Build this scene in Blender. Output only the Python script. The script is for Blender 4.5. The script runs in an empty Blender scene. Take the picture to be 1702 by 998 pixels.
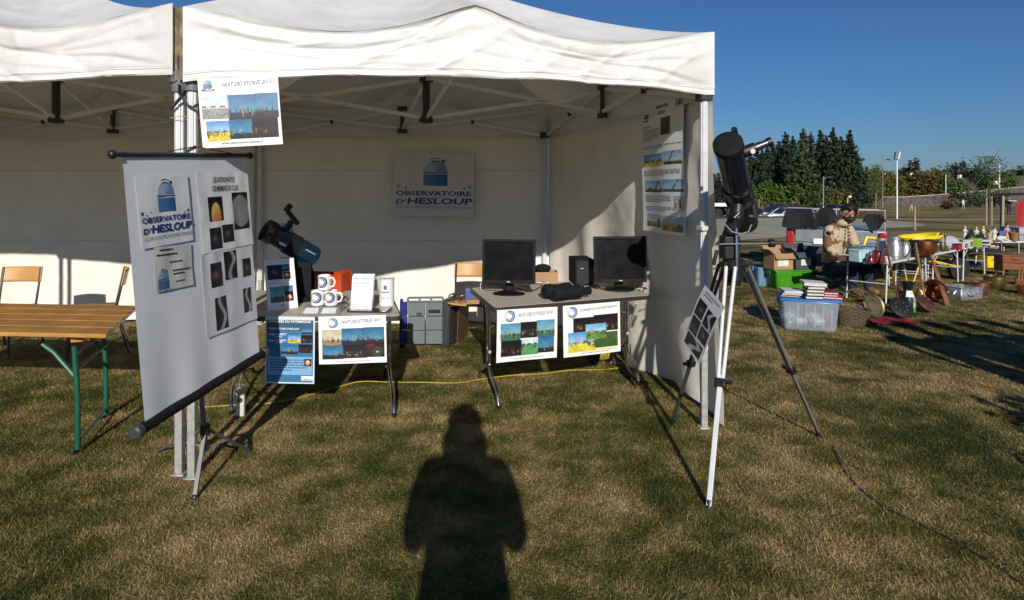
import bpy, bmesh, math, random
import numpy as np
from mathutils import Vector, Matrix, Quaternion, noise
R = math.radians
SC = bpy.context.scene
COL = SC.collection
rng = random.Random(7)
nrg = np.random.RandomState(11)

# ------------------------------------------------------------------ camera, sky, sun, exposure
EYE, FPX, HOR, CX = 1.6, 1040.0, 312.0, 851.0          # eye height, focal length and horizon as measured on the photo
cd = bpy.data.cameras.new('camera')
cd.sensor_width = 36.0
cd.lens = 36.0 * FPX / 1702.0
cd.shift_y = -(499.0 - HOR) / 1702.0
cd.clip_start, cd.clip_end = 0.05, 3000
cam = bpy.data.objects.new('camera', cd)
cam.location = (0, 0, EYE)
cam.rotation_euler = (R(90), 0, 0)
COL.objects.link(cam)
SC.camera = cam

SUN_EL = 23.0
SUN_TRAVEL = Vector((-0.075, 0.997, 0)).normalized() * math.cos(R(SUN_EL)) + Vector((0, 0, -math.sin(R(SUN_EL))))
world = bpy.data.worlds.new('World')
SC.world = world
world.use_nodes = True
wn = world.node_tree
wn.nodes.clear()
sky = wn.nodes.new('ShaderNodeTexSky')
sky.sky_type = 'NISHITA'
sky.sun_disc = False
sky.sun_elevation = R(SUN_EL)
sky.sun_rotation = R(180 - 4.3)
sky.altitude = 100
sky.air_density = 1.0
sky.dust_density = 0.35
sky.ozone_density = 10.0
bg = wn.nodes.new('ShaderNodeBackground')
bg.inputs['Strength'].default_value = 0.068
wo = wn.nodes.new('ShaderNodeOutputWorld')
wn.links.new(sky.outputs[0], bg.inputs['Color'])
wn.links.new(bg.outputs[0], wo.inputs['Surface'])
sl = bpy.data.lights.new('sun', 'SUN')
sl.energy = 4.6
sl.angle = R(0.53)
sl.color = (1.0, 0.95, 0.88)
so = bpy.data.objects.new('sun', sl)
so.rotation_euler = SUN_TRAVEL.to_track_quat('-Z', 'Y').to_euler()
so.location = (3, -20, 15)
COL.objects.link(so)
SC.view_settings.view_transform = 'Standard'
SC.view_settings.look = 'None'
SC.view_settings.exposure = 0.0
SC.view_settings.gamma = 1.0
SC.render.engine = 'CYCLES'
SC.cycles.max_bounces = 6
SC.cycles.diffuse_bounces = 4
SC.cycles.transparent_max_bounces = 12

# ------------------------------------------------------------------ measuring helpers (photo pixel -> place in the world)
def gz(x, y):
    "height of the lawn: level near the tents, falling gently away beyond"
    d = max(0.0, y - 14.0)
    z = -0.018 * d * d / (d + 6.0) if d > 0 else 0.0
    if 45.0 < y < 76.0:                      # shallow hollow where the cars are parked
        k = max(0.0, min(1.0, (0.57 - x / y) / 0.05))
        z -= 0.75 * k * min(1.0, (y - 45.0) / 2.5, (76.0 - y) / 8.0)
    return z

def gp(px, py, z=0.0):
    Y = (EYE - z) * FPX / (py - HOR)
    return Vector(((px - CX) / FPX * Y, Y, z))

def ap(px, py, Y):
    return Vector(((px - CX) / FPX * Y, Y, EYE - (py - HOR) / FPX * Y))

def srgb(r, g, b):
    def f(c):
        c /= 255.0
        return c / 12.92 if c <= 0.04045 else ((c + 0.055) / 1.055) ** 2.4
    return (f(r), f(g), f(b))

# ------------------------------------------------------------------ mesh builder
class B:
    def __init__(s):
        s.v, s.f, s.m, s.c = [], [], [], []
        s.mi, s.col = 0, None
    def add(s, verts, faces, cols=None):
        o = len(s.v)
        s.v.extend([tuple(p) for p in verts])
        for i, f in enumerate(faces):
            s.f.append(tuple(o + k for k in f))
            s.m.append(s.mi)
            s.c.append(cols[i] if cols is not None else s.col)
        return s
    def box(s, c, size, rz=0.0, M=None):
        hx, hy, hz = size[0] / 2, size[1] / 2, size[2] / 2
        vs = [Vector((x, y, z)) for x in (-hx, hx) for y in (-hy, hy) for z in (-hz, hz)]
        if M is None:
            M = Matrix.Rotation(rz, 3, 'Z')
        vs = [M @ p + Vector(c) for p in vs]
        return s.add(vs, [(0, 1, 3, 2), (4, 6, 7, 5), (0, 4, 5, 1), (2, 3, 7, 6), (0, 2, 6, 4), (1, 5, 7, 3)])
    def bar(s, p0, p1, w, h, up=(0, 0, 1)):
        "rectangular bar from p0 to p1"
        p0, p1 = Vector(p0), Vector(p1)
        d = (p1 - p0).normalized()
        u = Vector(up)
        if abs(d.dot(u)) > 0.98:
            u = Vector((1, 0, 0))
        sx = d.cross(u).normalized()
        sz = sx.cross(d).normalized()
        vs = []
        for p in (p0, p1):
            for a, b in ((-1, -1), (1, -1), (1, 1), (-1, 1)):
                vs.append(p + sx * a * w / 2 + sz * b * h / 2)
        return s.add(vs, [(3, 2, 1, 0), (4, 5, 6, 7), (0, 1, 5, 4), (1, 2, 6, 5), (2, 3, 7, 6), (3, 0, 4, 7)])
    def tube(s, pts, r, n=8, caps=True):
        pts = [Vector(p) for p in pts]
        rs = r if isinstance(r, (list, tuple)) else [r] * len(pts)
        t0 = (pts[1] - pts[0]).normalized()
        a = Vector((0, 0, 1)) if abs(t0.z) < 0.9 else Vector((1, 0, 0))
        nx = t0.cross(a).normalized()
        rings, o = [], []
        for i, p in enumerate(pts):
            if i == 0:
                t = t0
            elif i == len(pts) - 1:
                t = (pts[i] - pts[i - 1]).normalized()
            else:
                t = ((pts[i + 1] - p).normalized() + (p - pts[i - 1]).normalized()).normalized()
            nx = (nx - t * nx.dot(t)).normalized()
            ny = t.cross(nx)
            rings.append([p + (nx * math.cos(2 * math.pi * k / n) + ny * math.sin(2 * math.pi * k / n)) * rs[i] for k in range(n)])
        vs = [q for rg in rings for q in rg]
        fs = []
        for i in range(len(pts) - 1):
            for k in range(n):
                k2 = (k + 1) % n
                fs.append((i * n + k, i * n + k2, (i + 1) * n + k2, (i + 1) * n + k))
        if caps:
            fs.append(tuple(range(n - 1, -1, -1)))
            fs.append(tuple((len(pts) - 1) * n + k for k in range(n)))
        return s.add(vs, fs)
    def cyl(s, p0, p1, r0, r1=None, n=16):
        return s.tube([p0, p1], [r0, r0 if r1 is None else r1], n)
    def lathe(s, prof, c=(0, 0, 0), n=24, M=None, a0=0.0, a1=2 * math.pi):
        "prof: (radius, height) list, spun about z at c"
        full = abs(a1 - a0 - 2 * math.pi) < 1e-6
        m = n if full else n + 1
        vs = []
        for (r, z) in prof:
            for k in range(m):
                a = a0 + (a1 - a0) * k / n
                p = Vector((r * math.cos(a), r * math.sin(a), z))
                vs.append((M @ p if M is not None else p) + Vector(c))
        fs = []
        for i in range(len(prof) - 1):
            for k in range(n):
                k2 = (k + 1) % m
                fs.append((i * m + k, i * m + k2, (i + 1) * m + k2, (i + 1) * m + k))
        return s.add(vs, fs)
    def ball(s, c, r, n=12, M=None):
        rr = r if isinstance(r, (tuple, list)) else (r, r, r)
        vs, fs = [], []
        h = n // 2
        for i in range(h + 1):
            th = math.pi * i / h
            for k in range(n):
                a = 2 * math.pi * k / n
                p = Vector((rr[0] * math.sin(th) * math.cos(a), rr[1] * math.sin(th) * math.sin(a), rr[2] * math.cos(th)))
                vs.append((M @ p if M is not None else p) + Vector(c))
        for i in range(h):
            for k in range(n):
                k2 = (k + 1) % n
                fs.append((i * n + k, (i + 1) * n + k, (i + 1) * n + k2, i * n + k2))
        return s.add(vs, fs)
    def grid(s, nu, nv, fn, cols=None):
        vs = [fn(i / nu, j / nv) for j in range(nv + 1) for i in range(nu + 1)]
        fs = [(j * (nu + 1) + i, j * (nu + 1) + i + 1, (j + 1) * (nu + 1) + i + 1, (j + 1) * (nu + 1) + i) for j in range(nv) for i in range(nu)]
        return s.add(vs, fs, cols)

def link(o, parent=None):
    COL.objects.link(o)
    if parent is not None:
        o.parent = parent
    return o

def obj(name, b, mats, parent=None, smooth=38, bevel=0.0, solid=0.0, sub=0, loc=None, rot=None):
    me = bpy.data.meshes.new(name)
    me.from_pydata(b.v, [], b.f)
    if not isinstance(mats, (list, tuple)):
        mats = [mats]
    for m in mats:
        me.materials.append(m)
    if len(mats) > 1:
        me.polygons.foreach_set('material_index', b.m)
    if any(c is not None for c in b.c):
        at = me.color_attributes.new('Col', 'FLOAT_COLOR', 'CORNER')
        arr = np.ones((len(me.loops), 4), dtype=np.float32)
        k = 0
        for f, c in zip(b.f, b.c):
            arr[k:k + len(f), :3] = c if c is not None else (0.8, 0.8, 0.8)
            k += len(f)
        at.data.foreach_set('color', arr.ravel())
    me.validate()
    if smooth:
        me.polygons.foreach_set('use_smooth', [True] * len(me.polygons))
        me.set_sharp_from_angle(angle=R(smooth))
    o = bpy.data.objects.new(name, me)
    link(o, parent)
    if loc is not None:
        o.location = loc
    if rot is not None:
        o.rotation_euler = rot
    if bevel:
        md = o.modifiers.new('bevel', 'BEVEL')
        md.width, md.segments, md.limit_method, md.angle_limit = bevel, 2, 'ANGLE', R(40)
    if solid:
        md = o.modifiers.new('solid', 'SOLIDIFY')
        md.thickness, md.offset = solid, 0
        md.use_rim = solid > 0.0025
    if sub:
        md = o.modifiers.new('sub', 'SUBSURF')
        md.levels = md.render_levels = sub
    return o

def tag(o, label, cat, group=None, kind=None):
    o['label'], o['category'] = label, cat
    if group:
        o['group'] = group
    if kind:
        o['kind'] = kind
    return o

def thing(name, label, cat, loc=(0, 0, 0), rz=0.0, group=None):
    o = bpy.data.objects.new(name, None)
    o.empty_display_size = 0.1
    COL.objects.link(o)
    o.location = loc
    o.rotation_euler = (0, 0, rz)
    return tag(o, label, cat, group)

def setting(name, b, m, smooth=0):
    o = obj(name, b, m, smooth=smooth)
    o['kind'] = 'structure'
    return o

def dup(root, loc=None, rz=None, label=None, group=None):
    r = root.copy()
    COL.objects.link(r)
    if loc is not None:
        r.location = loc
    if rz is not None:
        r.rotation_euler = (0, 0, rz)
    if label:
        r['label'] = label
    if group:
        r['group'] = group
    for ch in list(root.children):
        c = ch.copy()
        COL.objects.link(c)
        c.parent = r
        for g in list(ch.children):
            d = g.copy()
            COL.objects.link(d)
            d.parent = c
    return r

# ------------------------------------------------------------------ materials
MATS = {}
def mat(name, col, rough=0.6, metal=0.0, var=0.12, scale=9.0, bump=0.0, bscale=60.0, spec=0.4, trans=0.0, alpha=1.0, stain=None, stain_amt=0.5, stain_scale=3.0, coat=0.0):
    if name in MATS:
        return MATS[name]
    m = bpy.data.materials.new(name)
    m.use_nodes = True
    nt = m.node_tree
    N, L = nt.nodes, nt.links
    p = N['Principled BSDF']
    p.inputs['Roughness'].default_value = rough
    p.inputs['Metallic'].default_value = metal
    p.inputs['Specular IOR Level'].default_value = spec
    p.inputs['Coat Weight'].default_value = coat
    if trans:
        p.inputs['Transmission Weight'].default_value = trans
    p.inputs['Alpha'].default_value = alpha
    tc = N.new('ShaderNodeTexCoord')
    nz = N.new('ShaderNodeTexNoise')
    nz.inputs['Scale'].default_value = scale
    nz.inputs['Detail'].default_value = 5
    L.new(tc.outputs['Object'], nz.inputs['Vector'])
    mr = N.new('ShaderNodeMapRange')
    mr.inputs['From Min'].default_value, mr.inputs['From Max'].default_value = 0.3, 0.7
    mr.inputs['To Min'].default_value, mr.inputs['To Max'].default_value = 1 - var, 1 + var
    L.new(nz.outputs['Fac'], mr.inputs['Value'])
    mx = N.new('ShaderNodeVectorMath')
    mx.operation = 'SCALE'
    mx.inputs[0].default_value = col
    L.new(mr.outputs[0], mx.inputs['Scale'])
    out = mx.outputs[0]
    if stain is not None:
        n2 = N.new('ShaderNodeTexNoise')
        n2.inputs['Scale'].default_value = stain_scale
        n2.inputs['Detail'].default_value = 8
        n2.inputs['Roughness'].default_value = 0.65
        L.new(tc.outputs['Object'], n2.inputs['Vector'])
        cr = N.new('ShaderNodeMapRange')
        cr.inputs['From Min'].default_value, cr.inputs['From Max'].default_value = 0.52, 0.75
        cr.inputs['To Min'].default_value, cr.inputs['To Max'].default_value = 0, stain_amt
        L.new(n2.outputs['Fac'], cr.inputs['Value'])
        mm = N.new('ShaderNodeMix')
        mm.data_type = 'RGBA'
        mm.inputs['B'].default_value = (*stain, 1)
        L.new(cr.outputs[0], mm.inputs['Factor'])
        L.new(out, mm.inputs['A'])
        out = mm.outputs['Result']
    L.new(out, p.inputs['Base Color'])
    rr = N.new('ShaderNodeMapRange')
    rr.inputs['From Min'].default_value, rr.inputs['From Max'].default_value = 0.3, 0.7
    rr.inputs['To Min'].default_value, rr.inputs['To Max'].default_value = max(0.02, rough - 0.07), min(1, rough + 0.07)
    L.new(nz.outputs['Fac'], rr.inputs['Value'])
    L.new(rr.outputs[0], p.inputs['Roughness'])
    if bump:
        nb = N.new('ShaderNodeTexNoise')
        nb.inputs['Scale'].default_value = bscale
        nb.inputs['Detail'].default_value = 6
        L.new(tc.outputs['Object'], nb.inputs['Vector'])
        bp = N.new('ShaderNodeBump')
        bp.inputs['Strength'].default_value = bump
        bp.inputs['Distance'].default_value = 0.01
        L.new(nb.outputs['Fac'], bp.inputs['Height'])
        L.new(bp.outputs[0], p.inputs['Normal'])
    MATS[name] = m
    return m

def ramp(N, stops):
    r = N.new('ShaderNodeValToRGB')
    e = r.color_ramp.elements
    while len(e) < len(stops):
        e.new(0.5)
    for k, (pos, c) in enumerate(stops):
        e[k].position = pos
        e[k].color = (*c, 1)
    return r

def print_mat(name, rough=0.45, spec=0.4, emit=0):
    m = bpy.data.materials.new(name)
    m.use_nodes = True
    N, L = m.node_tree.nodes, m.node_tree.links
    p = N['Principled BSDF']
    p.inputs['Roughness'].default_value = rough
    p.inputs['Specular IOR Level'].default_value = spec
    a = N.new('ShaderNodeAttribute')
    a.attribute_name = 'Col'
    tc = N.new('ShaderNodeTexCoord')
    nz = N.new('ShaderNodeTexNoise')
    nz.inputs['Scale'].default_value = 14
    nz.inputs['Detail'].default_value = 4
    L.new(tc.outputs['Object'], nz.inputs['Vector'])
    mr = N.new('ShaderNodeMapRange')
    mr.inputs['To Min'].default_value, mr.inputs['To Max'].default_value = 0.9, 1.05
    L.new(nz.outputs['Fac'], mr.inputs['Value'])
    mx = N.new('ShaderNodeVectorMath')
    mx.operation = 'SCALE'
    L.new(a.outputs['Color'], mx.inputs[0])
    L.new(mr.outputs[0], mx.inputs['Scale'])
    L.new(mx.outputs[0], p.inputs['Base Color'])
    return m
PRINT = print_mat('printed_paper')

# ---- grass colours shared by the lawn sheet and the blades: green and straw patches
def grass_mat(name, lift, blade):
    m = bpy.data.materials.new(name)
    m.use_nodes = True
    N, L = m.node_tree.nodes, m.node_tree.links
    p = N['Principled BSDF']
    p.inputs['Roughness'].default_value = 0.75
    p.inputs['Specular IOR Level'].default_value = 0.15
    g = N.new('ShaderNodeNewGeometry')
    n1 = N.new('ShaderNodeTexNoise')
    n1.inputs['Scale'].default_value = 0.9
    n1.inputs['Detail'].default_value = 6
    n1.inputs['Roughness'].default_value = 0.62
    L.new(g.outputs['Position'], n1.inputs['Vector'])
    n2 = N.new('ShaderNodeTexNoise')
    n2.inputs['Scale'].default_value = 4.5
    n2.inputs['Detail'].default_value = 3
    L.new(g.outputs['Position'], n2.inputs['Vector'])
    mxn = N.new('ShaderNodeMath')
    mxn.operation = 'MULTIPLY_ADD'
    mxn.inputs[1].default_value = 0.55
    mxo = N.new('ShaderNodeMath')
    mxo.operation = 'MULTIPLY_ADD'
    mxo.inputs[1].default_value = 0.95
    mxo.inputs[2].default_value = -0.248
    L.new(n1.outputs['Fac'], mxo.inputs[0])
    L.new(n2.outputs['Fac'], mxn.inputs[0])
    L.new(mxo.outputs[0], mxn.inputs[2])
    patch = mxn.outputs[0]
    if blade:
        at = N.new('ShaderNodeAttribute')
        at.attribute_name = 'shade'
        ad = N.new('ShaderNodeMath')
        ad.operation = 'MULTIPLY_ADD'
        ad.inputs[1].default_value = 0.24
        L.new(at.outputs['Fac'], ad.inputs[0])
        sb = N.new('ShaderNodeMath')
        sb.operation = 'SUBTRACT'
        sb.inputs[1].default_value = 0.13
        L.new(patch, ad.inputs[2])
        L.new(ad.outputs[0], sb.inputs[0])
        src = sb.outputs[0]
    else:
        n3 = N.new('ShaderNodeTexNoise')
        n3.inputs['Scale'].default_value = 26
        n3.inputs['Detail'].default_value = 4
        L.new(g.outputs['Position'], n3.inputs['Vector'])
        ad = N.new('ShaderNodeMath')
        ad.operation = 'MULTIPLY_ADD'
        ad.inputs[1].default_value = 0.3
        L.new(n3.outputs['Fac'], ad.inputs[0])
        sb = N.new('ShaderNodeMath')
        sb.operation = 'SUBTRACT'
        sb.inputs[1].default_value = 0.13
        L.new(patch, ad.inputs[2])
        L.new(ad.outputs[0], sb.inputs[0])
        src = sb.outputs[0]
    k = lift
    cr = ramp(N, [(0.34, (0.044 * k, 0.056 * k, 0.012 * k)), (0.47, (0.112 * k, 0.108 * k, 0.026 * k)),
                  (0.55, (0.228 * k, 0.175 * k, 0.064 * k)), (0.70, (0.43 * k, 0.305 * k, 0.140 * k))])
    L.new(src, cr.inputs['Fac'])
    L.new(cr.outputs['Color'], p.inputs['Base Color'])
    if not blade:
        nb = N.new('ShaderNodeTexNoise')
        nb.inputs['Scale'].default_value = 55
        nb.inputs['Detail'].default_value = 5
        L.new(g.outputs['Position'], nb.inputs['Vector'])
        bp = N.new('ShaderNodeBump')
        bp.inputs['Strength'].default_value = 0.9
        bp.inputs['Distance'].default_value = 0.03
        L.new(nb.outputs['Fac'], bp.inputs['Height'])
        L.new(bp.outputs[0], p.inputs['Normal'])
    return m

WHITE_PVC = mat('white_tent_cloth', (0.73, 0.725, 0.70), 0.5, var=0.05, scale=2.5, bump=0.45, bscale=9, stain=(0.50, 0.45, 0.36), stain_amt=0.45, stain_scale=2.2)
def translucent(m, col, amt):
    "sunlit cloth lets a little warm light through"
    N, L = m.node_tree.nodes, m.node_tree.links
    tr_, mx = N.new('ShaderNodeBsdfTranslucent'), N.new('ShaderNodeMixShader')
    tr_.inputs['Color'].default_value = (*col, 1)
    mx.inputs[0].default_value = amt
    L.new(N['Principled BSDF'].outputs[0], mx.inputs[1])
    L.new(tr_.outputs[0], mx.inputs[2])
    L.new(mx.outputs[0], N['Material Output'].inputs['Surface'])
translucent(WHITE_PVC, (.9, .72, .50), .085)
WALL_PVC = mat('white_wall_cloth', (0.77, 0.73, 0.65), 0.55, var=0.06, scale=2.0, bump=0.45, bscale=7, stain=(0.5, 0.46, 0.38), stain_amt=0.3, stain_scale=1.6)
ALU = mat('ribbed_aluminium', (0.62, 0.64, 0.66), 0.38, 0.75, var=0.08, scale=14)
ALU_W = mat('pale_aluminium', (0.62, 0.63, 0.63), 0.5, 0.12, var=0.06)
TRUSS = mat('truss_aluminium', (0.74, 0.73, 0.69), 0.5, 0.1, var=0.08)
GALV = mat('galvanised_steel', (0.50, 0.50, 0.48), 0.5, 0.5, var=0.15, scale=30)
DGREY = mat('dark_grey_plastic', (0.045, 0.045, 0.05), 0.5)
MGREY = mat('mid_grey_plastic', (0.16, 0.16, 0.17), 0.5)
BLACK = mat('black_plastic', (0.012, 0.012, 0.013), 0.42)
BLACKM = mat('black_matt', (0.010, 0.010, 0.011), 0.8, spec=0.2, bump=0.2, bscale=200)
CHROME = mat('worn_chrome', (0.55, 0.55, 0.55), 0.22, 1.0, var=0.15, scale=25)
WHITEP = mat('white_plastic', (0.78, 0.78, 0.77), 0.4, var=0.04)
CREAM = mat('cream_plastic', (0.62, 0.60, 0.52), 0.5)
YELLOWC = mat('yellow_cable', (0.45, 0.33, 0.03), 0.5)
# ================================================================== ground and far setting
def gpt(px, py):
    "photo pixel of a spot on the sloping ground -> world"
    Y = (EYE) * FPX / max(4.0, py - HOR)
    for _ in range(40):
        Y = 0.5 * Y + 0.5 * (EYE - gz((px - CX) / FPX * Y, Y)) * FPX / max(4.0, py - HOR)
        Y = min(Y, 400)
    return Vector(((px - CX) / FPX * Y, Y, gz((px - CX) / FPX * Y, Y)))

gb = B()
ys = [-60, -25, -10, -4, 0, 2, 4, 6, 8, 10, 12, 14, 16, 18, 20, 23, 26, 30, 35, 40, 45, 46.2, 47.5, 50, 53, 57, 60, 64, 68, 72, 76, 80, 90, 100, 115, 130, 160, 200, 300, 500, 900, 1500]
xs = [-1500, -600, -250, -100, -50, -25, -12, -6, -3, 0, 3, 6, 12, 18, 22, 24, 26, 28, 30, 32, 34, 36, 38, 40, 43, 46, 100, 250, 600, 1500]
vs = [(x, y, max(gz(x, y), -2.4)) for y in ys for x in xs]
nx_ = len(xs)
fs = [(j * nx_ + i, j * nx_ + i + 1, (j + 1) * nx_ + i + 1, (j + 1) * nx_ + i) for j in range(len(ys) - 1) for i in range(nx_ - 1)]
gb.add(vs, fs)
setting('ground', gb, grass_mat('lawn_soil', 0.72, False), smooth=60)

# mown lawn: one object of short blades, denser near the tents
def build_grass():
    N_ = 680000
    u = nrg.rand(N_)
    y = 2.1 * (15.5 / 2.1) ** (u ** 0.92)
    x = (nrg.rand(N_) * 2 - 1) * (0.86 * y + 0.5)
    far = np.clip(y / 6.0, 0.5, 2.6)
    h = (0.007 + 0.016 * nrg.rand(N_) ** 1.6) * np.clip(0.8 + 0.12 * far, 0, 1.2)
    tall = nrg.rand(N_) < 0.02
    h[tall] *= 1.7
    w = (0.0010 + 0.0013 * nrg.rand(N_)) * (0.55 + 0.55 * far)
    a = nrg.rand(N_) * 2 * np.pi
    lean = (0.4 + 2.0 * nrg.rand(N_)) * h
    la = nrg.rand(N_) * 2 * np.pi
    dx, dy = np.cos(a) * w, np.sin(a) * w
    lx, ly = np.cos(la) * lean, np.sin(la) * lean
    V = np.zeros((N_, 5, 3), dtype=np.float32)
    V[:, 0] = np.stack([x - dx, y - dy, np.full(N_, -0.004)], 1)
    V[:, 1] = np.stack([x + dx, y + dy, np.full(N_, -0.004)], 1)
    V[:, 2] = np.stack([x + dx * .75 + lx * .4, y + dy * .75 + ly * .4, h * .62], 1)
    V[:, 3] = np.stack([x - dx * .75 + lx * .4, y - dy * .75 + ly * .4, h * .62], 1)
    V[:, 4] = np.stack([x + lx, y + ly, h], 1)
    me = bpy.data.meshes.new('grass')
    me.vertices.add(N_ * 5)
    me.vertices.foreach_set('co', V.ravel())
    base = (np.arange(N_) * 5)[:, None]
    loops = np.concatenate([base + np.array([[0, 1, 2, 3]]), base + np.array([[3, 2, 4]])], 1).ravel().astype(np.int32)
    me.loops.add(N_ * 7)
    me.loops.foreach_set('vertex_index', loops)
    me.polygons.add(N_ * 2)
    st = np.stack([np.arange(N_) * 7, np.arange(N_) * 7 + 4], 1).ravel().astype(np.int32)
    me.polygons.foreach_set('loop_start', st)
    at = me.attributes.new('shade', 'FLOAT', 'POINT')
    at.data.foreach_set('value', np.repeat(nrg.rand(N_), 5).astype(np.float32))
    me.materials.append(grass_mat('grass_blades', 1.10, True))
    me.update(calc_edges=True)
    o = bpy.data.objects.new('grass', me)
    link(o)
    tag(o, 'short half dried lawn grass in green and straw patches', 'grass', kind='stuff')
build_grass()

GRAVEL = mat('pale_gravel', (0.37, 0.345, 0.265), 0.95, var=0.2, spec=.05, scale=1.2, bump=0.5, bscale=40)
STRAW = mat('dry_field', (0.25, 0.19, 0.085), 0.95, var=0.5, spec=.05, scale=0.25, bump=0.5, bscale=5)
def shadow_bands(m):
    "long tree shadows painted as darker bands across the field"
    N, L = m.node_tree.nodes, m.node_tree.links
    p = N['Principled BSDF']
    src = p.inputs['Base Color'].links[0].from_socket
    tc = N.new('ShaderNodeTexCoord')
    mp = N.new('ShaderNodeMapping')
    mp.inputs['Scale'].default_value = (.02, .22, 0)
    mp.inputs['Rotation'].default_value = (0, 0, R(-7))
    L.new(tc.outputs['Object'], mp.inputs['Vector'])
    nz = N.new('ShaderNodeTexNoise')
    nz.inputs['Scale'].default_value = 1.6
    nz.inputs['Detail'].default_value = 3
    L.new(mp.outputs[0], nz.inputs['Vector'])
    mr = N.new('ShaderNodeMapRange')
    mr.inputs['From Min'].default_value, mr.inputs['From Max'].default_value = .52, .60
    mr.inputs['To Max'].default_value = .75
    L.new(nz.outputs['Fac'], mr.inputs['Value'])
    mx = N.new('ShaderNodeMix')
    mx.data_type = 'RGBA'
    mx.inputs['B'].default_value = (.075, .070, .030, 1)  # shadow tone mixed into the straw colour
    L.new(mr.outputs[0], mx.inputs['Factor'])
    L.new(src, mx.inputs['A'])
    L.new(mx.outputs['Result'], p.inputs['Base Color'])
shadow_bands(STRAW)
def ground_sheet(name, near, far, m, lift):
    b = B()
    n = len(near)
    k = 8
    vs = []
    for j in range(k + 1):
        for i in range(n):
            p = near[i].lerp(far[i], j / k)
            vs.append((p.x, p.y, max(gz(p.x, p.y), -2.4) + lift))
    fs = [(j * n + i, j * n + i + 1, (j + 1) * n + i + 1, (j + 1) * n + i) for j in range(k) for i in range(n - 1)]
    b.add(vs, fs)
    return setting(name, b, m)
near = [gpt(900, 408), gpt(1185, 403), gpt(1250, 400), gpt(1300, 397), gpt(1350, 393), gpt(1400, 389), gpt(1440, 384), gpt(1480, 381), gpt(1515, 379), gpt(1535, 377)]
far = [gpt(900, 366), gpt(1185, 365.5), gpt(1250, 364), gpt(1300, 363), gpt(1350, 363), gpt(1400, 364), gpt(1440, 365.5), gpt(1480, 368), gpt(1515, 371), gpt(1535, 374)]
ground_sheet('gravel_road', near, far, GRAVEL, 0.035)
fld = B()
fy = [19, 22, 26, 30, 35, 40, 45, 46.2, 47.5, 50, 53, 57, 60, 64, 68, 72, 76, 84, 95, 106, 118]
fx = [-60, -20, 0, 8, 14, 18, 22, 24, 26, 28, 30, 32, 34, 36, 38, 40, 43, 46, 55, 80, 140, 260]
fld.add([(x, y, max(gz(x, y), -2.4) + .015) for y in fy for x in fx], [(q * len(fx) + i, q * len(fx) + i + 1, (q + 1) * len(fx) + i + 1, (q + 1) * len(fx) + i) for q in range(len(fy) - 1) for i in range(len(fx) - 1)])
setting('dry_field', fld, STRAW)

# ------------------------------------------------------------------ foliage
def foliage_mat(name, c0, c1, c2):
    m = bpy.data.materials.new(name)
    m.use_nodes = True
    N, L = m.node_tree.nodes, m.node_tree.links
    p = N['Principled BSDF']
    p.inputs['Roughness'].default_value = 0.7
    p.inputs['Specular IOR Level'].default_value = 0.2
    at = N.new('ShaderNodeAttribute')
    at.attribute_name = 'shade'
    cr = ramp(N, [(0.0, c0), (0.55, c1), (1.0, c2)])
    L.new(at.outputs['Fac'], cr.inputs['Fac'])
    L.new(cr.outputs['Color'], p.inputs['Base Color'])
    return m
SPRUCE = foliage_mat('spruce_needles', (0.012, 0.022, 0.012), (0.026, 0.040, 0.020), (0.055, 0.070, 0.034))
SPRUCE2 = foliage_mat('light_spruce_needles', (0.030, 0.044, 0.016), (0.055, 0.070, 0.026), (0.085, 0.095, 0.040))
LEAFG = foliage_mat('green_leaves', (0.025, 0.045, 0.012), (0.060, 0.090, 0.022), (0.12, 0.15, 0.035))
LEAFY = foliage_mat('yellow_green_leaves', (0.040, 0.050, 0.012), (0.095, 0.100, 0.022), (0.135, 0.120, 0.030))
LEAFA = foliage_mat('autumn_leaves', (0.045, 0.045, 0.012), (0.095, 0.078, 0.024), (0.15, 0.085, 0.030))
LEAFB = foliage_mat('blue_green_leaves', (0.025, 0.038, 0.035), (0.055, 0.075, 0.068), (0.10, 0.125, 0.11))
LEAFD = foliage_mat('dark_leaves', (0.012, 0.020, 0.012), (0.026, 0.040, 0.022), (0.05, 0.065, 0.032))
LEAFR = foliage_mat('dark_red_leaves', (0.022, 0.014, 0.010), (0.050, 0.030, 0.020), (0.085, 0.050, 0.032))
HEDGEG = foliage_mat('hedge_leaves', (0.030, 0.055, 0.010), (0.060, 0.105, 0.016), (0.10, 0.155, 0.026))
BRUSH = foliage_mat('brown_brush', (0.060, 0.048, 0.026), (0.125, 0.098, 0.055), (0.20, 0.16, 0.09))
BARK = mat('bark', (0.09, 0.07, 0.05), 0.9, var=0.25, bump=0.6)
WOODP = mat('weathered_post', (0.30, 0.24, 0.16), 0.8, var=0.2, scale=12)

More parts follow.
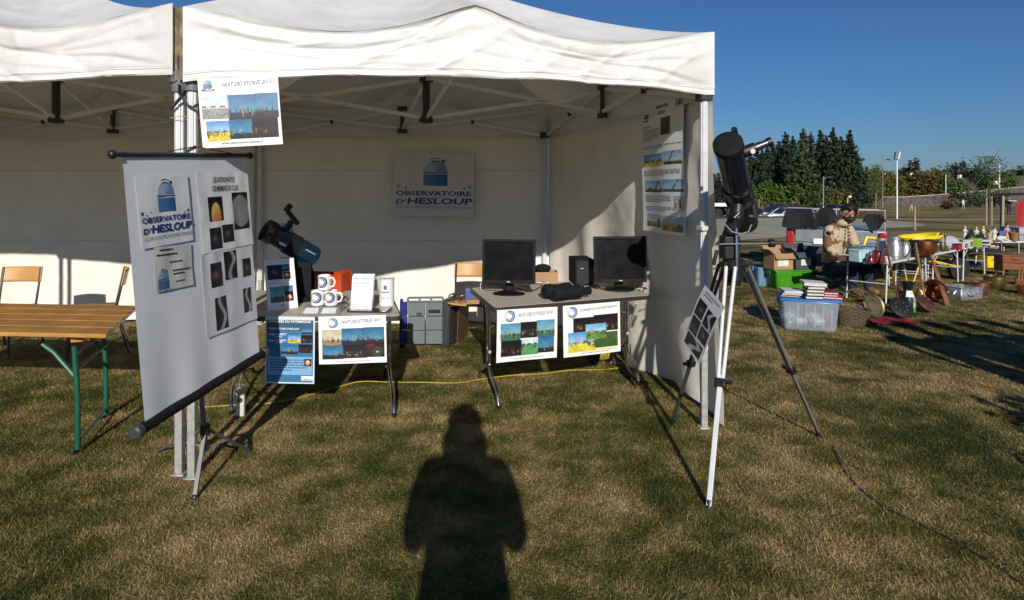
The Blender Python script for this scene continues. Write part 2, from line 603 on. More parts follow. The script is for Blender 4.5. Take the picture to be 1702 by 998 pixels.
def leaf_mesh(name, P, size, up_bias, shade, m, parent, seed):
    "P: Nx3 leaf centres; a small bent leaf clump at each"
    r = np.random.RandomState(seed)
    n = len(P)
    d = r.normal(size=(n, 3))
    d /= np.linalg.norm(d, axis=1)[:, None]
    e = r.normal(size=(n, 3))
    e -= d * (e * d).sum(1)[:, None]
    e /= np.linalg.norm(e, axis=1)[:, None]
    s = (size * (0.5 + r.rand(n)))[:, None]
    V = np.stack([P - d * s, P + e * s * .6 - d * s * .1, P + d * s, P - e * s * .6 + d * s * .1], 1).astype(np.float32)
    me = bpy.data.meshes.new(name)
    me.vertices.add(n * 4)
    me.vertices.foreach_set('co', V.ravel())
    me.loops.add(n * 4)
    me.loops.foreach_set('vertex_index', np.arange(n * 4, dtype=np.int32))
    me.polygons.add(n)
    me.polygons.foreach_set('loop_start', np.arange(n, dtype=np.int32) * 4)
    at = me.attributes.new('shade', 'FLOAT', 'POINT')
    at.data.foreach_set('value', np.repeat(np.clip(shade, 0, 1), 4).astype(np.float32))
    me.materials.append(m)
    me.update(calc_edges=True)
    o = bpy.data.objects.new(name, me)
    return link(o, parent)

def spruce(label, base, height, rad, seed, m=SPRUCE, group='tall dark spruces in a row across the road'):
    r = np.random.RandomState(seed)
    t = thing('spruce_tree', label, 'tree', base, 0, group)
    b = B()
    b.tube([(0, 0, -0.3), (0, 0, height * .5), (0, 0, height * .97)], [rad * .09, rad * .06, 0.01], 6)
    obj('trunk', b, BARK, t)
    pts, sh = [], []
    nl = int(height / 0.42)
    for k in range(nl):
        f = k / nl
        z = height * (0.03 + 0.96 * f)
        L_ = rad * (1 - f) ** 0.86 * (0.8 + 0.4 * r.rand()) + 0.12
        nb = 8 + int(9 * (1 - f))
        for q in range(nb):
            a = r.rand() * 2 * np.pi
            l = L_ * (0.55 + 0.55 * r.rand())
            tone = 0.2 + 0.5 * r.rand()
            ns = 3 + int(l * 4.6)
            for w in range(ns):
                g = (w + 1) / ns
                zz = z + 0.22 * l * g - 0.42 * l * g * g * (1 + .6 * (1 - f))
                sp = 0.05 + 0.16 * l * (1 - abs(g - .55))
                pts.append((math.cos(a) * l * g + r.normal() * sp, math.sin(a) * l * g + r.normal() * sp, zz + r.normal() * .06))
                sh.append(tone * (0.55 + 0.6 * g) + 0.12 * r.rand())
    for w in range(8):
        pts.append((r.normal() * .03, r.normal() * .03, height * (0.97 + .05 * w / 8)))
        sh.append(.4)
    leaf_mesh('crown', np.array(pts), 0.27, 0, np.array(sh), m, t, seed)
    return t

def broadleaf(name, label, base, blobs, n, size, m, seed, trunk=0.1, trunk_h=None, cat='tree', group=None, limbs=True):
    "blobs: (dx, dy, dz, rx, ry, rz) ellipsoids that the leaf clumps gather in, leaving gaps between"
    r = np.random.RandomState(seed)
    t = thing(name, label, cat, base, 0, group)
    if trunk:
        b = B()
        top = max(q[2] for q in blobs)
        th = trunk_h or top
        b.tube([(0, 0, -.2), (trunk * .3, 0, th * .5), (0, 0, th)], [trunk, trunk * .75, trunk * .4], 7)
        if limbs:
            for q in blobs:
                st = Vector((0, 0, th * (0.55 + 0.3 * r.rand())))
                b.tube([st, st.lerp(Vector(q[:3]), .5) + Vector((0, 0, -.1 * q[5])), Vector(q[:3])], [trunk * .4, trunk * .28, trunk * .1], 5)
        obj('trunk', b, BARK, t)
    tot = sum(q[3] * q[4] * q[5] for q in blobs) ** 1.0
    P, S = [], []
    for q in blobs:
        k = max(20, int(n * q[3] * q[4] * q[5] / tot))
        nc = max(5, k // 26)
        cd_ = r.normal(size=(nc, 3))
        cd_ /= np.linalg.norm(cd_, axis=1)[:, None]
        cr_ = 0.55 + 0.5 * r.rand(nc) ** .6
        cc = cd_ * cr_[:, None] * np.array(q[3:6])
        tone = 0.15 + 0.7 * r.rand(nc)
        idx = r.randint(0, nc, k)
        p = cc[idx] + r.normal(size=(k, 3)) * np.array(q[3:6]) * .17 + np.array(q[:3])
        P.append(p)
        S.append(tone[idx] + 0.22 * (r.rand(k) - .5))
    leaf_mesh('crown' if trunk else 'foliage', np.concatenate(P), size, 0, np.concatenate(S), m, t, seed + 1)
    return t

def far(px, Y):
    return Vector(((px - CX) / FPX * Y, Y, max(gz((px - CX) / FPX * Y, Y), -2.4)))
def top_h(py, Y, px=CX):
    return EYE - (py - HOR) / FPX * Y - max(gz((px - CX) / FPX * Y, Y), -2.4)

# dark spruces across the road, each spire where it stands; (pixel, top, distance, radius)
SPR = [(1247, 258, 92, 1.9), (1258, 249, 94, 1.8), (1267, 252, 90, 1.7), (1275, 246, 96, 1.7), (1284, 238, 91, 2.0), (1293, 237, 96, 1.7), (1305, 221, 92, 2.3),
       (1318, 229, 97, 1.9), (1348, 222, 99, 1.9), (1363, 220, 93, 2.2), (1373, 228, 98, 1.9), (1385, 215, 91, 2.3), (1398, 230, 97, 2.0), (1413, 219, 90, 2.5), (1424, 262, 93, 2.0)]
SPL = ['dark spruce at the left end of the row, low spire beside the telescope eyepiece', 'dark spruce second in the row, just right of the telescope eyepiece', 'short narrow spruce between two taller ones, third in the row from the telescope',
       'slim dark spruce fourth in the row counted from the telescope', 'dark spruce fifth from the telescope, a step taller than those before it', 'thin pointed spruce just left of the first really tall one',
       'first tall broad spruce of the row, left of the paler one', 'narrow spruce with low spire just left of the pale spruce', 'slim spruce with bare tip standing right behind the pale spruce', 'tall dark spruce in the middle of the row above the grey lamp post',
       'lower spruce with thin tip left of the tallest one', 'tallest dark spruce of the row with broken tiers near its tip', 'low slim spruce in the notch right of the tallest one', 'tall broad spruce at the right end of the row with drooping branches', 'low dark spruce filling the right end of the row above the yellow bushes']
for k, (px, ty, Y, rad) in enumerate(SPR):
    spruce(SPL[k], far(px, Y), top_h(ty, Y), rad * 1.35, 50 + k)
spruce('paler olive green spruce standing in front of the dark row', far(1335, 84), top_h(217, 84), 2.7, 91, SPRUCE2)

def hedge_blobs(w, h, d, n, seed, top=0.18):
    r = random.Random(seed)
    return [((k + .5) / n * w - w / 2, (r.random() - .5) * d * .3, h * .55, w / n * .75, d * .5, h * (.5 + top * (r.random() - .2))) for k in range(n)]
broadleaf('clipped_hedge', 'bright green trimmed hedge below the dark spruces', far(1287, 74), hedge_blobs(6.2, 2.7, 2.0, 9, 3), 5200, .16, HEDGEG, 5, 0, cat='hedge')
broadleaf('dry_brush', 'brown dry brush below the bright green hedge', far(1290, 70), hedge_blobs(5.0, 1.3, 1.4, 9, 4), 2600, .13, BRUSH, 8, 0, cat='bush')
broadleaf('bush', 'olive green bush left of the grey lamp post under the spruces', far(1350, 72), hedge_blobs(3.6, 2.3, 1.6, 4, 6), 2400, .15, LEAFG, 9, 0, cat='bush', group='bushes below the spruces')
broadleaf('bush', 'yellow green bush right of the grey lamp post under the spruces', far(1386, 74), hedge_blobs(3.2, 2.3, 1.6, 4, 7), 2200, .15, LEAFY, 10, 0, cat='bush', group='bushes below the spruces')
broadleaf('bush', 'dark bush at the foot of the spruces beside the telescope tube', far(1222, 76), hedge_blobs(5.5, 3.4, 1.8, 4, 17), 2600, .17, LEAFD, 18, 0, cat='bush', group='bushes below the spruces')
G2 = 'leafy trees along the stone wall'
broadleaf('leafy_tree', 'yellow green bushy tree between the spruces and the street lamp', far(1444, 104), [(0, 0, 3.21, 2.91, 2, 2.65), (-1.5, 0, 2.23, 1.79, 1.5, 1.93), (1.6, 0, 2.47, 2.02, 1.5, 2.17)], 7000, .2, LEAFY, 20, .18, group=G2)
broadleaf('leafy_tree', 'green broad tree left of the yellow one behind the wall', far(1424, 108), [(0, 0, 3.09, 2.46, 2, 2.89), (-1, 0.3, 2.23, 1.68, 1.5, 1.93)], 5040, .2, LEAFG, 21, .18, group=G2)
broadleaf('leafy_tree', 'green and gold bushy tree right behind the white floodlight mast', far(1478, 108), [(0, 0, 2.97, 2.35, 2, 2.41), (1.2, 0, 2.1, 1.57, 1.3, 1.81)], 5040, .2, LEAFY, 22, .18, group=G2)
broadleaf('leafy_tree', 'golden brown autumn tree below the dark pointed conifer', far(1537, 108), [(0, 0, 3.09, 2.8, 2, 2.53), (-1.8, 0, 2.35, 2.02, 1.5, 2.05)], 6440, .2, LEAFA, 23, .18, group=G2)
broadleaf('leafy_tree', 'rusty golden tree at the right end of the autumn row', far(1560, 110), [(0, 0, 3.21, 2.24, 2, 2.65), (1, 0, 2.23, 1.57, 1.3, 1.93)], 5040, .2, LEAFA, 24, .18, group=G2)
broadleaf('leafy_tree', 'rounded fresh green bush tree in front of the bluish tree', far(1583, 106), [(0, 0, 2.35, 2.13, 1.6, 2.17)], 4200, .19, LEAFG, 25, .15, group=G2)
broadleaf('leafy_tree', 'bluish grey leafy tree left of the dark red conifer', far(1586, 122), [(0, 0, 4.45, 2.46, 2, 3.13), (1, 0, 3.21, 2.02, 1.6, 2.65), (-1.2, 0, 3.46, 1.79, 1.5, 2.65)], 6440, .21, LEAFB, 26, .18, group=G2)
broadleaf('leafy_tree', 'green tree left of the rusty one, half behind the autumn row', far(1512, 112), [(0, 0, 2.59, 2.46, 1.8, 2.29)], 4480, .2, LEAFG, 27, .18, group=G2)
broadleaf('leafy_tree', 'dense dark tree left of the small white sign, behind the staked tree', far(1624, 118), [(0, 0, 3.58, 2.91, 2, 3.25), (1.8, 0, 2.71, 1.79, 1.5, 2.41)], 6440, .2, LEAFD, 28, .18, group=G2)
broadleaf('leafy_tree', 'green tree right of the utility pole in front of the dark hill', far(1670, 112), [(0, 0, 2.97, 2.02, 1.6, 2.65)], 4200, .2, LEAFG, 29, .18, group=G2)
broadleaf('pointed_conifer', 'big dark pointed conifer above the brown roof', far(1514, 150), [(0, 0, 3.2, 4.2, 3, 2.8), (0, 0, 6.0, 2.8, 2.4, 2.8), (.4, 0, 8.6, 1.6, 1.4, 2.0)], 6500, .28, LEAFD, 31, .3, group='conifers behind the houses')
broadleaf('pointed_conifer', 'dark red slim conifer right of the bluish tree', far(1599, 150), [(0, 0, 3.4, 1.8, 1.6, 3.2), (0, 0, 7, 1.15, 1, 2.6), (0, 0, 9, .6, .5, 1.4)], 4200, .26, LEAFR, 32, .25, group='conifers behind the houses')
broadleaf('pointed_conifer', 'distant dark rounded tree left of the white floodlight mast', far(1466, 160), [(0, 0, 4.2, 3.0, 2.5, 3.4)], 3000, .28, LEAFD, 33, .25, group='conifers behind the houses')
broadleaf('leafy_tree', 'dark green tree behind the white wall of the low house', far(1610, 128), [(0, 0, 3.13, 2.6, 2, 2.75), (-2.2, 0, 2.61, 1.8, 1.6, 2.24)], 4200, .24, LEAFD, 34, .2, group=G2)
broadleaf('leafy_tree', 'tall dark tree at the right edge behind the utility pole', far(1690, 130), [(0, 0, 4.0, 3.0, 2, 3.27), (2.2, 0, 3.48, 2.2, 2, 2.92)], 4600, .25, LEAFD, 35, .2, group=G2)
broadleaf('leafy_tree', 'dark green tree filling the gap left of the dark red conifer', far(1555, 132), [(0, 0, 3.48, 3.2, 2, 2.75), (-2.6, 0, 2.78, 2.2, 2, 2.41)], 4600, .25, LEAFD, 36, .2, group=G2)
def mass(name, label, x0, x1, Y, h, n, m, seed, prof=None, kind='stuff'):
    r = np.random.RandomState(seed)
    xs_ = x0 + (x1 - x0) * r.rand(n)
    prof = prof or (lambda f: 1.0)
    P, S = [], []
    for x in xs_:
        w = (x - x0) / (x1 - x0)
        hh = h * prof(w) * (0.78 + .35 * noise.noise((x * .09, seed, 0)) + .18 * noise.noise((x * .4, seed, 3)))
        f = r.rand()
        P.append((x, Y + r.normal() * 2.5, max(gz(0, Y), -2.4) + hh * f))
        S.append(.5 + .45 * noise.noise((x * .35, hh * f * .5, seed)) + .2 * (r.rand() - .5))
    o = leaf_mesh(name, np.array(P), .55, 0, np.array(S), m, None, seed)
    tag(o, label, 'woods', kind=kind)
    return o
mass('far_woods', 'low far belt of dark trees behind the houses', 60, 200, 175, 6.0, 9000, LEAFD, 61)
mass('far_woods', 'dark belt of woods behind the tent, left of the spruces', -70, 42, 128, 8.5, 9000, LEAFD, 63)
mass('wooded_hill', 'dark wooded hill rising at the right edge', 142, 215, 190, 16, 9000, LEAFD, 62, prof=lambda f: 0.25 + 0.75 * min(1, f * 2.2))

hb = B()
hv = []
for i in range(60):
    x = -700 + 1900 * i / 59
    z = 9 + 10 * noise.noise((x * .004, 3, 0)) + 5 * noise.noise((x * .013, 7, 0))
    hv += [(x, 820, -4), (x, 900, max(2, z + 4)), (x, 1100, -4)]
hb.add(hv, [(i * 3 + k, (i + 1) * 3 + k, (i + 1) * 3 + k + 1, i * 3 + k + 1) for i in range(59) for k in (0, 1)])
setting('far_hills', hb, mat('far_hillside', (0.085, 0.11, 0.115), 0.95, var=0.3, scale=.02), smooth=60)

# ------------------------------------------------------------------ stone wall
STONE = mat('rubble_stone', (0.105, 0.088, 0.080), 0.9, var=0.45, scale=3.2, bump=1.0, bscale=4)
COPING = mat('pale_coping', (0.34, 0.31, 0.26), 0.9, var=0.3, scale=1.5, bump=.6, bscale=9)
sw = thing('stone_wall', 'long low rubble stone wall with pale coping behind the dry field', 'wall', (0, 0, 0))
wl, wc = B(), B()
wpts = []
for px, ty, Y in ((1408, 326, 104), (1455, 327, 103), (1500, 327, 101), (1550, 324, 100), (1600, 320, 98), (1640, 316, 97), (1702, 310, 95), (1800, 304, 94)):
    p = far(px, Y)
    wpts.append((p, EYE - (ty - HOR) / FPX * Y))
def wall_at(f):
    k = min(len(wpts) - 2, int(f * (len(wpts) - 1)))
    g = f * (len(wpts) - 1) - k
    return wpts[k][0].lerp(wpts[k + 1][0], g), wpts[k][1] * (1 - g) + wpts[k + 1][1] * g
def wall_face(u, v):
    p, z = wall_at(u)
    q = noise.noise((u * 190, v * 6, 1)) * .09
    return (p.x, p.y - q - (1 - v) * .1, p.z - .3 + (z - p.z + .3) * v)
wl.grid(260, 8, wall_face)
obj('wall_face', wl, STONE, sw, smooth=0)
wc.grid(120, 1, lambda u, v: (wall_at(u)[0].x, wall_at(u)[0].y - .12 + v * .7, wall_at(u)[1] + .04 * noise.noise((u * 60, 0, 0))))
wc.grid(120, 1, lambda u, v: (wall_at(u)[0].x, wall_at(u)[0].y - .121, wall_at(u)[1] - .14 * v + .04 * noise.noise((u * 60, 0, 0))))
obj('coping', wc, COPING, sw, smooth=0)

# ------------------------------------------------------------------ houses
ROOF = mat('brown_roof_tiles', (0.085, 0.062, 0.052), 0.85, var=0.25, scale=2.5, bump=.5, bscale=12)
RENDERW = mat('white_render', (0.72, 0.70, 0.64), 0.8, var=0.05)
SHUT = mat('dark_window', (0.03, 0.035, 0.04), 0.2)
def house(label, px, Y, w, wall_h, roof_h, d=7.0, rz=0.0, chim=1):
    t = thing('house', label, 'house', far(px, Y), rz, 'houses behind the stone wall')
    b = B()
    b.box((0, 0, wall_h / 2), (w, d, wall_h))
    obj('wall', b, RENDERW, t)
    b = B()
    e = .4
    vs = [(-w / 2 - e, -d / 2 - e, wall_h - .1), (w / 2 + e, -d / 2 - e, wall_h - .1), (w / 2 + e, d / 2 + e, wall_h - .1), (-w / 2 - e, d / 2 + e, wall_h - .1), (-w / 2 + .8, 0, wall_h + roof_h), (w / 2 - .8, 0, wall_h + roof_h)]
    b.add(vs, [(0, 1, 5, 4), (1, 2, 5), (2, 3, 4, 5), (3, 0, 4), (3, 2, 1, 0)])
    rf = obj('roof', b, ROOF, t, smooth=0)
    for k in range(chim):
        b = B()
        b.box((-w * .28 + k * w * .6, .3, wall_h + roof_h - .1), (.55, .5, 1.3))
        obj('chimney', b, RENDERW, rf, smooth=0)
    for k in range(3):
        b = B()
        b.box((-w * .3 + k * w * .3, -d / 2 - .02, wall_h * .55), (1.0, .08, 1.1))
        f = obj('window', b, SHUT, t, smooth=0)
    return t
house('brown roofed house with two white chimneys behind the floodlight mast', 1493, 125, 8.5, 2.6, 3.2, chim=2)
house('low house with a white gable wall left of the staked young tree', 1606, 118, 5.0, 2.2, 3.0, rz=R(20))
house('dark roofed house with white wall at the right edge, before the hill', 1697, 118, 8.0, 2.6, 3.0)

# ------------------------------------------------------------------ poles, lamps, signs
def pole(name, label, cat, px, y_top, Y, r, m, group=None, base_y=None):
    t = thing(name, label, cat, far(px, Y), 0, group)
    h = top_h(y_top, Y, px)
    b = B()
    b.cyl((0, 0, -.2), (0, 0, h), r, r * .75, 8)
    obj('pole', b, m, t)
    return t, h
t, h = pole('floodlight_mast', 'white floodlight mast on the grass at the end of the gravel', 'floodlight', 1491, 262, 39, .045, WHITEP)
b = B(); b.box((-.05, -.02, h + .1), (.22, .16, .5), M=Matrix.Rotation(R(12), 3, 'Y')); obj('lamp_head', b, MGREY, t, bevel=.02)
b = B(); b.box((.07, -.06, h + .12), (.06, .14, .46), M=Matrix.Rotation(R(12), 3, 'Y')); obj('reflector', b, WHITEP, t)
GP = mat('pole_grey', (.22, .22, .21), .6)
def arm_lamp(label, px, yt, Y, dx, drop, r=.07):
    t, h = pole('street_lamp', label, 'street lamp', px, yt, Y, r, GP, 'street lamps by the parking')
    b = B(); b.tube([(0, 0, h - .3 - drop), (dx * .6, 0, h - .1 - drop), (dx, 0, h - .05 - drop)], .04, 6); obj('arm', b, GP, t)
    b = B(); b.ball((dx + .25, 0, h - .06 - drop), (.42, .14, .11), 10); obj('lamp_head', b, DGREY, t)
arm_lamp('dark street lamp with short arm above the brown roof', 1467, 259, 88, .55, .5)
arm_lamp('grey lamp post in front of the spruces with tiny arm', 1368.5, 294, 62, .35, 0, .07)
t, h = pole('utility_pole', 'pale concrete utility pole before the dark hill', 'utility pole', 1661, 270, 105, .14, CREAM)
b = B(); b.box((0, 0, h - .3), (1.4, .1, .1)); obj('crossarm', b, GP, t)
t, h = pole('white_post', 'thin white post standing on the stone wall line', 'post', 1572, 290, 102, .09, CREAM)
t = thing('road_sign', 'small square white sign on thin post right of the staked tree', 'sign', far(1651, 92), 0)
b = B(); b.cyl((0, 0, -.1), (0, 0, 3.9), .04, n=8); obj('post', b, GP, t)
b = B(); b.box((.42, -.05, 3.6), (.62, .04, .5)); obj('sign_plate', b, WHITEP, t, bevel=.01)
t, h = pole('wooden_post', 'short weathered wooden post on the dry grass right of the floodlight mast', 'post', 1520.5, 343, 25, .045, WOODP)
t, h = pole('grey_bollard', 'thin grey post left of the parked black car', 'post', 1261.5, 331, 62, .06, GP)
t = thing('marker_post', 'pale post with a small lamp at the left end of the stone wall', 'post', far(1409, 70), 0)
b = B(); b.cyl((0, 0, -.1), (0, 0, 1.75), .05, n=8); obj('post', b, CREAM, t)
b = B(); b.ball((.25, 0, 1.85), (.2, .14, .13), 10); obj('lamp_head', b, WHITEP, t)
def young_tree(label, px, Y, h, stakes, seed, m, r):
    t = thing('young_tree', label, 'tree', far(px, Y), 0, 'young trees planted on the field')
    b = B(); b.tube([(0, 0, -.1), (.03, 0, h * .5), (0, 0, h * .95)], [.05, .035, .012], 6)
    q = random.Random(seed)
    for k in range(9):
        a, z = q.random() * 6.28, h * (.45 + .05 * k)
        b.tube([(0, 0, z), (math.cos(a) * r * .5, math.sin(a) * r * .5, z + r * .6), (math.cos(a) * r * .8, math.sin(a) * r * .8, z + r * .95)], [.02, .012, .005], 5)
    obj('trunk', b, BARK, t)
    n = 1500
    g = np.random.RandomState(seed)
    P = np.stack([g.normal(size=n) * r * .5, g.normal(size=n) * r * .5, h * (.4 + .6 * g.rand(n))], 1)
    k = 1 - .5 * (P[:, 2] / h - .4)
    P[:, 0] *= k; P[:, 1] *= k
    leaf_mesh('crown', P, .042, 0, .3 + .6 * g.rand(n), m, t, seed)
    for s in stakes:
        b = B(); b.cyl((s, .0, -.1), (s, 0, 1.75), .04, n=8); obj('stake', b, WOODP, t)
young_tree('young sparse tree tied to two pale stakes behind the figurines', 1644, 30, 3.3, (-.13, .12), 71, LEAFG, .95)
young_tree('young thin tree in front of the yellow green bushy tree', 1456, 52, 4.1, (.0,), 72, LEAFG, .75)
broadleaf('shrub', 'round brown shrub on the dry field before the wall', far(1571, 74), [(0, 0, .45, .55, .5, .45)], 500, .1, LEAFR, 73, 0, cat='bush')
broadleaf('shrub', 'dry tan shrub beside the round brown one', far(1581, 75), [(0, 0, .6, .75, .5, .55)], 600, .1, BRUSH, 74, 0, cat='bush')
broadleaf('low_hedge', 'low dark hedge along the wall behind the staked tree', far(1625, 92), hedge_blobs(9, 1.9, 1.4, 8, 75), 2600, .15, LEAFD, 76, 0, cat='hedge')

# ------------------------------------------------------------------ parked cars and flat trailer
GLASS = mat('car_glass', (.02, .025, .03), .08, spec=.8)
RUB = mat('tyre_rubber', (.015, .015, .015), .8)
def car(name, label, loc, rz, paint, L=4.0, W=1.7, Hh=1.42, convertible=False):
    t = thing(name, label, 'car', loc, rz, 'cars parked beyond the gravel road')
    sec = [(-.5, .55, .62), (-.47, .40, .80), (-.30, .36, .86), (-.16, .36, .90), (.25, .36, .92), (.42, .38, .90), (.49, .42, .78), (.5, .5, .60)]
    b = B()
    rings = []
    for (fx, zb, zt) in sec:
        wv = W / 2 * (1 - .25 * (abs(fx) * 2) ** 6)
        rings.append([(fx * L, -wv, zb * .8), (fx * L, -wv * 1.0, (zb + zt) * .5), (fx * L, -wv * .94, zt), (fx * L, wv * .94, zt), (fx * L, wv, (zb + zt) * .5), (fx * L, wv, zb * .8)])
    vs = [p for r_ in rings for p in r_]
    fs = [(i * 6 + k, i * 6 + (k + 1) % 6, (i + 1) * 6 + (k + 1) % 6, (i + 1) * 6 + k) for i in range(len(sec) - 1) for k in range(6)]
    fs += [tuple(range(5, -1, -1)), tuple((len(sec) - 1) * 6 + k for k in range(6))]
    b.add(vs, fs)
    obj('body', b, paint, t, smooth=40, bevel=.03)
    b = B()
    cs = [(-.22, .88, .92, .90), (-.08, Hh - .04, 1, .74), (.2, Hh, 1, .74), (.38, Hh - .12, 1, .74), (.47, .9, .9, .88)]
    vs = []
    for fx, z, _, wv in cs:
        vs += [(fx * L, -W / 2 * wv, z), (fx * L, W / 2 * wv, z)]
    base = len(vs)
    vs += [(-.22 * L, -W / 2 * .9, .86), (-.22 * L, W / 2 * .9, .86), (.47 * L, -W / 2 * .9, .86), (.47 * L, W / 2 * .9, .86)]
    gl = [(0, 1, 3, 2), (6, 7, 9, 8), (0, 2, 4, 6, 8), (1, 9, 7, 5, 3)]
    b.add(vs, gl)
    obj('window', b, GLASS, t, smooth=0)
    b = B()
    vs2 = []
    for fx, z, _, wv in cs[1:4]:
        vs2 += [(fx * L, -W / 2 * wv - .01, z + .012), (fx * L, W / 2 * wv + .01, z + .012)]
    b.add(vs2, [(0, 1, 3, 2), (2, 3, 5, 4)])
    for sgn in (-1, 1):
        for (a, c) in ((0, 1), (1, None), (2, None), (3, 4)):
            fx, z, _, wv = cs[a]
            if c is None:
                b.bar((fx * L, sgn * (W / 2 * wv + .012), z), (fx * L, sgn * W / 2 * .9, .88), .07, .03)
            else:
                fx2, z2, _, wv2 = cs[c]
                b.bar((fx * L, sgn * (W / 2 * wv + .012), z), (fx2 * L, sgn * (W / 2 * wv2 + .012), z2), .07, .04)
    obj('roof', b, paint, t, smooth=30, solid=.03)
    for fx in (-.32, .31):
        for sgn in (-1, 1):
            b = B()
            b.cyl((fx * L, sgn * (W / 2 - .2), .31), (fx * L, sgn * (W / 2 + .005), .31), .31, n=18)
            w_ = obj('wheel', b, RUB, t)
            b = B(); b.cyl((fx * L, sgn * (W / 2 + .002), .31), (fx * L, sgn * (W / 2 + .015), .31), .2, n=14); obj('rim', b, GALV, w_)
    for sgn in (-1, 1):
        b = B(); b.box((-.485 * L, sgn * W * .33, .66), (.1, .32, .13)); obj('headlight', b, WHITEP, t, bevel=.02)
        b = B(); b.box((.488 * L, sgn * W * .36, .72), (.08, .22, .16)); obj('tail_light', b, mat('tail_lamp_red', (.35, .02, .02), .25), t, bevel=.02)
    return t
def paint(n, c):
    return mat('car_paint_' + n, c, .25, 0.1, var=.04, spec=.6, coat=.6)
car('parked_car', 'silver white car with sloping windscreen parked beyond the gravel', far(1308, 48.5), R(8), paint('silver', (.55, .56, .58)), Hh=1.3)
car('parked_car', 'dark blue black car parked behind the silver white one', far(1294, 55), R(4), paint('black', (.012, .013, .018)), L=4.2, Hh=1.5)
car('parked_car', 'dark grey estate car with a red tail light under the bushes', far(1388, 58), R(188 - 170), paint('grey', (.10, .10, .11)), L=4.3, Hh=1.45)
car('parked_car', 'black low car just left of the dark grey estate', far(1371, 62), R(-12), paint('black', (.012, .013, .018)), L=4.0, Hh=1.35)
car('parked_car', 'black car half behind the telescope tube', far(1243, 55), R(90), paint('black', (.012, .013, .018)), L=4.0, Hh=1.5)
t = thing('flat_trailer', 'low white flat trailer standing left of the telescope tube', 'trailer', far(1200, 44), R(3))
b = B(); b.box((0, 0, .85), (3.2, 1.8, .22)); obj('deck', b, WHITEP, t, bevel=.02)
b = B(); b.bar((-1.5, 0, .66), (2.3, 0, .62), .12, .12); obj('drawbar', b, DGREY, t)
for x in (-.6, .25):
    b = B(); b.cyl((x, -.9, .3), (x, -.7, .3), .3, n=16); obj('wheel', b, RUB, t)
    b = B(); b.cyl((x, .7, .3), (x, .9, .3), .3, n=16); obj('wheel', b, RUB, t)
# ================================================================== tents
FL, FR, BR, BL = Vector((-1.759, 3.445, 0)), Vector((1.276, 4.16, 0)), Vector((0.379, 7.3, 0)), Vector((-2.94, 7.3, 0))
LFR, LFL, LBL, LBR = Vector((-1.85, 3.485, 0)), Vector((-5.0, 4.10, 0)), Vector((-6.3, 7.31, 0)), Vector((-3.03, 7.31, 0))

def wrinkle(x, z, seed, amp=1.0):
    a = 0.008 * noise.noise((x * 1.3 + seed, z * 2.4, seed)) + 0.006 * noise.noise((x * 4.0 + z * 2.2, z * 5 - x, seed + 5))
    rdg = abs(noise.noise((x * 2.1 - z * 3.0, z * 2.0 + x * .4, seed + 9)))
    rd2 = abs(noise.noise((x * 1.2 + z * 4.5, z * 3.0 - x * .5, seed + 19)))
    return amp * (a + 0.012 * math.exp(-rdg * 14) - 0.011 * math.exp(-rd2 * 12))

GALVD = mat('dull_galvanised', (.34, .34, .32), .65, .2, var=.2, scale=30)
FOLDS = [([(0, .80), (.12, .70), (.24, .62), (.36, .72), (.48, .97)], .030), ([(.50, .97), (.58, .80), (.67, .60), (.74, .56), (.84, .42), (1, .12)], .034),
         ([(.03, .55), (.14, .48), (.26, .34), (.36, .44), (.5, .60)], .016), ([(.52, .70), (.62, .38), (.8, .22), (1, .05)], .012), ([(.70, .62), (.82, .74), (.93, .88), (1, .93)], .016), ([(0, .30), (.2, .16), (.45, .20), (.7, .10), (1, .18)], .010)]
def crease(u, v):
    "slanted folds: the cloth drops back just below each line and comes out again further down"
    t = 0.0
    for pts, amp in FOLDS:
        y = np.interp(u, [p[0] for p in pts], [p[1] for p in pts]) + .03 * noise.noise((u * 14, amp * 99, 0))
        d = v - y
        if d < .06:
            t += .78 * amp * (1 / (1 + math.exp(min(30, d / .013)))) * math.exp(min(0, d) / .14) * (.65 + .5 * noise.noise((u * 6, amp * 70, 3)))
    return t

def leg_post(parent, p, h, name='post'):
    h = 2.42
    b = B()
    prof = []
    n = 24
    for k in range(n):
        a = 2 * math.pi * k / n
        r = 0.0265 if k % 3 else 0.0225
        prof.append((r * math.cos(a), r * math.sin(a)))
    vs = [(p.x + x, p.y + y, z) for z in (0.52, h) for x, y in prof]
    b.add(vs, [(k, (k + 1) % n, n + (k + 1) % n, n + k) for k in range(n)] + [tuple(range(n - 1, -1, -1)), tuple(range(n, 2 * n))])
    o = obj(name, b, ALU_W, parent, smooth=20)
    b = B()
    b.box((p.x, p.y, .26), (.042, .042, .53))
    obj('inner_leg', b, GALVD, o, bevel=.004)
    b = B()
    b.box((p.x, p.y, .008), (.07, .07, .010))
    obj('foot_plate', b, GALV, o, bevel=.003)
    return o

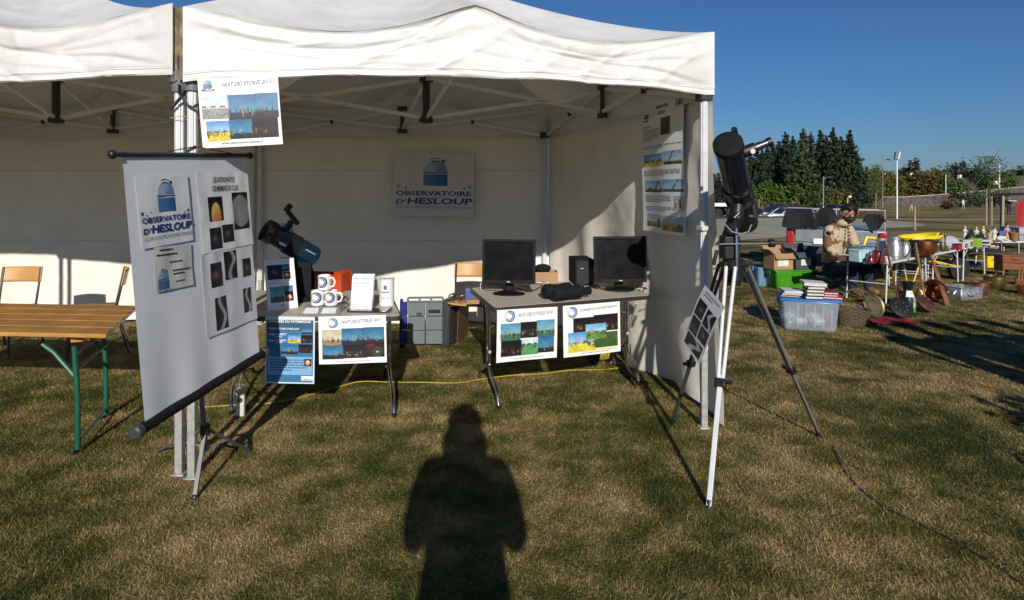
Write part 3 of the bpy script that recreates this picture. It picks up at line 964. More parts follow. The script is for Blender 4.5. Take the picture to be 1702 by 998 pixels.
def truss_side(t, A, Bp, mid_z0=2.26, mid_z1=2.50, lo=2.21, hi=2.49):
    M_ = (A + Bp) / 2
    d = (Bp - A).normalized()
    nrm = Vector((-d.y, d.x, 0)) * 0.012
    def bar_(p, q, k):
        b = B()
        b.bar(p + nrm * k, q + nrm * k, .020, .036)
        obj('truss_bar', b, TRUSS, t, bevel=.003)
    for e, s in ((A, 1), (Bp, -1)):
        e0, e1 = e + d * s * .05, M_ - d * s * .03
        bar_(e0 + Vector((0, 0, hi)), e1 + Vector((0, 0, mid_z0 + .03)), 1)
        bar_(e0 + Vector((0, 0, lo)), e1 + Vector((0, 0, mid_z1)), -1)
        c = (e0 + e1) / 2
        b = B(); b.box(c + Vector((0, 0, (hi + mid_z0 + lo + mid_z1) / 4)), (.035, .05, .045), math.atan2(d.y, d.x))
        obj('pivot_bracket', b, DGREY, t, bevel=.004)
        b = B(); b.box(e + Vector((0, 0, lo)), (.085, .085, .07), math.atan2(d.y, d.x))
        obj('slide_bracket', b, DGREY, t, bevel=.006)
    b = B(); b.bar(M_ + Vector((0, 0, mid_z0)), M_ + Vector((0, 0, mid_z1 + .04)), .04, .04)
    obj('middle_strut', b, DGREY, t, bevel=.004)
    for z in (mid_z0, mid_z1 + .02):
        b = B(); b.box(M_ + Vector((0, 0, z)), (.11, .06, .05), math.atan2(d.y, d.x))
        obj('pivot_bracket', b, DGREY, t, bevel=.005)
    return M_

def tent(label, c4, ez, peak, hem, seed, post_idx=(0, 1, 2, 3), taut=False, shift=((0, 0),) * 4):
    fl, fr, br, bl = c4
    ctr = (fl + fr + br + bl) / 4
    t = thing('party_tent', label, 'party tent', (0, 0, 0), 0, 'white party tents side by side')
    cs = [fl, fr, br, bl]
    out = []
    for c in cs:
        out.append(c + (c - ctr).normalized() * .07 + Vector((*shift[cs.index(c)], 0)))
    # roof and valance, one cloth of four slopes and four hanging sides
    def edge(k, u):
        a, b_ = out[k], out[(k + 1) % 4]
        p = a.lerp(b_, u)
        L_ = (b_ - a).length
        z = ez[k] * (1 - u) + ez[(k + 1) % 4] * u + .095 * math.exp(-(abs(u - .5) / .10) ** 1.4) - .10 * abs(math.sin(2 * math.pi * u)) ** 1.3
        return p, z, L_
    b = B()
    for k in range(4):
        def roof(u, v, k=k):
            p, z, L_ = edge(k, u)
            q = p.lerp(ctr, v)
            ridge = (2 * u - 1) ** 2
            near_left = (k == 0 and u < .5) or (k == 3 and u > .5)
            zz = z + (peak - z) * (v ** (1.22 + (-.26 if near_left and taut else .18) * ridge))
            w = wrinkle(u * L_ * (1 - v * .7) + k * 7, v * 3.0, seed + 3, 1.2 * min(1, v * 6) * min(1, (1 - v) * 4) * min(1, 8 * u * (1 - u)))
            return Vector((q.x, q.y, zz + w))
        b.grid(44, 22, roof)
    obj('canopy', b, WHITE_PVC, t, smooth=50)
    b = B()
    for k in range(4):
        a, b_ = out[k], out[(k + 1) % 4]
        d = (b_ - a).normalized()
        nout = Vector((d.y, -d.x, 0))
        def side(u, v, k=k, nout=nout):
            p, z, L_ = edge(k, u)
            hz = hem(k, u)
            zz = hz + (z - hz) * v
            e = min(1, 14 * u * (1 - u))
            x = u * L_
            w = wrinkle(x + 13 * k, zz, seed, 1.0 * e * min(1, (1 - v) * 5 + .15))
            # hanging folds that run down from the middle and from the corners, deeper towards the hem
            cr = crease(u, v) if k == 0 else 0.0
            f1 = math.exp(-((abs(u - .5) * 2.3 - (1 - v) * .9 - .08) / .10) ** 2) * .022 * v
            f2 = math.exp(-((v - .62 - .12 * math.sin(u * 9 + seed)) / .07) ** 2) * .016 * abs(math.sin(u * 5.2 + seed))
            roll = -.012 if v < .02 else 0
            return Vector((p.x, p.y, zz)) + nout * (w - (f1 * .5 + f2 * .5) * e - cr * e + (.012 * (1 - v) + roll) * e)
        b.grid(150 if k == 0 else 60, 44 if k == 0 else 16, side)
    obj('valance', b, WHITE_PVC, t, smooth=60)
    b = B()
    for k in range(4):
        a, b_ = out[k], out[(k + 1) % 4]
        d = (b_ - a).normalized()
        nout = Vector((d.y, -d.x, 0))
        pts = []
        for i in range(61):
            u = i / 60
            p, z, L_ = edge(k, u)
            pts.append(Vector((p.x, p.y, hem(k, u) + .045)) + nout * (.018 + wrinkle(u * L_ + 13 * k, hem(k, u), seed, min(1, 14 * u * (1 - u)))))
        b.tube(pts, .0012, 4)
    obj('hem_seam', b, mat('seam_thread', (.62, .60, .55), .7), t)
    for k in post_idx:
        leg_post(t, cs[k], 2.5)
    mids = [truss_side(t, cs[k], cs[(k + 1) % 4], *((2.30, 2.52, 2.29, 2.5) if k == 0 else ())) for k in range(4)]
    for m_ in mids:
        d = (ctr - m_).normalized()
        for z0, z1 in ((2.47, 2.22), (2.29, 2.56)):
            b = B(); b.bar(m_ + d * .04 + Vector((0, 0, z0)), ctr - d * .04 + Vector((0, 0, z1)), .018, .034)
            obj('truss_bar', b, TRUSS, t, bevel=.003)
    b = B(); b.cyl(ctr + Vector((0, 0, 2.56)), ctr + Vector((0, 0, peak - .03)), .020, n=12)
    obj('centre_pole', b, ALU, t)
    b = B(); b.cyl(ctr + Vector((0, 0, 2.17)), ctr + Vector((0, 0, 2.58)), .033, n=16)
    obj('centre_sleeve', b, DGREY, t)
    for z in (2.20, 2.56):
        b = B(); b.lathe([(0.0, -.025), (.060, -.025), (.066, 0), (.05, .03), (0.0, .03)], ctr + Vector((0, 0, z)), 14)
        obj('hub', b, DGREY, t)
    return t, edge, out

def hem_r(k, u):
    if k == 0:
        return 2.168 + .045 * u + .068 * math.sin(math.pi * min(1, u * 1.02)) ** .8 + .004 * math.sin(u * 31)
    return 2.19 + .012 * math.sin(u * 17 + k)
def hem_l(k, u):
    if k == 0:
        return 2.185 + .037 * u + .004 * math.sin(u * 23)
    return 2.19 + .012 * math.sin(u * 13 + k)
tent_r, edge_r, out_r = tent('white pop-up party tent with open front sheltering the two display tables', (FL, FR, BR, BL), (2.575, 2.625, 2.60, 2.60), 3.52, hem_r, 2.0, taut=True, shift=((.015, -.01), (0, 0), (0, 0), (0, 0)))
tent_l, edge_l, out_l = tent('left white party tent, cropped by the photo edge, over the wooden table', (LFL, LFR, LBR, LBL), (2.60, 2.61, 2.60, 2.60), 3.55, hem_l, 9.0, shift=((0, 0), (-.06, -.01), (0, 0), (0, 0)))

shade_tent, _, _ = tent('added third white tent, unseen beyond the left edge, shading the back wall of the left tent', (Vector((-8.1, 4.3, 0)), Vector((-5.10, 4.11, 0)), Vector((-6.4, 7.31, 0)), Vector((-9.1, 7.31, 0))), (2.60, 2.60, 2.60, 2.60), 3.55, hem_l, 14.0)  # added out of view to keep the sun off the left back wall
wall_3 = None
# clamps and straps at the heads of the two front posts, yellow string tying them together
for t, p, s in ((tent_r, FL, 1), (tent_l, LFR, -1)):
    b = B(); b.lathe([(.030, 2.13), (.040, 2.13), (.044, 2.20), (.034, 2.21), (.030, 2.21)], (p.x, p.y, 0), 16)
    obj('post_collar', b, MGREY, t)
    b = B()
    pts = [p + Vector((-s * .055, -.03, 2.16)), p + Vector((-s * .045, -.05, 2.11)), p + Vector((-s * .0, -.06, 2.05)), p + Vector((s * .03, -.05, 2.035)), p + Vector((s * .055, -.04, 2.06))]
    for i in range(4):
        b.bar(pts[i], pts[i + 1], .006, .028, up=(0, 1, 0))
    obj('strap', b, DGREY, t)
b = B()
c = (FL + LFR) / 2
b.tube([c + Vector((.085 * math.cos(a), .042 * math.sin(a), 1.985 + .004 * math.sin(a * 3))) for a in np.linspace(0, 2 * math.pi, 28)], .0022, 5)
obj('tie_string', b, mat('yellow_string', (.45, .36, .06), .8), tent_r)

# stained cloth edges bunched in the gap between the two valances
b = B()
b.grid(24, 24, lambda u, v: Vector((-1.895 + .115 * u, 3.452 + .014 * math.sin(u * 26) - .02 * u, 2.19 + .40 * v)))
obj('bunched_cloth', b, mat('stained_cloth', (.30, .24, .15), .8, var=.5, scale=16, bump=.6, bscale=20), tent_r)
# hanging side walls of the tents
def wall_cloth(parent, a, b_, z0, z1, seed, bulge, nu=70, nv=44, lean=0.0, hem_amp=.02, fold=.02):
    a, b_ = Vector(a), Vector(b_)
    d = (b_ - a)
    L_ = d.length
    d.normalize()
    nrm = Vector((d.y, -d.x, 0))
    def f(u, v):
        z = z0 + (z1 - z0) * v
        h = (1 - v)
        lz = hem_amp * math.sin(u * L_ * 4.5 + seed) * h ** 6 + hem_amp * .7 * noise.noise((u * L_ * 3, seed, 0)) * h ** 6
        w = .018 * noise.noise((u * L_ * .9, z * .8, seed)) + .010 * noise.noise((u * L_ * .6, z * 3.2, seed + 4)) + wrinkle(u * L_, z, seed, .45)
        w += fold * h ** 1.3 * (math.sin(u * L_ * 6.5 + seed + 1.5 * noise.noise((u * L_, z, seed))) - (1 if fold > .05 else 0))
        e = min(1, 16 * u * (1 - u) + .1)
        p = a.lerp(b_, u)
        return Vector((p.x - lean * v * u, p.y, z + lz)) + nrm * ((w + bulge(u, v)) * e)
    b = B()
    b.grid(nu, nv, f)
    return obj('wall_panel', b, WALL_PVC, parent, smooth=60), f
back_r, fbk = wall_cloth(tent_r, BL + Vector((-.10, .075, 0)), BR + Vector((.12, .075, 0)), .012, 2.25, 3.1, lambda u, v: -.02 * math.sin(math.pi * u) * math.sin(math.pi * v))
back_l, fbl = wall_cloth(tent_l, LBL + Vector((-.02, .085, 0)), LBR + Vector((.06, .085, 0)), .012, 2.25, 5.7, lambda u, v: -.02 * math.sin(math.pi * u) * math.sin(math.pi * v), fold=.012)
wall_cloth(shade_tent, Vector((-9.1, 7.395, 0)), Vector((-6.37, 7.395, 0)), .012, 2.25, 11.7, lambda u, v: 0, fold=.012)
# right wall of the right tent; its loose front flap hangs outside the front post
SWA, SWB = Vector((1.385, 4.25, 0)), Vector((.44, 7.31, 0))
def sbulge(u, v):
    return -(.055 * math.sin(math.pi * u) ** 1.1 + .03 * (1 - v) ** 2)
side_r, fsd = wall_cloth(tent_r, SWB, SWA, .012, 2.26, 8.3, sbulge, 80, 54, lean=.06, hem_amp=.035, fold=.065)
b = B()
b.grid(6, 40, lambda u, v: SWA + Vector((-.01 + .02 * u + .006 * math.sin(v * 15) * u + .02 * (1 - v) ** 2 - .062 * v, -.03 - .05 * u + .01 * math.sin(v * 9), .012 + 2.16 * v)))
obj('wall_flap', b, WALL_PVC, tent_r, smooth=60)
b = B(); b.box(FR + Vector((.0, -.005, 1.33)), (.075, .075, .03), R(13)); obj('wall_tie', b, CREAM, tent_r, bevel=.004)
# webbing seams along the back walls
for t, f_ in ((tent_r, fbk), (tent_l, fbl)):
    for v in (.43, .80):
        b = B()
        pts = [f_(i / 60, v) + Vector((0, -.004, 0)) for i in range(1, 60)]
        b.tube(pts, .003, 4)
        obj('wall_seam', b, mat('seam_thread', (.62, .60, .55), .7), t)

# ================================================================== printed sheets
TXT = {}
def text_geo(s, bold=0.0):
    key = (s, bold)
    if key not in TXT:
        cu = bpy.data.curves.new('txt', 'FONT')
        cu.body = s
        cu.size = 1.0
        cu.resolution_u = 2
        cu.offset = bold
        o = bpy.data.objects.new('txt', cu)
        COL.objects.link(o)
        bpy.context.view_layer.update()
        me = o.evaluated_get(bpy.context.evaluated_depsgraph_get()).to_mesh()
        co = [tuple(v.co) for v in me.vertices]
        fa_ = [tuple(p.vertices) for p in me.polygons]
        bpy.data.objects.remove(o)
        bpy.data.curves.remove(cu)
        xs_ = [c[0] for c in co]
        ys_ = [c[1] for c in co]
        TXT[key] = ([((c[0] - min(xs_)) / (max(xs_) - min(xs_)), (c[1] - min(ys_)) / (max(ys_) - min(ys_))) for c in co], fa_)
    return TXT[key]

NAVY, INK, BLUEL, GREYT = srgb(24, 52, 110), srgb(40, 42, 48), srgb(90, 150, 200), srgb(120, 125, 135)
WHITEC = (.80, .80, .79)

def S3(a):
    return np.array(srgb(*a))
def paint_photo(kind, seed, nx=30, ny=20):
    r = np.random.RandomState(seed)
    X, Z = np.meshgrid((np.arange(nx) + .5) / nx, (np.arange(ny) + .5) / ny)          # Z up
    K = dict(
        dusk=((40, 92, 138), (80, 142, 172), (32, 36, 44), .30, (140, 172, 192)),
        night=((22, 20, 26), (46, 30, 30), (50, 34, 26), .35, None),
        day=((90, 160, 205), (170, 205, 220), (95, 135, 60), .45, (190, 200, 210)),
        field=((70, 140, 200), (165, 200, 225), (205, 190, 60), .40, (200, 205, 180)),
        green=((75, 140, 170), (130, 175, 180), (62, 105, 78), .38, None),
        pitch=((190, 215, 225), (215, 225, 225), (80, 150, 90), .62, None),
        roofs=((175, 205, 225), (225, 225, 220), (140, 140, 138), .50, None),
        indoor=((190, 180, 155), (205, 195, 170), (150, 130, 95), .35, None),
        ring=((45, 25, 28), (60, 34, 32), (35, 28, 26), .2, None),
        crane=((110, 165, 205), (190, 210, 220), (60, 80, 45), .22, None),
        works=((150, 180, 200), (190, 190, 180), (140, 120, 80), .40, None),
        lawn=((70, 95, 45), (60, 85, 40), (60, 90, 35), .2, None),
        space=((12, 12, 15), (16, 15, 18), (12, 12, 15), 0, None))[kind if kind in ('dusk', 'night', 'day', 'field', 'green', 'pitch', 'roofs', 'indoor', 'ring', 'crane', 'works', 'lawn') else 'space']
    top, bot, gr, hz, dome = K
    f = np.clip((Z - hz) / max(.01, 1 - hz), 0, 1)[..., None]
    C = S3(top) * f + S3(bot) * (1 - f)
    C[Z < hz] = S3(gr)
    blob = np.sin(X * 7 + seed) * np.sin(Z * 9 + seed * 2) * .12
    C *= (0.78 + .36 * r.rand(ny, nx) + blob)[..., None]
    C[Z < hz] *= (.6 + .8 * r.rand(int((Z < hz).sum())))[:, None]
    asp = nx / ny
    def disc(cx, cz, rad, c, ez=1.0):
        msk = ((X - cx) * asp) ** 2 + ((Z - cz) / ez) ** 2 < rad ** 2
        C[msk] = S3(c) * (0.8 + .3 * r.rand(msk.sum()))[:, None]
    if kind in ('day', 'field', 'pitch', 'roofs', 'crane'):
        tl = hz + .12 * np.abs(np.sin(X * 9 + seed)) * (.4 + .6 * r.rand())
        C[(Z > hz) & (Z < tl)] = S3((45, 60, 40))
    if dome is not None and seed % 3 != 0:
        cx, dr = .2 + .6 * r.rand(), .10 + .10 * r.rand()
        disc(cx, hz + dr * .8, dr, [q * (.75 + .2 * r.rand()) for q in dome])
        C[(np.abs(X - cx) * asp < dr * .85) & (Z < hz + dr * .7) & (Z > hz - .05)] = S3(dome) * .5
    if kind in ('dusk', 'night', 'day', 'field', 'green', 'indoor', 'pitch'):
        for _ in range(26 if kind == 'night' else 15):                # small figures standing about
            cx, z0 = r.rand(), hz * (.35 + .6 * r.rand())
            hh, w = .10 + .10 * r.rand(), .010 + .014 * r.rand()
            c = S3([(26, 26, 32), (150, 146, 140), (105, 40, 38), (60, 62, 78), (30, 30, 34), (52, 44, 40)][r.randint(6)])
            C[(np.abs(X - cx) < w) & (Z > z0) & (Z < z0 + hh)] = c
            C[(np.abs(X - cx) < w * .7) & (Z > z0 + hh) & (Z < z0 + hh + .05)] = S3((110, 80, 62))
    if kind == 'night':
        C *= (.6 + .9 * r.rand(ny, nx) ** 3)[..., None]
    if kind == 'crane':
        cx = .3 + .4 * r.rand()
        C[(np.abs(X - cx - (Z - .2) * .35) < .03) & (Z > .2)] = S3((35, 38, 42))
    if kind == 'works':
        for _ in range(7):
            cx, w = r.rand(), .04 + .08 * r.rand()
            C[(np.abs(X - cx) < w) & (Z < .3 + .5 * r.rand())] = S3([(180, 150, 80), (90, 95, 90), (200, 195, 180), (70, 85, 50)][r.randint(4)])
    if kind == 'ring':
        d = np.sqrt(((X - .6) * asp) ** 2 + (Z - .4) ** 2)
        C[(d < .32) & (d > .25)] = S3((40, 95, 60))
        C[d < .08] = S3((200, 190, 170))
        C[(Z > .75) & (X < .4) & (r.rand(ny, nx) > .5)] = S3((150, 40, 35))
    if kind == 'moon':
        disc(.5, .5, .42, (150, 148, 142))
        msk = (((X - .5) * asp) ** 2 + (Z - .5) ** 2 < .17) & (r.rand(ny, nx) > .72)
        C[msk] *= .6
    if kind == 'glow':
        d = np.sqrt(((X - .5) * asp * 1.3) ** 2 + ((Z - .2) * .75) ** 2)
        msk = d < .42
        g = np.clip(d / .42, 0, 1)[..., None]
        g2 = np.clip(Z * 1.6, 0, 1)[..., None]
        glow = S3((225, 190, 110)) * g2 + S3((220, 120, 40)) * (1 - g2)
        C = np.where(msk[..., None], glow * (.9 + .1 * g), C)
    if kind == 'sun':
        disc(.5, .5, .36, (230, 120, 50))
        disc(.5, .58, .2, (250, 215, 190))
    if kind == 'streak':
        msk = np.abs((X - .5) * 1.2 + .25 * np.sin(Z * 6 + seed) - .1) < .16
        C[msk] = S3((175, 172, 165)) * (.5 + .6 * r.rand(msk.sum()))[:, None]
    if kind == 'dim':
        msk = r.rand(ny, nx) > .93
        C[msk] = S3((90, 90, 95))
        d = np.sqrt(((X - .4 - .2 * r.rand()) * asp) ** 2 + ((Z - .5) * 1.3) ** 2)
        C = C + np.exp(-(d / .16) ** 2)[..., None] * S3((120, 92, 96)) * (.5 + .7 * r.rand(ny, nx))[..., None]
    P = np.pad(C, ((1, 1), (1, 1), (0, 0)), 'edge')
    return .5 * C + .125 * (P[:-2, 1:-1] + P[2:, 1:-1] + P[1:-1, :-2] + P[1:-1, 2:])

def poster(name, label, cat, W, H, M, elements, group=None, bend=None, thick=.0012, base=WHITEC, seed=1):
    "a printed sheet: local x right, z up (0,0 at its top left corner), y away from the viewer"
    bend = bend or (lambda x, z: .004 * math.sin(x * 9 + seed) + .003 * math.sin(z * 7 + seed * 2))
    def pt(fx, fz, layer):
        x, z = fx * W, -fz * H
        return Vector((x, bend(x, z) - .0011 * layer, z))
    b = B()
    b.col = base
    b.grid(20, 20, lambda u, v: pt(u, 1 - v, 0))
    o = obj(name, b, PRINT, smooth=60, solid=thick)
    o.matrix_world = M
    tag(o, label, cat, group)
    letters, rects = {}, B()
    for e in elements:
        k = e[0]
        if k == 'photo':
            _, kind, x, z, w, h, sd = e[:7]
            lay = e[7] if len(e) > 7 else 1
            nx, ny = 30, max(6, int(round(30 * h * H / (w * W))))
            C = paint_photo(kind, sd, nx, ny)
            b = B()
            cols = [tuple(C[j, i]) for j in range(ny) for i in range(nx)]
            b.grid(nx, ny, lambda u, v: pt(x + w * u, z + h * (1 - v), lay), cols)
            obj('photo', b, PRINT, o, smooth=0)
        elif k == 'rect':
            _, x, z, w, h, c = e[:6]
            lay = e[6] if len(e) > 6 else 1
            b = B()
            b.col = c
            b.grid(10, 10, lambda u, v: pt(x + w * u, z + h * (1 - v), lay))
            obj('printed_panel', b, PRINT, o, smooth=0)
        elif k == 'lines':
            _, x, z, w, h, n, c = e[:7]
            r = random.Random(int(x * 1000 + z * 777))
            rects.col = c
            for q in range(n):
                zz = z + h * q / n
                cur = 0
                end = w * (1 if q < n - 1 else .6)
                while cur < end:
                    l = min(end - cur, w * (.05 + .13 * r.random()))
                    rects.add([pt(x + cur, zz, 2.4), pt(x + cur + l, zz, 2.4), pt(x + cur + l, zz + h / n * .42, 2.4), pt(x + cur, zz + h / n * .42, 2.4)], [(3, 2, 1, 0)])
                    cur += l + w * .02
        elif k == 'text':
            _, s, x, z, w, h, c = e[:7]
            shear = e[7] if len(e) > 7 else 0
            bold = e[8] if len(e) > 8 else .02
            slope = e[9] if len(e) > 9 else 0
            co, fa_ = text_geo(s, bold)
            b = letters.setdefault(c, B())
            b.col = c
            b.add([pt(x + w * u + shear * h * v * H / W, z + h * (1 - v) - slope * u, 3) for u, v in co], fa_)
        elif k == 'dome':
            _, x, z, w, h = e[:5]
            lw = e[5] if len(e) > 5 else 1
            b = B()
            def Q(u, v, l=1.5):
                return pt(x + w * u, z + h * (1 - v), l)
            for i in range(8):                                   # drum, darker to the right
                b.col = tuple(S3((70, 120, 165)) * (1 - i / 8) + S3((28, 72, 122)) * i / 8)
                b.add([Q(i / 8, 0), Q((i + 1) / 8, 0), Q((i + 1) / 8, .44), Q(i / 8, .44)], [(0, 1, 2, 3)])
            b.col = tuple(S3((45, 80, 120)))
            b.add([Q(-.02, .47), Q(1.02, .47), Q(1.02, .52), Q(-.02, .52)], [(0, 1, 2, 3)])
            for i in range(10):
                a0, a1 = math.pi * i / 10, math.pi * (i + 1) / 10
                b.col = tuple(S3((165, 185, 200)) * (i / 10) + S3((95, 130, 160)) * (1 - i / 10))
                b.add([Q(.5, .54), Q(.5 + .48 * math.cos(a0), .54 + .42 * math.sin(a0)), Q(.5 + .48 * math.cos(a1), .54 + .42 * math.sin(a1))], [(0, 1, 2)])
            b.col = INK
            for rr in (.50, .40):
                for i in range(9):
                    a0, a1 = math.pi * (.02 + .62 * i / 9), math.pi * (.02 + .62 * (i + 1) / 9)
                    pp = [Q(.5 + rr * math.cos(a) * (1 if rr > .45 else .95), .55 + (rr - .04 + dd) * math.sin(a), 1.8) for a in (a0, a1) for dd in (0, .03)]
                    b.add(pp, [(0, 2, 3, 1)])
            b.add([Q(.78, .86, 1.9), Q(.9, .9, 1.9), Q(.86, .98, 1.9), Q(.74, .95, 1.9)], [(0, 1, 2, 3)])
            obj('logo', b, PRINT, o, smooth=0)
        elif k == 'star':
            _, x, z, s, c = e[:5]
            b = letters.setdefault(c, B())
            b.col = c
            vs_ = [pt(x, z, 2)]
            for i in range(10):
                a = math.pi / 2 + i * math.pi / 5
                q = s if i % 2 == 0 else s * .42
                vs_.append(pt(x + q * math.cos(a), z - q * math.sin(a) * W / H, 2))
            b.add(vs_, [(0, 1 + i, 1 + (i + 1) % 10) for i in range(10)])
        elif k == 'badge':
            _, x, z, s = e[:4]                                    # round emblem of nested crescents
            b = B()
            def arc(r0, r1, a0, a1, c, dx=0, dz=0, l=1.5):
                b.col = c
                n = 14
                for i in range(n):
                    p, q = a0 + (a1 - a0) * i / n, a0 + (a1 - a0) * (i + 1) / n
                    b.add([pt(x + s * (dx + rr * math.cos(g)), z - s * (dz + rr * math.sin(g)) * W / H, l) for rr, g in ((r0, p), (r0, q), (r1, q), (r1, p))], [(3, 2, 1, 0)])
            arc(0.0, 1.0, 0, 2 * math.pi, srgb(206, 220, 232), l=1.2)
            arc(.84, 1.0, -2.6, 2.2, srgb(30, 62, 112))
            arc(.62, .78, -2.2, 2.0, srgb(70, 140, 190), .02, 0)
            arc(.42, .54, -1.9, 1.9, srgb(30, 62, 112), .05, 0)
            arc(0, .36, 0, 2 * math.pi, srgb(235, 238, 240), -.22, -.2, 1.8)
            arc(.86, 1.0, 2.2, 3.5, srgb(205, 170, 110))
            arc(0, .2, 0, 2 * math.pi, srgb(215, 160, 90), -.45, -.45, 2.0)
            obj('logo', b, PRINT, o, smooth=0)
    for c, b in letters.items():
        obj('lettering', b, PRINT, o, smooth=0)['kind'] = 'stuff'
    if rects.v:
        obj('small_print', rects, PRINT, o, smooth=0)['kind'] = 'stuff'
    return o

def sheet_matrix(p_tl, p_tr, p_bl=None, off=0.0):
    "place a sheet by its top left and top right corners (and lower left for its slant)"
    x = (Vector(p_tr) - Vector(p_tl)).normalized()
    dn = (Vector(p_bl) - Vector(p_tl)) if p_bl is not None else Vector((0, 0, -1))
    dn = (dn - x * dn.dot(x)).normalized()
    z = -dn
    y = z.cross(x)
    M = Matrix((x, y, z)).transposed().to_4x4()
    M.translation = Vector(p_tl) - y * off
    return M

CLUB = [('text', 'OBSERVATOIRE', .03, .60, .94, .075, NAVY, 0, .028), ('text', "D'", .03, .735, .12, .075, NAVY, .2, .03), ('text', 'HESLOUP', .17, .71, .81, .10, NAVY, .2, .035),
        ('text', "CLUB D'ASTRONOMIE ORNAIS", .03, .835, .94, .042, GREYT, .15, .0)]
STARS = [('star', .06, .53, .032, GREYT), ('star', .15, .56, .022, GREYT), ('star', .22, .51, .014, GREYT), ('star', .95, .53, .032, GREYT), ('star', .88, .56, .022, GREYT), ('star', .82, .51, .014, GREYT)]

# sheet on the back wall
yb = 7.25
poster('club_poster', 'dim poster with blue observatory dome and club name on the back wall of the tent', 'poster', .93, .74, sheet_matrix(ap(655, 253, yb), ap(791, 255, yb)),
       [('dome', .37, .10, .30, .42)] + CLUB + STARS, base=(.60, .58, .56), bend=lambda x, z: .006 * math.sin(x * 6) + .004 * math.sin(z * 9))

# sheet taped to the hem above the projection screen
def front_pt(px, py, off=.10):
    g = (px - CX) / FPX
    a, d = FL, FR - FL
    s = (g * a.y - a.x) / (d.x - g * d.y)
    p = a + d * s
    n = Vector((d.y, -d.x, 0)).normalized()
    Y = p.y + n.y * off
    return ap(px, py, Y)
poster('event_poster', 'white photo poster NUIT DES ETOILES 2013 taped under the tent hem by the posts', 'poster', (front_pt(462, 128) - front_pt(328, 128)).length, .375, sheet_matrix(front_pt(328, 131), front_pt(462, 127)),
       [('dome', .06, .03, .11, .12), ('text', 'HESLOUP', .03, .155, .17, .035, NAVY, 0, .03), ('text', 'NUIT DES ETOILES 2013', .29, .07, .61, .06, INK, .3, .0, .03),
        ('photo', 'roofs', .03, .27, .33, .32, 1), ('photo', 'dusk', .345, .25, .355, .36, 2), ('photo', 'dusk', .69, .24, .29, .36, 3),
        ('photo', 'field', .065, .62, .29, .28, 4), ('photo', 'dusk', .345, .61, .29, .28, 5), ('photo', 'night', .625, .60, .335, .29, 6),
        ('rect', .05, .90, .25, .02, srgb(220, 200, 150)), ('text', 'www.observatoire-hesloup.fr', .23, .925, .52, .04, INK, .2, 0)], bend=lambda x, z: .006 * math.sin(z * 8) + .003 * math.sin(x * 11))

# tall sheet on the right wall
def side_pt(px, py):
    g = (px - CX) / FPX
    best = None
    for i in range(4, 120):
        u = 1 - i / 130.0
        p = fsd(u, .8)
        if abs(p.x / p.y - g) < (best[0] if best else 9):
            best = (abs(p.x / p.y - g), p)
    return ap(px, py, best[1].y - .03)
ptl, ptr = side_pt(1074, 178), side_pt(1146, 160)
ptl += Vector((-.04, 0, 0)); ptr += Vector((-.04, 0, 0))
ptr.z = ptl.z
wS = (ptr - ptl).length
poster('history_poster', 'tall photo and text poster hanging on the right wall of the tent', 'poster', wS, 1.02, sheet_matrix(ptl, ptr),
       [('dome', .05, .06, .12, .05), ('lines', .04, .12, .2, .03, 1, INK), ('text', "L'OBSERVATOIRE", .36, .03, .34, .026, INK, 0, .02), ('text', "D'HESLOUP", .44, .075, .2, .026, INK, 0, .02),
        ('photo', 'works', .84, .02, .15, .05, 11), ('photo', 'lawn', .53, .13, .22, .13, 12), ('rect', .75, .125, .22, .12, srgb(225, 228, 215)),
        ('lines', .05, .20, .44, .10, 6, GREYT), ('text', 'HISTOIRE', .05, .17, .16, .014, INK, 0, .02), ('lines', .05, .33, .92, .03, 2, GREYT),
        ('photo', 'field', .05, .395, .53, .095, 13), ('photo', 'crane', .60, .385, .37, .10, 14), ('lines', .07, .52, .86, .05, 4, GREYT),
        ('photo', 'crane', .07, .60, .48, .09, 15), ('photo', 'crane', .56, .595, .43, .09, 16), ('lines', .08, .715, .66, .06, 4, GREYT),
        ('photo', 'works', .79, .715, .2, .09, 17), ('lines', .08, .80, .9, .04, 3, GREYT), ('photo', 'works', .10, .86, .42, .10, 18), ('photo', 'works', .53, .865, .46, .11, 19)],
       bend=lambda x, z: .012 * math.sin(x * 8 + 1) + .008 * math.sin(z * 5))
# ================================================================== portable projection screen with sheets pinned to it
KS = .925                                     # how near the screen stands, against its first estimate
def kp(px, py, Y):
    return ap(px, py, Y * KS)
S_BL, S_BR = kp(231, 716, 2.95), kp(436, 588, 4.054)
S_TL, S_TR = kp(193, 257, 2.95), kp(412, 259, 4.054)
SCREENM = mat('screen_fabric', (.74, .75, .76), .75, var=.03, scale=3)
ps = thing('projection_screen', 'white roll-up projection screen on a tripod, covered with astronomy sheets', 'projection screen', (0, 0, 0))
def scr(u, v, off=0.0):
    "u along the screen from its near edge, v up"
    lo, hi = S_BL.lerp(S_BR, u), S_TL.lerp(S_TR, u)
    p = lo.lerp(hi, v)
    nrm = (S_BR - S_BL).cross(S_TL - S_BL).normalized()
    if nrm.x < 0:
        nrm = -nrm
    w = .004 * math.sin(u * 21) * (1 - v) ** 4 + .0015 * noise.noise((u * 4, v * 2, 4))
    return p + nrm * (w + off)
b = B()
b.grid(50, 40, lambda u, v: scr(.035 + .93 * u, .02 + .975 * v))
obj('screen_fabric', b, SCREENM, ps, smooth=60, solid=.001)
d = (S_BR - S_BL).normalized()
b = B(); b.cyl(S_BL - d * .01, S_BR + d * .02, .025, .024, n=20)
cs_ = obj('roller_case', b, BLACKM, ps)
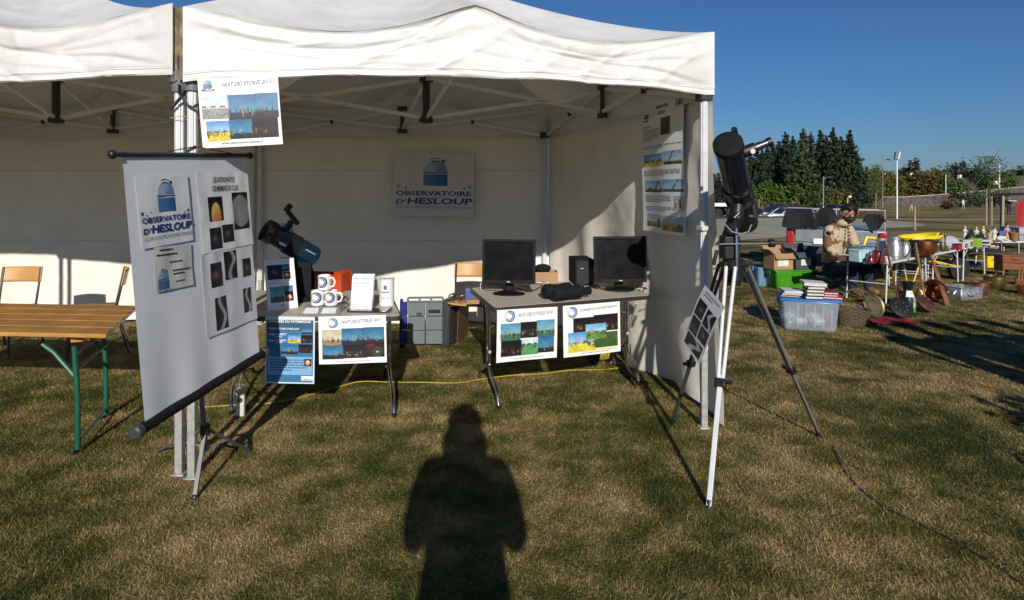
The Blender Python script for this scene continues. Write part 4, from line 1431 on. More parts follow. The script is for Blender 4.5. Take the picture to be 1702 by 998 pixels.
for p, s in ((S_BL, -1), (S_BR, 1)):
    b = B(); b.lathe([(0, -.02), (.022, -.02), (.031, -.012), (.031, .02), (.0, .02)], p + d * s * .015, 18, M=(d).to_track_quat('Z', 'Y').to_matrix())
    obj('end_cap', b, DGREY, cs_)
d2 = (S_TR - S_TL).normalized()
b = B(); b.cyl(S_TL - d2 * .02, S_TR + d2 * .02, .013, n=12)
tb = obj('top_bar', b, BLACK, ps)
for p in (S_TL - d2 * .02, S_TR + d2 * .02):
    b = B(); b.ball(p, .021, 12); obj('end_knob', b, BLACK, tb)
STEELD = mat('dark_grey_steel', (.16, .16, .16), .5, .4)
pc = gp(333, 790)                              # tripod centre on the grass
pole_x = Vector((-1.652, 3.37, 0))
topm = S_TL.lerp(S_TR, .52)
b = B(); b.cyl((pole_x.x, pole_x.y, .18), (topm.x - .05, topm.y, topm.z - .05), .013, n=10)
obj('pole', b, STEELD, ps)
b = B(); b.tube([topm + Vector((-.05, 0, -.06)), topm + Vector((-.04, 0, .02)), topm + Vector((0, .01, .045))], .009, 6); obj('hook', b, DGREY, ps)
b = B(); b.tube([S_TL.lerp(S_TR, .30) + Vector((0, 0, .012)), topm + Vector((0, 0, .045)), S_TL.lerp(S_TR, .84) + Vector((0, 0, .012))], .003, 6); obj('hanger_wire', b, DGREY, ps)
b = B(); b.cyl((pole_x.x, pole_x.y, .27), (pole_x.x, pole_x.y, .325), .026, n=14); obj('collar', b, BLACK, ps)
for q in ((323, 832), (266, 752), (414, 752)):
    f = gp(*q)
    b = B()
    b.bar((pole_x.x + (f.x - pole_x.x) * .05, pole_x.y + (f.y - pole_x.y) * .05, .29), (f.x, f.y, .012), .022, .012)
    lg = obj('leg', b, STEELD, ps, bevel=.002)
    b = B(); b.ball((f.x, f.y, .014), .016, 8); obj('rubber_foot', b, BLACK, lg)
    m_ = Vector((pole_x.x, pole_x.y, .2)).lerp(Vector((f.x, f.y, .01)), .0)
    b = B(); b.bar(m_, (pole_x.x + (f.x - pole_x.x) * .5, pole_x.y + (f.y - pole_x.y) * .5, .16), .012, .006); obj('brace', b, GALV, ps)

def screen_uv(px, py):
    "where on the cloth a photo pixel falls"
    u = v = .5
    def pr(u, v):
        p = scr(u, v)
        return CX + p.x / p.y * FPX, HOR - (p.z - EYE) / p.y * FPX
    for _ in range(12):
        x, y = pr(u, v)
        xu, yu = pr(u + .01, v)
        xv, yv = pr(u, v + .01)
        a, b_, c, d_ = (xu - x) / .01, (xv - x) / .01, (yu - y) / .01, (yv - y) / .01
        det = a * d_ - b_ * c
        ex, ey = px - x, py - y
        u += (ex * d_ - b_ * ey) / det
        v += (a * ey - c * ex) / det
    return u, v
def pinned(name, label, tl, tr, bl, br, elements, seed, base=WHITEC, amp=.0025, off=.005):
    Q = [screen_uv(*q) for q in (tl, tr, bl, br)]
    P = [scr(*q, off) for q in Q]
    w, h = ((P[1] - P[0]).length + (P[3] - P[2]).length) / 2, ((P[2] - P[0]).length + (P[3] - P[1]).length) / 2
    M = sheet_matrix(P[0], P[1], P[2])
    Mi = M.inverted()
    def bend(x, z):
        fx, fz = x / w, -z / h
        u = (Q[0][0] * (1 - fx) + Q[1][0] * fx) * (1 - fz) + (Q[2][0] * (1 - fx) + Q[3][0] * fx) * fz
        v = (Q[0][1] * (1 - fx) + Q[1][1] * fx) * (1 - fz) + (Q[2][1] * (1 - fx) + Q[3][1] * fx) * fz
        q = Mi @ scr(u, v, off + amp * (1 + noise.noise((x * 13, z * 10, seed)) + .7 * math.sin(x * 50 + seed) * max(0, .5 + z)))
        return q.y
    return poster(name, label, 'poster', w, h, M, elements, group='sheets pinned to the projection screen', seed=seed, base=base, bend=bend)
pinned('club_poster', 'white sheet with dome logo and OBSERVATOIRE D\'HESLOUP at the upper left of the projection screen', (222, 294), (310, 292), (237, 416), (320, 398),
       [('dome', .36, .06, .33, .46)] + [('text', 'OBSERVATOIRE', .03, .575, .94, .085, NAVY, 0, .025), ('text', "D'", .03, .725, .14, .085, NAVY, .2, .03), ('text', 'HESLOUP', .19, .69, .79, .12, NAVY, .2, .035),
        ('text', "CLUB D'ASTRONOMIE ORNAIS", .03, .845, .94, .055, GREYT, .15, .0)] + [('star', .05, .52, .034, NAVY), ('star', .13, .55, .02, NAVY), ('star', .2, .51, .014, NAVY), ('star', .94, .53, .034, NAVY), ('star', .87, .55, .02, NAVY)], 3)
pinned('notice_sheet', 'greyish notice with lines of text and a beige observatory below the logo sheet', (253, 412), (315, 405), (260, 488), (321, 472),
       [('lines', .12, .06, .6, .09, 1, INK), ('lines', .05, .17, .9, .09, 1, INK), ('lines', .38, .36, .56, .07, 1, INK), ('lines', .45, .56, .5, .16, 2, INK), ('lines', .5, .82, .42, .06, 1, INK),
        ('dome', .05, .52, .28, .44), ('photo', 'works', .02, .97, .38, .03, 5)], 5, base=srgb(205, 203, 198))
AST = [('text', 'LES ASTROPHOTOS', .23, .03, .36, .036, INK, 0, .01), ('text', 'DES MEMBRES DU CLUB', .20, .085, .43, .036, INK, 0, .01)]
pinned('photo_sheet', 'tall sheet LES ASTROPHOTOS DES MEMBRES DU CLUB with pictures of the moon and sun', (324, 287), (412, 287), (335, 420), (416, 409),
       [('text', 'LES ASTROPHOTOS', .28, .06, .42, .07, INK, 0, .01), ('text', 'DES MEMBRES DU CLUB', .25, .17, .5, .07, INK, 0, .01),
        ('photo', 'glow', .16, .31, .27, .31, 2), ('photo', 'moon', .62, .27, .33, .50, 3), ('photo', 'dim', .14, .70, .22, .27, 4), ('photo', 'dim', .38, .68, .22, .23, 5)], 7)
pinned('photo_sheet', 'crinkled lower sheet of dark nebula pictures under the moon photo', (332, 424), (417, 408), (340, 562), (424, 532),
       [('photo', 'dim', .14, .13, .21, .30, 12), ('photo', 'streak', .40, .02, .25, .36, 13), ('photo', 'dim', .76, .16, .18, .24, 14), ('photo', 'streak', .17, .56, .22, .40, 15), ('photo', 'streak', .73, .55, .17, .32, 16)], 9, base=srgb(214, 214, 216))
for px, py, w_ in ((300, 285, .05), (322, 300, .03), (341, 425, .08)):
    pass

# ================================================================== wooden beer table and chairs under the left tent
PINE = mat('varnished_pine', (.46, .225, .055), .42, var=.22, scale=5, bump=.1, bscale=30, stain=(.16, .06, .02), stain_amt=.5, stain_scale=7, coat=.15)
GREEN = mat('green_steel', (.008, .085, .048), .4, var=.1, spec=.5)
bt = thing('beer_table', 'long varnished pine folding table with green steel legs under the left tent', 'table', (0, 0, 0))
T_NR, T_FR = gp(176, 556, .70), gp(229, 508, .70)
T_NR.z = T_FR.z = .70
ax = Vector((-1, .085, 0)).normalized()
dep = (T_FR - T_NR)
for k in range(5):
    b = B()
    a0, a1 = T_NR + dep * (k / 5) + dep * .004, T_NR + dep * ((k + 1) / 5) - dep * .004
    L_ = 2.2
    vs = []
    for z in (.672, .70):
        vs += [Vector((a0.x, a0.y, z)), Vector((a1.x, a1.y, z)), Vector((a1.x, a1.y, z)) + ax * L_, Vector((a0.x, a0.y, z)) + ax * L_]
    b.add(vs, [(3, 2, 1, 0), (4, 5, 6, 7), (0, 1, 5, 4), (1, 2, 6, 5), (2, 3, 7, 6), (3, 0, 4, 7)])
    obj('plank', b, PINE, bt, bevel=.006)
b = B(); q = T_NR + dep * .1 + ax * .22; q2 = T_NR + dep * .9 + ax * .22
b.bar((q.x, q.y, .645), (q2.x, q2.y, .645), .07, .045); obj('batten', b, PINE, bt, bevel=.004)
f1, f2 = gp(129, 752), gp(176, 694)
def beer_leg(f, s):
    top = Vector((f.x, f.y, 0)) + Vector((-.02, 0, .63))
    b = B()
    b.tube([(f.x, f.y, .02), (f.x, f.y, .35), (top.x, top.y, .64)], .0165, 10)
    l = obj('leg', b, GREEN, bt)
    b = B(); b.tube([(f.x, f.y, .44), (f.x - .07, f.y, .52), (f.x - .15, f.y + .01, .60), (f.x - .22, f.y + .01, .65)], .013, 8); obj('brace', b, GREEN, bt)
    b = B(); b.box((f.x - .01, f.y - .02, .012), (.05, .075, .018), M=Matrix.Rotation(R(-14), 3, 'X')); obj('foot', b, BLACK, l, bevel=.004)
beer_leg(f1, 1); beer_leg(f2, 1)
for z, m_ in ((.06, .009), (.50, .011), (.60, .011)):
    b = B(); b.cyl((f1.x, f1.y, z), (f2.x, f2.y, z), m_, n=8); obj('crossbar', b, GREEN if z < .1 else BLACK, bt)

PLY = mat('varnished_plywood', (.50, .27, .085), .4, var=.12, scale=4, coat=.2)
BROWNT = mat('brown_steel_tube', (.035, .028, .022), .4)
def chair(label, loc, rz, group='school chairs in the tents', ply=PLY):
    t = thing('school_chair', label, 'chair', loc, rz, group)
    b = B()
    b.grid(10, 10, lambda u, v: Vector(((u - .5) * .38, (v - .5) * .38 - .02, .455 - .02 * math.sin(math.pi * u) - .015 * v)))
    obj('seat', b, ply, t, solid=.012, bevel=0)
    b = B()
    b.grid(14, 6, lambda u, v: Vector(((u - .5) * .385, .205 + .035 * math.sin(math.pi * u) + .03 * v, .655 + .15 * v)))
    obj('backrest', b, ply, t, solid=.011)
    for s in (-1, 1):
        b = B(); b.tube([(s * .175, .235, .80), (s * .178, .20, .62), (s * .175, .165, .45), (s * .18, .21, .22), (s * .185, .27, .01)], .0105, 8); obj('leg', b, BROWNT, t)
        b = B(); b.tube([(s * .16, .15, .44), (s * .16, -.15, .44), (s * .175, -.20, .40), (s * .185, -.22, .01)], .0105, 8); obj('leg', b, BROWNT, t)
    b = B(); b.cyl((-.165, .16, .43), (.165, .16, .43), .009, n=8); obj('crossbar', b, BROWNT, t)
    b = B(); b.cyl((-.17, -.17, .425), (.17, -.17, .425), .009, n=8); obj('crossbar', b, BROWNT, t)
    return t
c0 = chair('school chair at the left edge, plywood back square to the photo, behind the pine table', (-4.90, 6.05, 0), R(4))
c1 = dup(c0, (-4.02, 6.05, 0), R(-58), label='turned school chair behind the right end of the pine table, next to the projection screen')
c2 = dup(c0, (-.43, 6.38, 0), R(-4), label='school chair behind the right display table with a blue box on its seat')
c3 = dup(c0, (.045, 6.50, 0), R(6), label='school chair hidden behind the left monitor, only its right edge showing')

# ================================================================== the two folding display tables
LAM = mat('beige_laminate', (.50, .455, .375), .5, var=.12, scale=60)
EDGE = mat('dark_edge_band', (.03, .024, .02), .5)
def display_table(label, nl, nr, fr, fl, legs):
    t = thing('folding_table', label, 'table', (0, 0, 0), 0, 'beige folding tables on chrome legs')
    z = .74
    P = [Vector((p.x, p.y, 0)) for p in (nl, nr, fr, fl)]
    def round_poly(P, r, inset):
        out, n = [], len(P)
        c = sum(P, Vector()) / n
        for i in range(n):
            a, p, q = P[i - 1], P[i], P[(i + 1) % n]
            d0, d1 = (a - p).normalized(), (q - p).normalized()
            for k in range(6):
                f = k / 5
                s = p + d0 * r * (1 - f) ** 2 + d1 * r * f ** 2
                out.append(s + (c - s).normalized() * inset)
        return out
    for nm, zz0, zz1, ins, m_ in (('edge_band', z - .032, z - .001, 0, EDGE), ('tabletop', z - .030, z + .001, .012, LAM)):
        rp = round_poly(P, .05, ins)
        n = len(rp)
        b = B()
        b.add([(p.x, p.y, zz0) for p in rp] + [(p.x, p.y, zz1) for p in rp], [tuple(range(n - 1, -1, -1)), tuple(range(n, 2 * n))] + [(k, (k + 1) % n, n + (k + 1) % n, n + k) for k in range(n)])
        obj(nm, b, m_, t, smooth=30)
    for e0, e1 in legs:                         # e0, e1: feet on the near and the far side of one end
        d = (e1 - e0)
        m_ = (e0 + e1) / 2
        dn = d.normalized()
        for s, f in ((-1, e0), (1, e1)):
            b = B()
            c = m_ + dn * s * .045
            ft = Vector((f.x, f.y, 0))
            pts = [c + Vector((0, 0, .70)), c + Vector((0, 0, .30)), c + Vector((0, 0, .22)), c.lerp(ft, .25) + Vector((0, 0, .165)), c.lerp(ft, .62) + Vector((0, 0, .135)), c.lerp(ft, .86) + Vector((0, 0, .09)), ft + Vector((0, 0, .008))]
            sm = []
            for i in range(len(pts) - 1):
                for k in range(4):
                    p0, p1, p2, p3 = pts[max(0, i - 1)], pts[i], pts[i + 1], pts[min(len(pts) - 1, i + 2)]
                    g = k / 4
                    sm.append(.5 * ((2 * p1) + (p2 - p0) * g + (2 * p0 - 5 * p1 + 4 * p2 - p3) * g * g + (3 * p1 - p0 - 3 * p2 + p3) * g ** 3))
            b.tube(sm + [pts[-1]], .0135, 10)
            l = obj('leg', b, CHROME, t)
            b = B(); b.cyl((ft.x, ft.y, 0), (ft.x, ft.y, .03), .016, n=10); obj('rubber_foot', b, BLACK, l)
        b = B(); b.bar(m_ - dn * .33 + Vector((0, 0, .695)), m_ + dn * .33 + Vector((0, 0, .695)), .03, .02); obj('rail', b, DGREY, t)
        b = B(); b.bar(m_ - dn * .06 + Vector((0, 0, .33)), m_ + dn * .06 + Vector((0, 0, .33)), .02, .02); obj('clamp', b, GALV, t)
        b = B(); b.tube([m_ + Vector((0, 0, .50)), m_ + Vector((0, 0, .55)) + ((sum(P, Vector()) / 4) - m_) * .25, m_ + Vector((0, 0, .69)) + ((sum(P, Vector()) / 4) - m_) * .42], .007, 6); obj('folding_strut', b, CHROME, t)
    return t
TN_L, TN_R = gp(421, 527, .74), gp(668, 526, .74)
TF_R, TF_L = gp(648, 483, .74), gp(455, 483, .74)
TN_L.x -= .38; TF_L.x -= .34
display_table('left display table with mugs and the small blue telescope', TN_L, TN_R, TF_R, TF_L, ((gp(655, 694), gp(640, 628)), (gp(384, 690), gp(402, 622))))
T2 = [gp(820, 512, .74), gp(1084, 491, .74), None, gp(780, 479, .74)]
T2[2] = T2[3] + (T2[1] - T2[0])
display_table('right display table with two black monitors and big binoculars', *T2, ((gp(829, 681), gp(797, 628)), (gp(1062, 640), gp(1022, 592))))

# sheets taped to the front edges
def edge_pt(px, py, a, b_, off=.012):
    g = (px - CX) / FPX
    d = b_ - a
    s = (g * a.y - a.x) / (d.x - g * d.y)
    p = a + d * s
    n = Vector((d.y, -d.x, 0)).normalized()
    return ap(px, py, p.y + n.y * off)
WWW = 'www.observatoire-hesloup.fr'
WWWE = lambda x=.25: ('text', WWW, x, .935, .5, .035, INK, .2, 0)
GE = 'sheets taped to the table edges'
def hang(label, a, b_, tl, tr, h, els, seed, tilt=(0, 0), base=WHITEC):
    p0, p1 = edge_pt(*tl, a, b_), edge_pt(*tr, a, b_)
    W = (p1 - p0).length
    dn = Vector((tilt[0], tilt[1], -1))
    return poster('event_poster', label, 'poster', W, h, sheet_matrix(p0, p1, p0 + dn * .3), els, GE, seed=seed, base=base)
SKYB = srgb(62, 118, 158)
hang('blue JOURNEES DU PATRIMOINE sheet with programme, taped to the left end of the left table', TN_L, TN_R, (441, 526), (524, 527), .445,
     [('rect', .03, .05, .94, .93, srgb(58, 112, 152)), ('rect', .03, .05, .94, .16, srgb(52, 92, 112), 1.3), ('text', 'JOURNEES DU PATRIMOINE', .06, .055, .86, .045, WHITEC, 0, .03), ('text', "OBSERVATOIRE D'HESLOUP", .07, .165, .62, .03, WHITEC, 0, .02),
      ('text', 'SAM 16 SEPT', .07, .25, .36, .032, WHITEC, 0, .02), ('text', 'DIM 17 SEPT', .07, .345, .36, .032, WHITEC, 0, .02), ('lines', .2, .30, .24, .02, 1, WHITEC), ('lines', .2, .385, .24, .02, 1, WHITEC),
      ('photo', 'dusk', .74, .165, .21, .09, 1, 2), ('photo', 'field', .46, .275, .26, .12, 2, 2), ('photo', 'night', .73, .27, .23, .12, 3, 2), ('photo', 'dusk', .33, .42, .33, .14, 4, 2), ('photo', 'night', .68, .41, .28, .13, 5, 2),
      ('rect', .05, .60, .9, .27, srgb(122, 170, 205), 1.6), ('lines', .1, .64, .75, .19, 5, srgb(60, 90, 120)), ('photo', 'sun', .79, .63, .15, .11, 6, 2.2), ('rect', .74, .885, .23, .065, WHITEC, 1.6), ('text', 'HESLOUP', .79, .92, .15, .02, NAVY, 0, .02, 0)], 2, base=srgb(205, 215, 224))
hang('white photo sheet NUIT DES ETOILES 2017 taped to the right part of the left table', TN_L, TN_R, (529, 527), (641, 524), .315,
     [('badge', .215, .14, .075), ('text', 'NUIT DES ETOILES 2017', .34, .09, .58, .065, INK, .35, .0, .03), ('photo', 'indoor', .05, .28, .29, .33, 21), ('photo', 'dusk', .34, .26, .33, .36, 22), ('photo', 'dusk', .66, .25, .31, .36, 23),
      ('photo', 'dusk', .05, .61, .31, .29, 24), ('photo', 'night', .355, .61, .35, .28, 25), ('photo', 'ring', .70, .60, .27, .28, 26), WWWE()], 4)
hang('white photo sheet NUIT DES ETOILES 2016 taped to the left part of the right table', T2[0], T2[1], (826, 516), (926, 510), .375,
     [('badge', .21, .13, .085), ('text', 'NUIT DES ETOILES 2016', .34, .09, .57, .065, INK, .3, .0, .03), ('photo', 'green', .06, .27, .33, .33, 31), ('photo', 'night', .39, .26, .27, .31, 32), ('photo', 'green', .655, .24, .30, .32, 33),
      ('photo', 'night', .07, .60, .36, .30, 34), ('photo', 'pitch', .41, .58, .27, .32, 35, 1.5), ('photo', 'dusk', .67, .56, .28, .32, 36), WWWE(.27)], 6, tilt=(.03, 0))
hang('white photo sheet JOURNEES DU PATRIMOINE 2016 taped to the right part of the right table', T2[0], T2[1], (936, 509), (1030, 501), .385,
     [('badge', .16, .14, .085), ('text', 'JOURNEES DU PATRIMOINE 2016', .27, .09, .66, .06, INK, .3, .0, .03), ('photo', 'night', .17, .26, .36, .28, 41), ('photo', 'night', .52, .23, .44, .33, 42), ('photo', 'field', .08, .54, .46, .37, 43, 1.6),
      ('photo', 'day', .38, .40, .36, .30, 44, 2.2), ('photo', 'lawn', .54, .58, .41, .30, 45, 1.3), ('rect', .08, .90, .86, .03, srgb(215, 200, 90), 1.2), WWWE(.3)], 8, tilt=(.09, 0))

# ================================================================== on the left table
TZ = .7425
def tp(px, py):
    return gp(px, py, TZ)
# price board leaning back
GB = 'sheets taped to the table edges'
p = tp(431, 520); p1 = tp(484, 512)
bl_ = Vector((p.x - .02, p.y + .03, TZ)); br_ = Vector((p1.x, p1.y - .01, TZ))
hh = .345
tl_ = bl_ + Vector((-.01, .12, hh)); tr_ = br_ + Vector((-.085, .12, hh))
poster('price_board', 'white leaning board of postcards marked 1 euro at the left end of the left table', 'board', (br_ - bl_).length * .95, hh * 1.05, sheet_matrix(tl_, tl_ + (br_ - bl_), bl_),
       [('photo', 'dim', .08, .12, .50, .29, 4), ('photo', 'dusk', .56, .12, .28, .14, 5), ('photo', 'sun', .60, .27, .24, .14, 6, 1.5), ('lines', .2, .43, .5, .02, 1, srgb(190, 70, 50)), ('lines', .08, .48, .8, .02, 1, INK),
        ('photo', 'green', .12, .55, .46, .31, 7), ('photo', 'dusk', .56, .55, .32, .15, 8), ('photo', 'sun', .60, .70, .28, .15, 9), ('text', '1 €', .42, .90, .12, .05, INK, 0, .02)], thick=.002, seed=4, bend=lambda x, z: 0)

# small blue telescope on a rocker base
BLUET = mat('metallic_blue_tube', (.006, .040, .075), .28, .35, var=.06, spec=.6, coat=.5)
dz = thing('tabletop_telescope', 'small dark blue reflector telescope on a black tabletop mount', 'telescope', (0, 0, 0))
up_c, lo_c = ap(444, 384, 4.62), ap(521, 427, 4.86)
ax_ = (lo_c - up_c).normalized()
MQ = ax_.to_track_quat('Z', 'Y').to_matrix()
Ld = (lo_c - up_c).length
def along(t0, prof, nm, m_, par):
    b = B(); b.lathe([(r, z) for r, z in prof], up_c + ax_ * t0, 28, M=MQ); return obj(nm, b, m_, par)
along(0, [(.0, .02), (.078, .02), (.082, -.015), (.087, -.015), (.087, .05), (.083, .055)], 'front_ring', BLACK, dz)
along(0, [(.082, .05), (.082, Ld - .01), (.07, Ld + .015), (0, Ld + .018)], 'tube', BLUET, dz)
along(0, [(.0825, Ld * .40), (.086, Ld * .40), (.086, Ld * .62), (.0825, Ld * .62)], 'clamp_band', BLACKM, dz)
sx_ = ax_.cross(Vector((0, 0, 1))).normalized()
nu = sx_.cross(ax_).normalized()
if nu.z < 0: nu = -nu
tocam = (Vector((0, 0, 1.6)) - up_c); tocam = (tocam - ax_ * tocam.dot(ax_)).normalized()
fpos = up_c + ax_ * .10 + (nu * .8 + tocam * .45).normalized() * .085
fo = (nu * .8 + tocam * .45).normalized()
b = B(); b.cyl(fpos, fpos + fo * .05, .026, n=16); b.cyl(fpos + fo * .05, fpos + fo * .085, .019, n=16); obj('focuser', b, BLACK, dz)
b = B(); b.cyl(fpos + fo * .02 - ax_ * .05, fpos + fo * .02 + ax_ * .05, .012, n=12); obj('focus_knob', b, CHROME, dz)
fb = up_c + ax_ * .13 + nu * .09
b = B(); b.bar(fb, fb + nu * .06 - ax_ * .02, .02, .03); fk = obj('finder_bracket', b, BLACK, dz, bevel=.004)
b = B(); b.bar(fb + nu * .065 + ax_ * .05, fb + nu * .11 - ax_ * .075, .03, .035); obj('red_dot_finder', b, BLACK, dz, bevel=.006)
b = B(); b.bar(fb + nu * .10 - ax_ * .085, fb + nu * .165 - ax_ * .075, .036, .04); obj('finder_window', b, BLACK, dz, bevel=.006)
b = B(); b.box(up_c + ax_ * .12 + tocam * .083 - nu * .03, (.052, .004, .018), M=Matrix((ax_, tocam, nu)).transposed()); obj('maker_plate', b, WHITEP, dz)
b = B(); b.box(up_c + ax_ * (Ld * .82) + tocam * .0825 + nu * .02, (.09, .003, .008), M=Matrix((ax_, tocam, nu)).transposed()); obj('tube_badge', b, GALV, dz)
bc = Vector((lo_c.x - .095, 4.80, TZ))
b = B()
prof = [(-.10, .02), (-.10, .10), (-.085, .26), (-.07, .34), (-.02, .36), (.03, .33), (.10, .14), (.11, .02)]
n = len(prof)
b.add([(bc.x + x, bc.y + y, TZ + z) for y in (.10, .125) for x, z in prof], [tuple(range(n)), tuple(range(2 * n - 1, n - 1, -1))] + [(k, n + k, n + (k + 1) % n, (k + 1) % n) for k in range(n)])
obj('side_arm', b, BLACKM, dz, bevel=.004)
b = B(); b.lathe([(0, 0), (.16, 0), (.16, .018), (.15, .02), (.15, .028), (.0, .03)], bc, 30); obj('turntable', b, BLACKM, dz)
b = B(); b.box(bc + Vector((-.02, -.01, .17)), (.24, .02, .30)); obj('front_board', b, BLACKM, dz, bevel=.004)
b = B(); b.cyl(bc + Vector((-.05, -.0, .30)), bc + Vector((-.05, -.03, .30)), .02, n=14); obj('tension_knob', b, BLACK, dz)
b = B(); b.box(tp(503, 484) + Vector((0, 0, .012)), (.085, .03, .001), M=Matrix.Rotation(R(40), 3, 'X')); q_ = obj('price_tag', b, WHITEP)
tag(q_, 'small white price card lying at the foot of the blue tabletop telescope', 'card')

# mugs
CER = mat('white_glazed_mug', (.80, .80, .79), .15, var=.02, spec=.6, coat=.4)
def mug(label, loc, rz):
    t = thing('mug', label, 'mug', loc, rz, 'white club mugs stacked on the left table')
    r, h = .043, .104
    b = B(); b.lathe([(0, .004), (r - .006, 0), (r, .006), (r, h - .002), (r - .002, h), (r - .005, h - .002), (r - .006, .012), (0, .010)], n=32); obj('cup', b, CER, t)
    b = B(); b.tube([(r - .004, 0, h * .82), (r + .022, 0, h * .80), (r + .034, 0, h * .55), (r + .024, 0, h * .28), (r - .004, 0, h * .2)], .0065, 8); obj('handle', b, CER, t)
    # emblem wrapped round the cup
    b = B()
    def w(x, z, l): return Vector(((r + l) * math.sin(x / r), -(r + l) * math.cos(x / r), z))
    def arc(r0, r1, a0, a1, c, dx, dz_, l):
        b.col = c
        for i in range(16):
            p_, q_2 = a0 + (a1 - a0) * i / 16, a0 + (a1 - a0) * (i + 1) / 16
            b.add([w(dx + rr * math.cos(g), .058 + dz_ + rr * math.sin(g), l) for rr, g in ((r0, p_), (r0, q_2), (r1, q_2), (r1, p_))], [(0, 1, 2, 3)])
    arc(.031, .038, -2.5, 2.3, srgb(30, 50, 95), 0, 0, .0006)
    arc(.024, .030, -2.2, 2.0, srgb(70, 110, 150), .001, 0, .0006)
    arc(.015, .021, -1.9, 1.8, srgb(30, 50, 95), .002, 0, .0006)
    arc(.034, .040, 2.3, 3.6, srgb(150, 140, 150), 0, 0, .0006)
    arc(0, .010, 0, 6.283, srgb(225, 180, 140), -.018, -.018, .0007)
    obj('logo', b, PRINT, t, smooth=60)
    return t
STZ = TZ + .045
mA, mB = tp(524, 521), tp(548, 520)
mA = Vector((mA.x, mA.y + .05, STZ)); mB = Vector((mA.x + .093, mA.y + .005, STZ))
m0 = mug('lower left white mug of the stack of three, logo towards the front', mA, R(4))
m1 = dup(m0, mB, R(-2), label='lower right white mug of the stack of three, handle showing at its right')
m2 = dup(m0, ((mA.x + mB.x) / 2, mA.y + .003, STZ + .105), R(-8), label='white mug perched on top of the two others')
ACR = mat('clear_acrylic', (.9, .92, .93), .05, trans=.85, alpha=.55, var=.02)
ac = thing('acrylic_stand', 'clear acrylic riser under the three mugs with a price strip', 'display stand', ((mA.x + mB.x) / 2, mA.y, TZ))
b = B(); b.box((0, .0, .041), (.25, .13, .005)); obj('shelf', b, ACR, ac)
b = B(); b.add([(-.125, -.065, .043), (.125, -.065, .043), (.14, -.125, .004), (-.14, -.125, .004)], [(0, 3, 2, 1)]); obj('front_panel', b, ACR, ac, solid=.004, smooth=0)
for s in (-.06, .06):
    b = B(); b.add([(s - .045, -.071, .040), (s + .045, -.071, .040), (s + .05, -.115, .011), (s - .05, -.115, .011)], [(0, 3, 2, 1)]); obj('price_strip', b, WHITEP, ac, solid=.001, smooth=0)
for s in (-.122, .122):
    b = B(); b.box((s, 0, .02), (.005, .12, .038)); obj('support', b, ACR, ac)

# leaflet holder, black tray, collecting tin, orange crate
lh = thing('leaflet_holder', 'clear holder with a thick pile of white leaflets beside the mugs', 'leaflet holder', tp(597, 520) + Vector((0, .05, 0)), R(-3))
for k in range(8):
    b = B(); b.grid(4, 6, lambda u, v: Vector(((u - .5) * .15, .012 * k * .4 + .05 * v, .012 + .225 * v + .0015 * k)))
    lf = obj('leaflet', b, WHITEP, lh, solid=.001)
b = B(); b.add([(-.08, -.014, .008), (.08, -.014, .008), (.08, .0, .085), (-.08, .0, .085)], [(0, 1, 2, 3)]); obj('front_lip', b, ACR, lh, solid=.003, smooth=0)
b = B(); b.box((0, .03, .004), (.17, .12, .006)); obj('base', b, ACR, lh)
b = B(); r_ = B()
for (x, z, w_, h_) in ((-.045, .218, .03, .006), (.02, .220, .07, .004), (0, .185, .12, .003), (-.02, .165, .08, .002), (.01, .150, .09, .002), (-.03, .135, .06, .002), (.0, .12, .1, .002)):
    y_ = .05 * (z - .012) / .225 - .0025
    r_.col = srgb(90, 110, 160) if h_ > .005 else GREYT
    r_.add([(x - w_ / 2, y_, z - h_ / 2), (x + w_ / 2, y_, z - h_ / 2), (x + w_ / 2, y_ + .001, z + h_ / 2), (x - w_ / 2, y_ + .001, z + h_ / 2)], [(0, 1, 2, 3)])
obj('small_print', r_, PRINT, lh, smooth=0)['kind'] = 'stuff'
bt_ = thing('leaflet_tray', 'flat black glossy tray in front of the leaflets', 'tray', tp(613, 519), R(-3))
GLOSSB = mat('glossy_black', (.01, .01, .011), .08, spec=.8, coat=.5)
b = B(); b.box((0, .03, .006), (.29, .11, .010)); obj('base', b, GLOSSB, bt_, bevel=.003)
for s in (-1, 1):
    b = B(); b.box((s * .14, .03, .016), (.008, .11, .014)); obj('rim', b, GLOSSB, bt_, bevel=.002)
tn = thing('collecting_tin', 'white cylindrical collecting tin with a slot on the left table', 'tin', tp(641, 509) + Vector((0, .04, 0)), R(0))
b = B(); b.lathe([(0, 0), (.054, 0), (.054, .19), (.0, .19)], n=36); obj('can', b, mat('white_label_paper', (.74, .74, .73), .5, var=.03), tn)
b = B(); b.lathe([(.054, .188), (.056, .188), (.056, .197), (.048, .197), (.046, .192), (0, .192)], n=36); ld = obj('lid', b, CREAM, tn)
b = B(); b.box((0, -.005, .1925), (.035, .006, .002)); obj('slot', b, BLACK, ld)
b = B()
for a0, a1, z0, z1, c in ((-.25, .25, .12, .15, NAVY), (-.6, .55, .095, .105, GREYT), (-.6, .6, .06, .066, srgb(170, 175, 190)), (-.5, .5, .05, .056, srgb(170, 175, 190))):
    b.col = c
    for i in range(10):
        p_, q_2 = a0 + (a1 - a0) * i / 10, a0 + (a1 - a0) * (i + .8) / 10
        if z1 - z0 > .02 and i in (0, 9): continue
        b.add([(.0546 * math.sin(g), -.0546 * math.cos(g), z) for g, z in ((p_, z0), (q_2, z0), (q_2, z1), (p_, z1))], [(0, 1, 2, 3)])
obj('label_print', b, PRINT, tn, smooth=0)
ORNG = mat('orange_plastic', (.48, .055, .012), .45)
oc = thing('orange_box', 'open orange box behind the mugs, at the foot of the telescope', 'box', tp(541, 484) + Vector((.0, .06, 0)), R(-12))
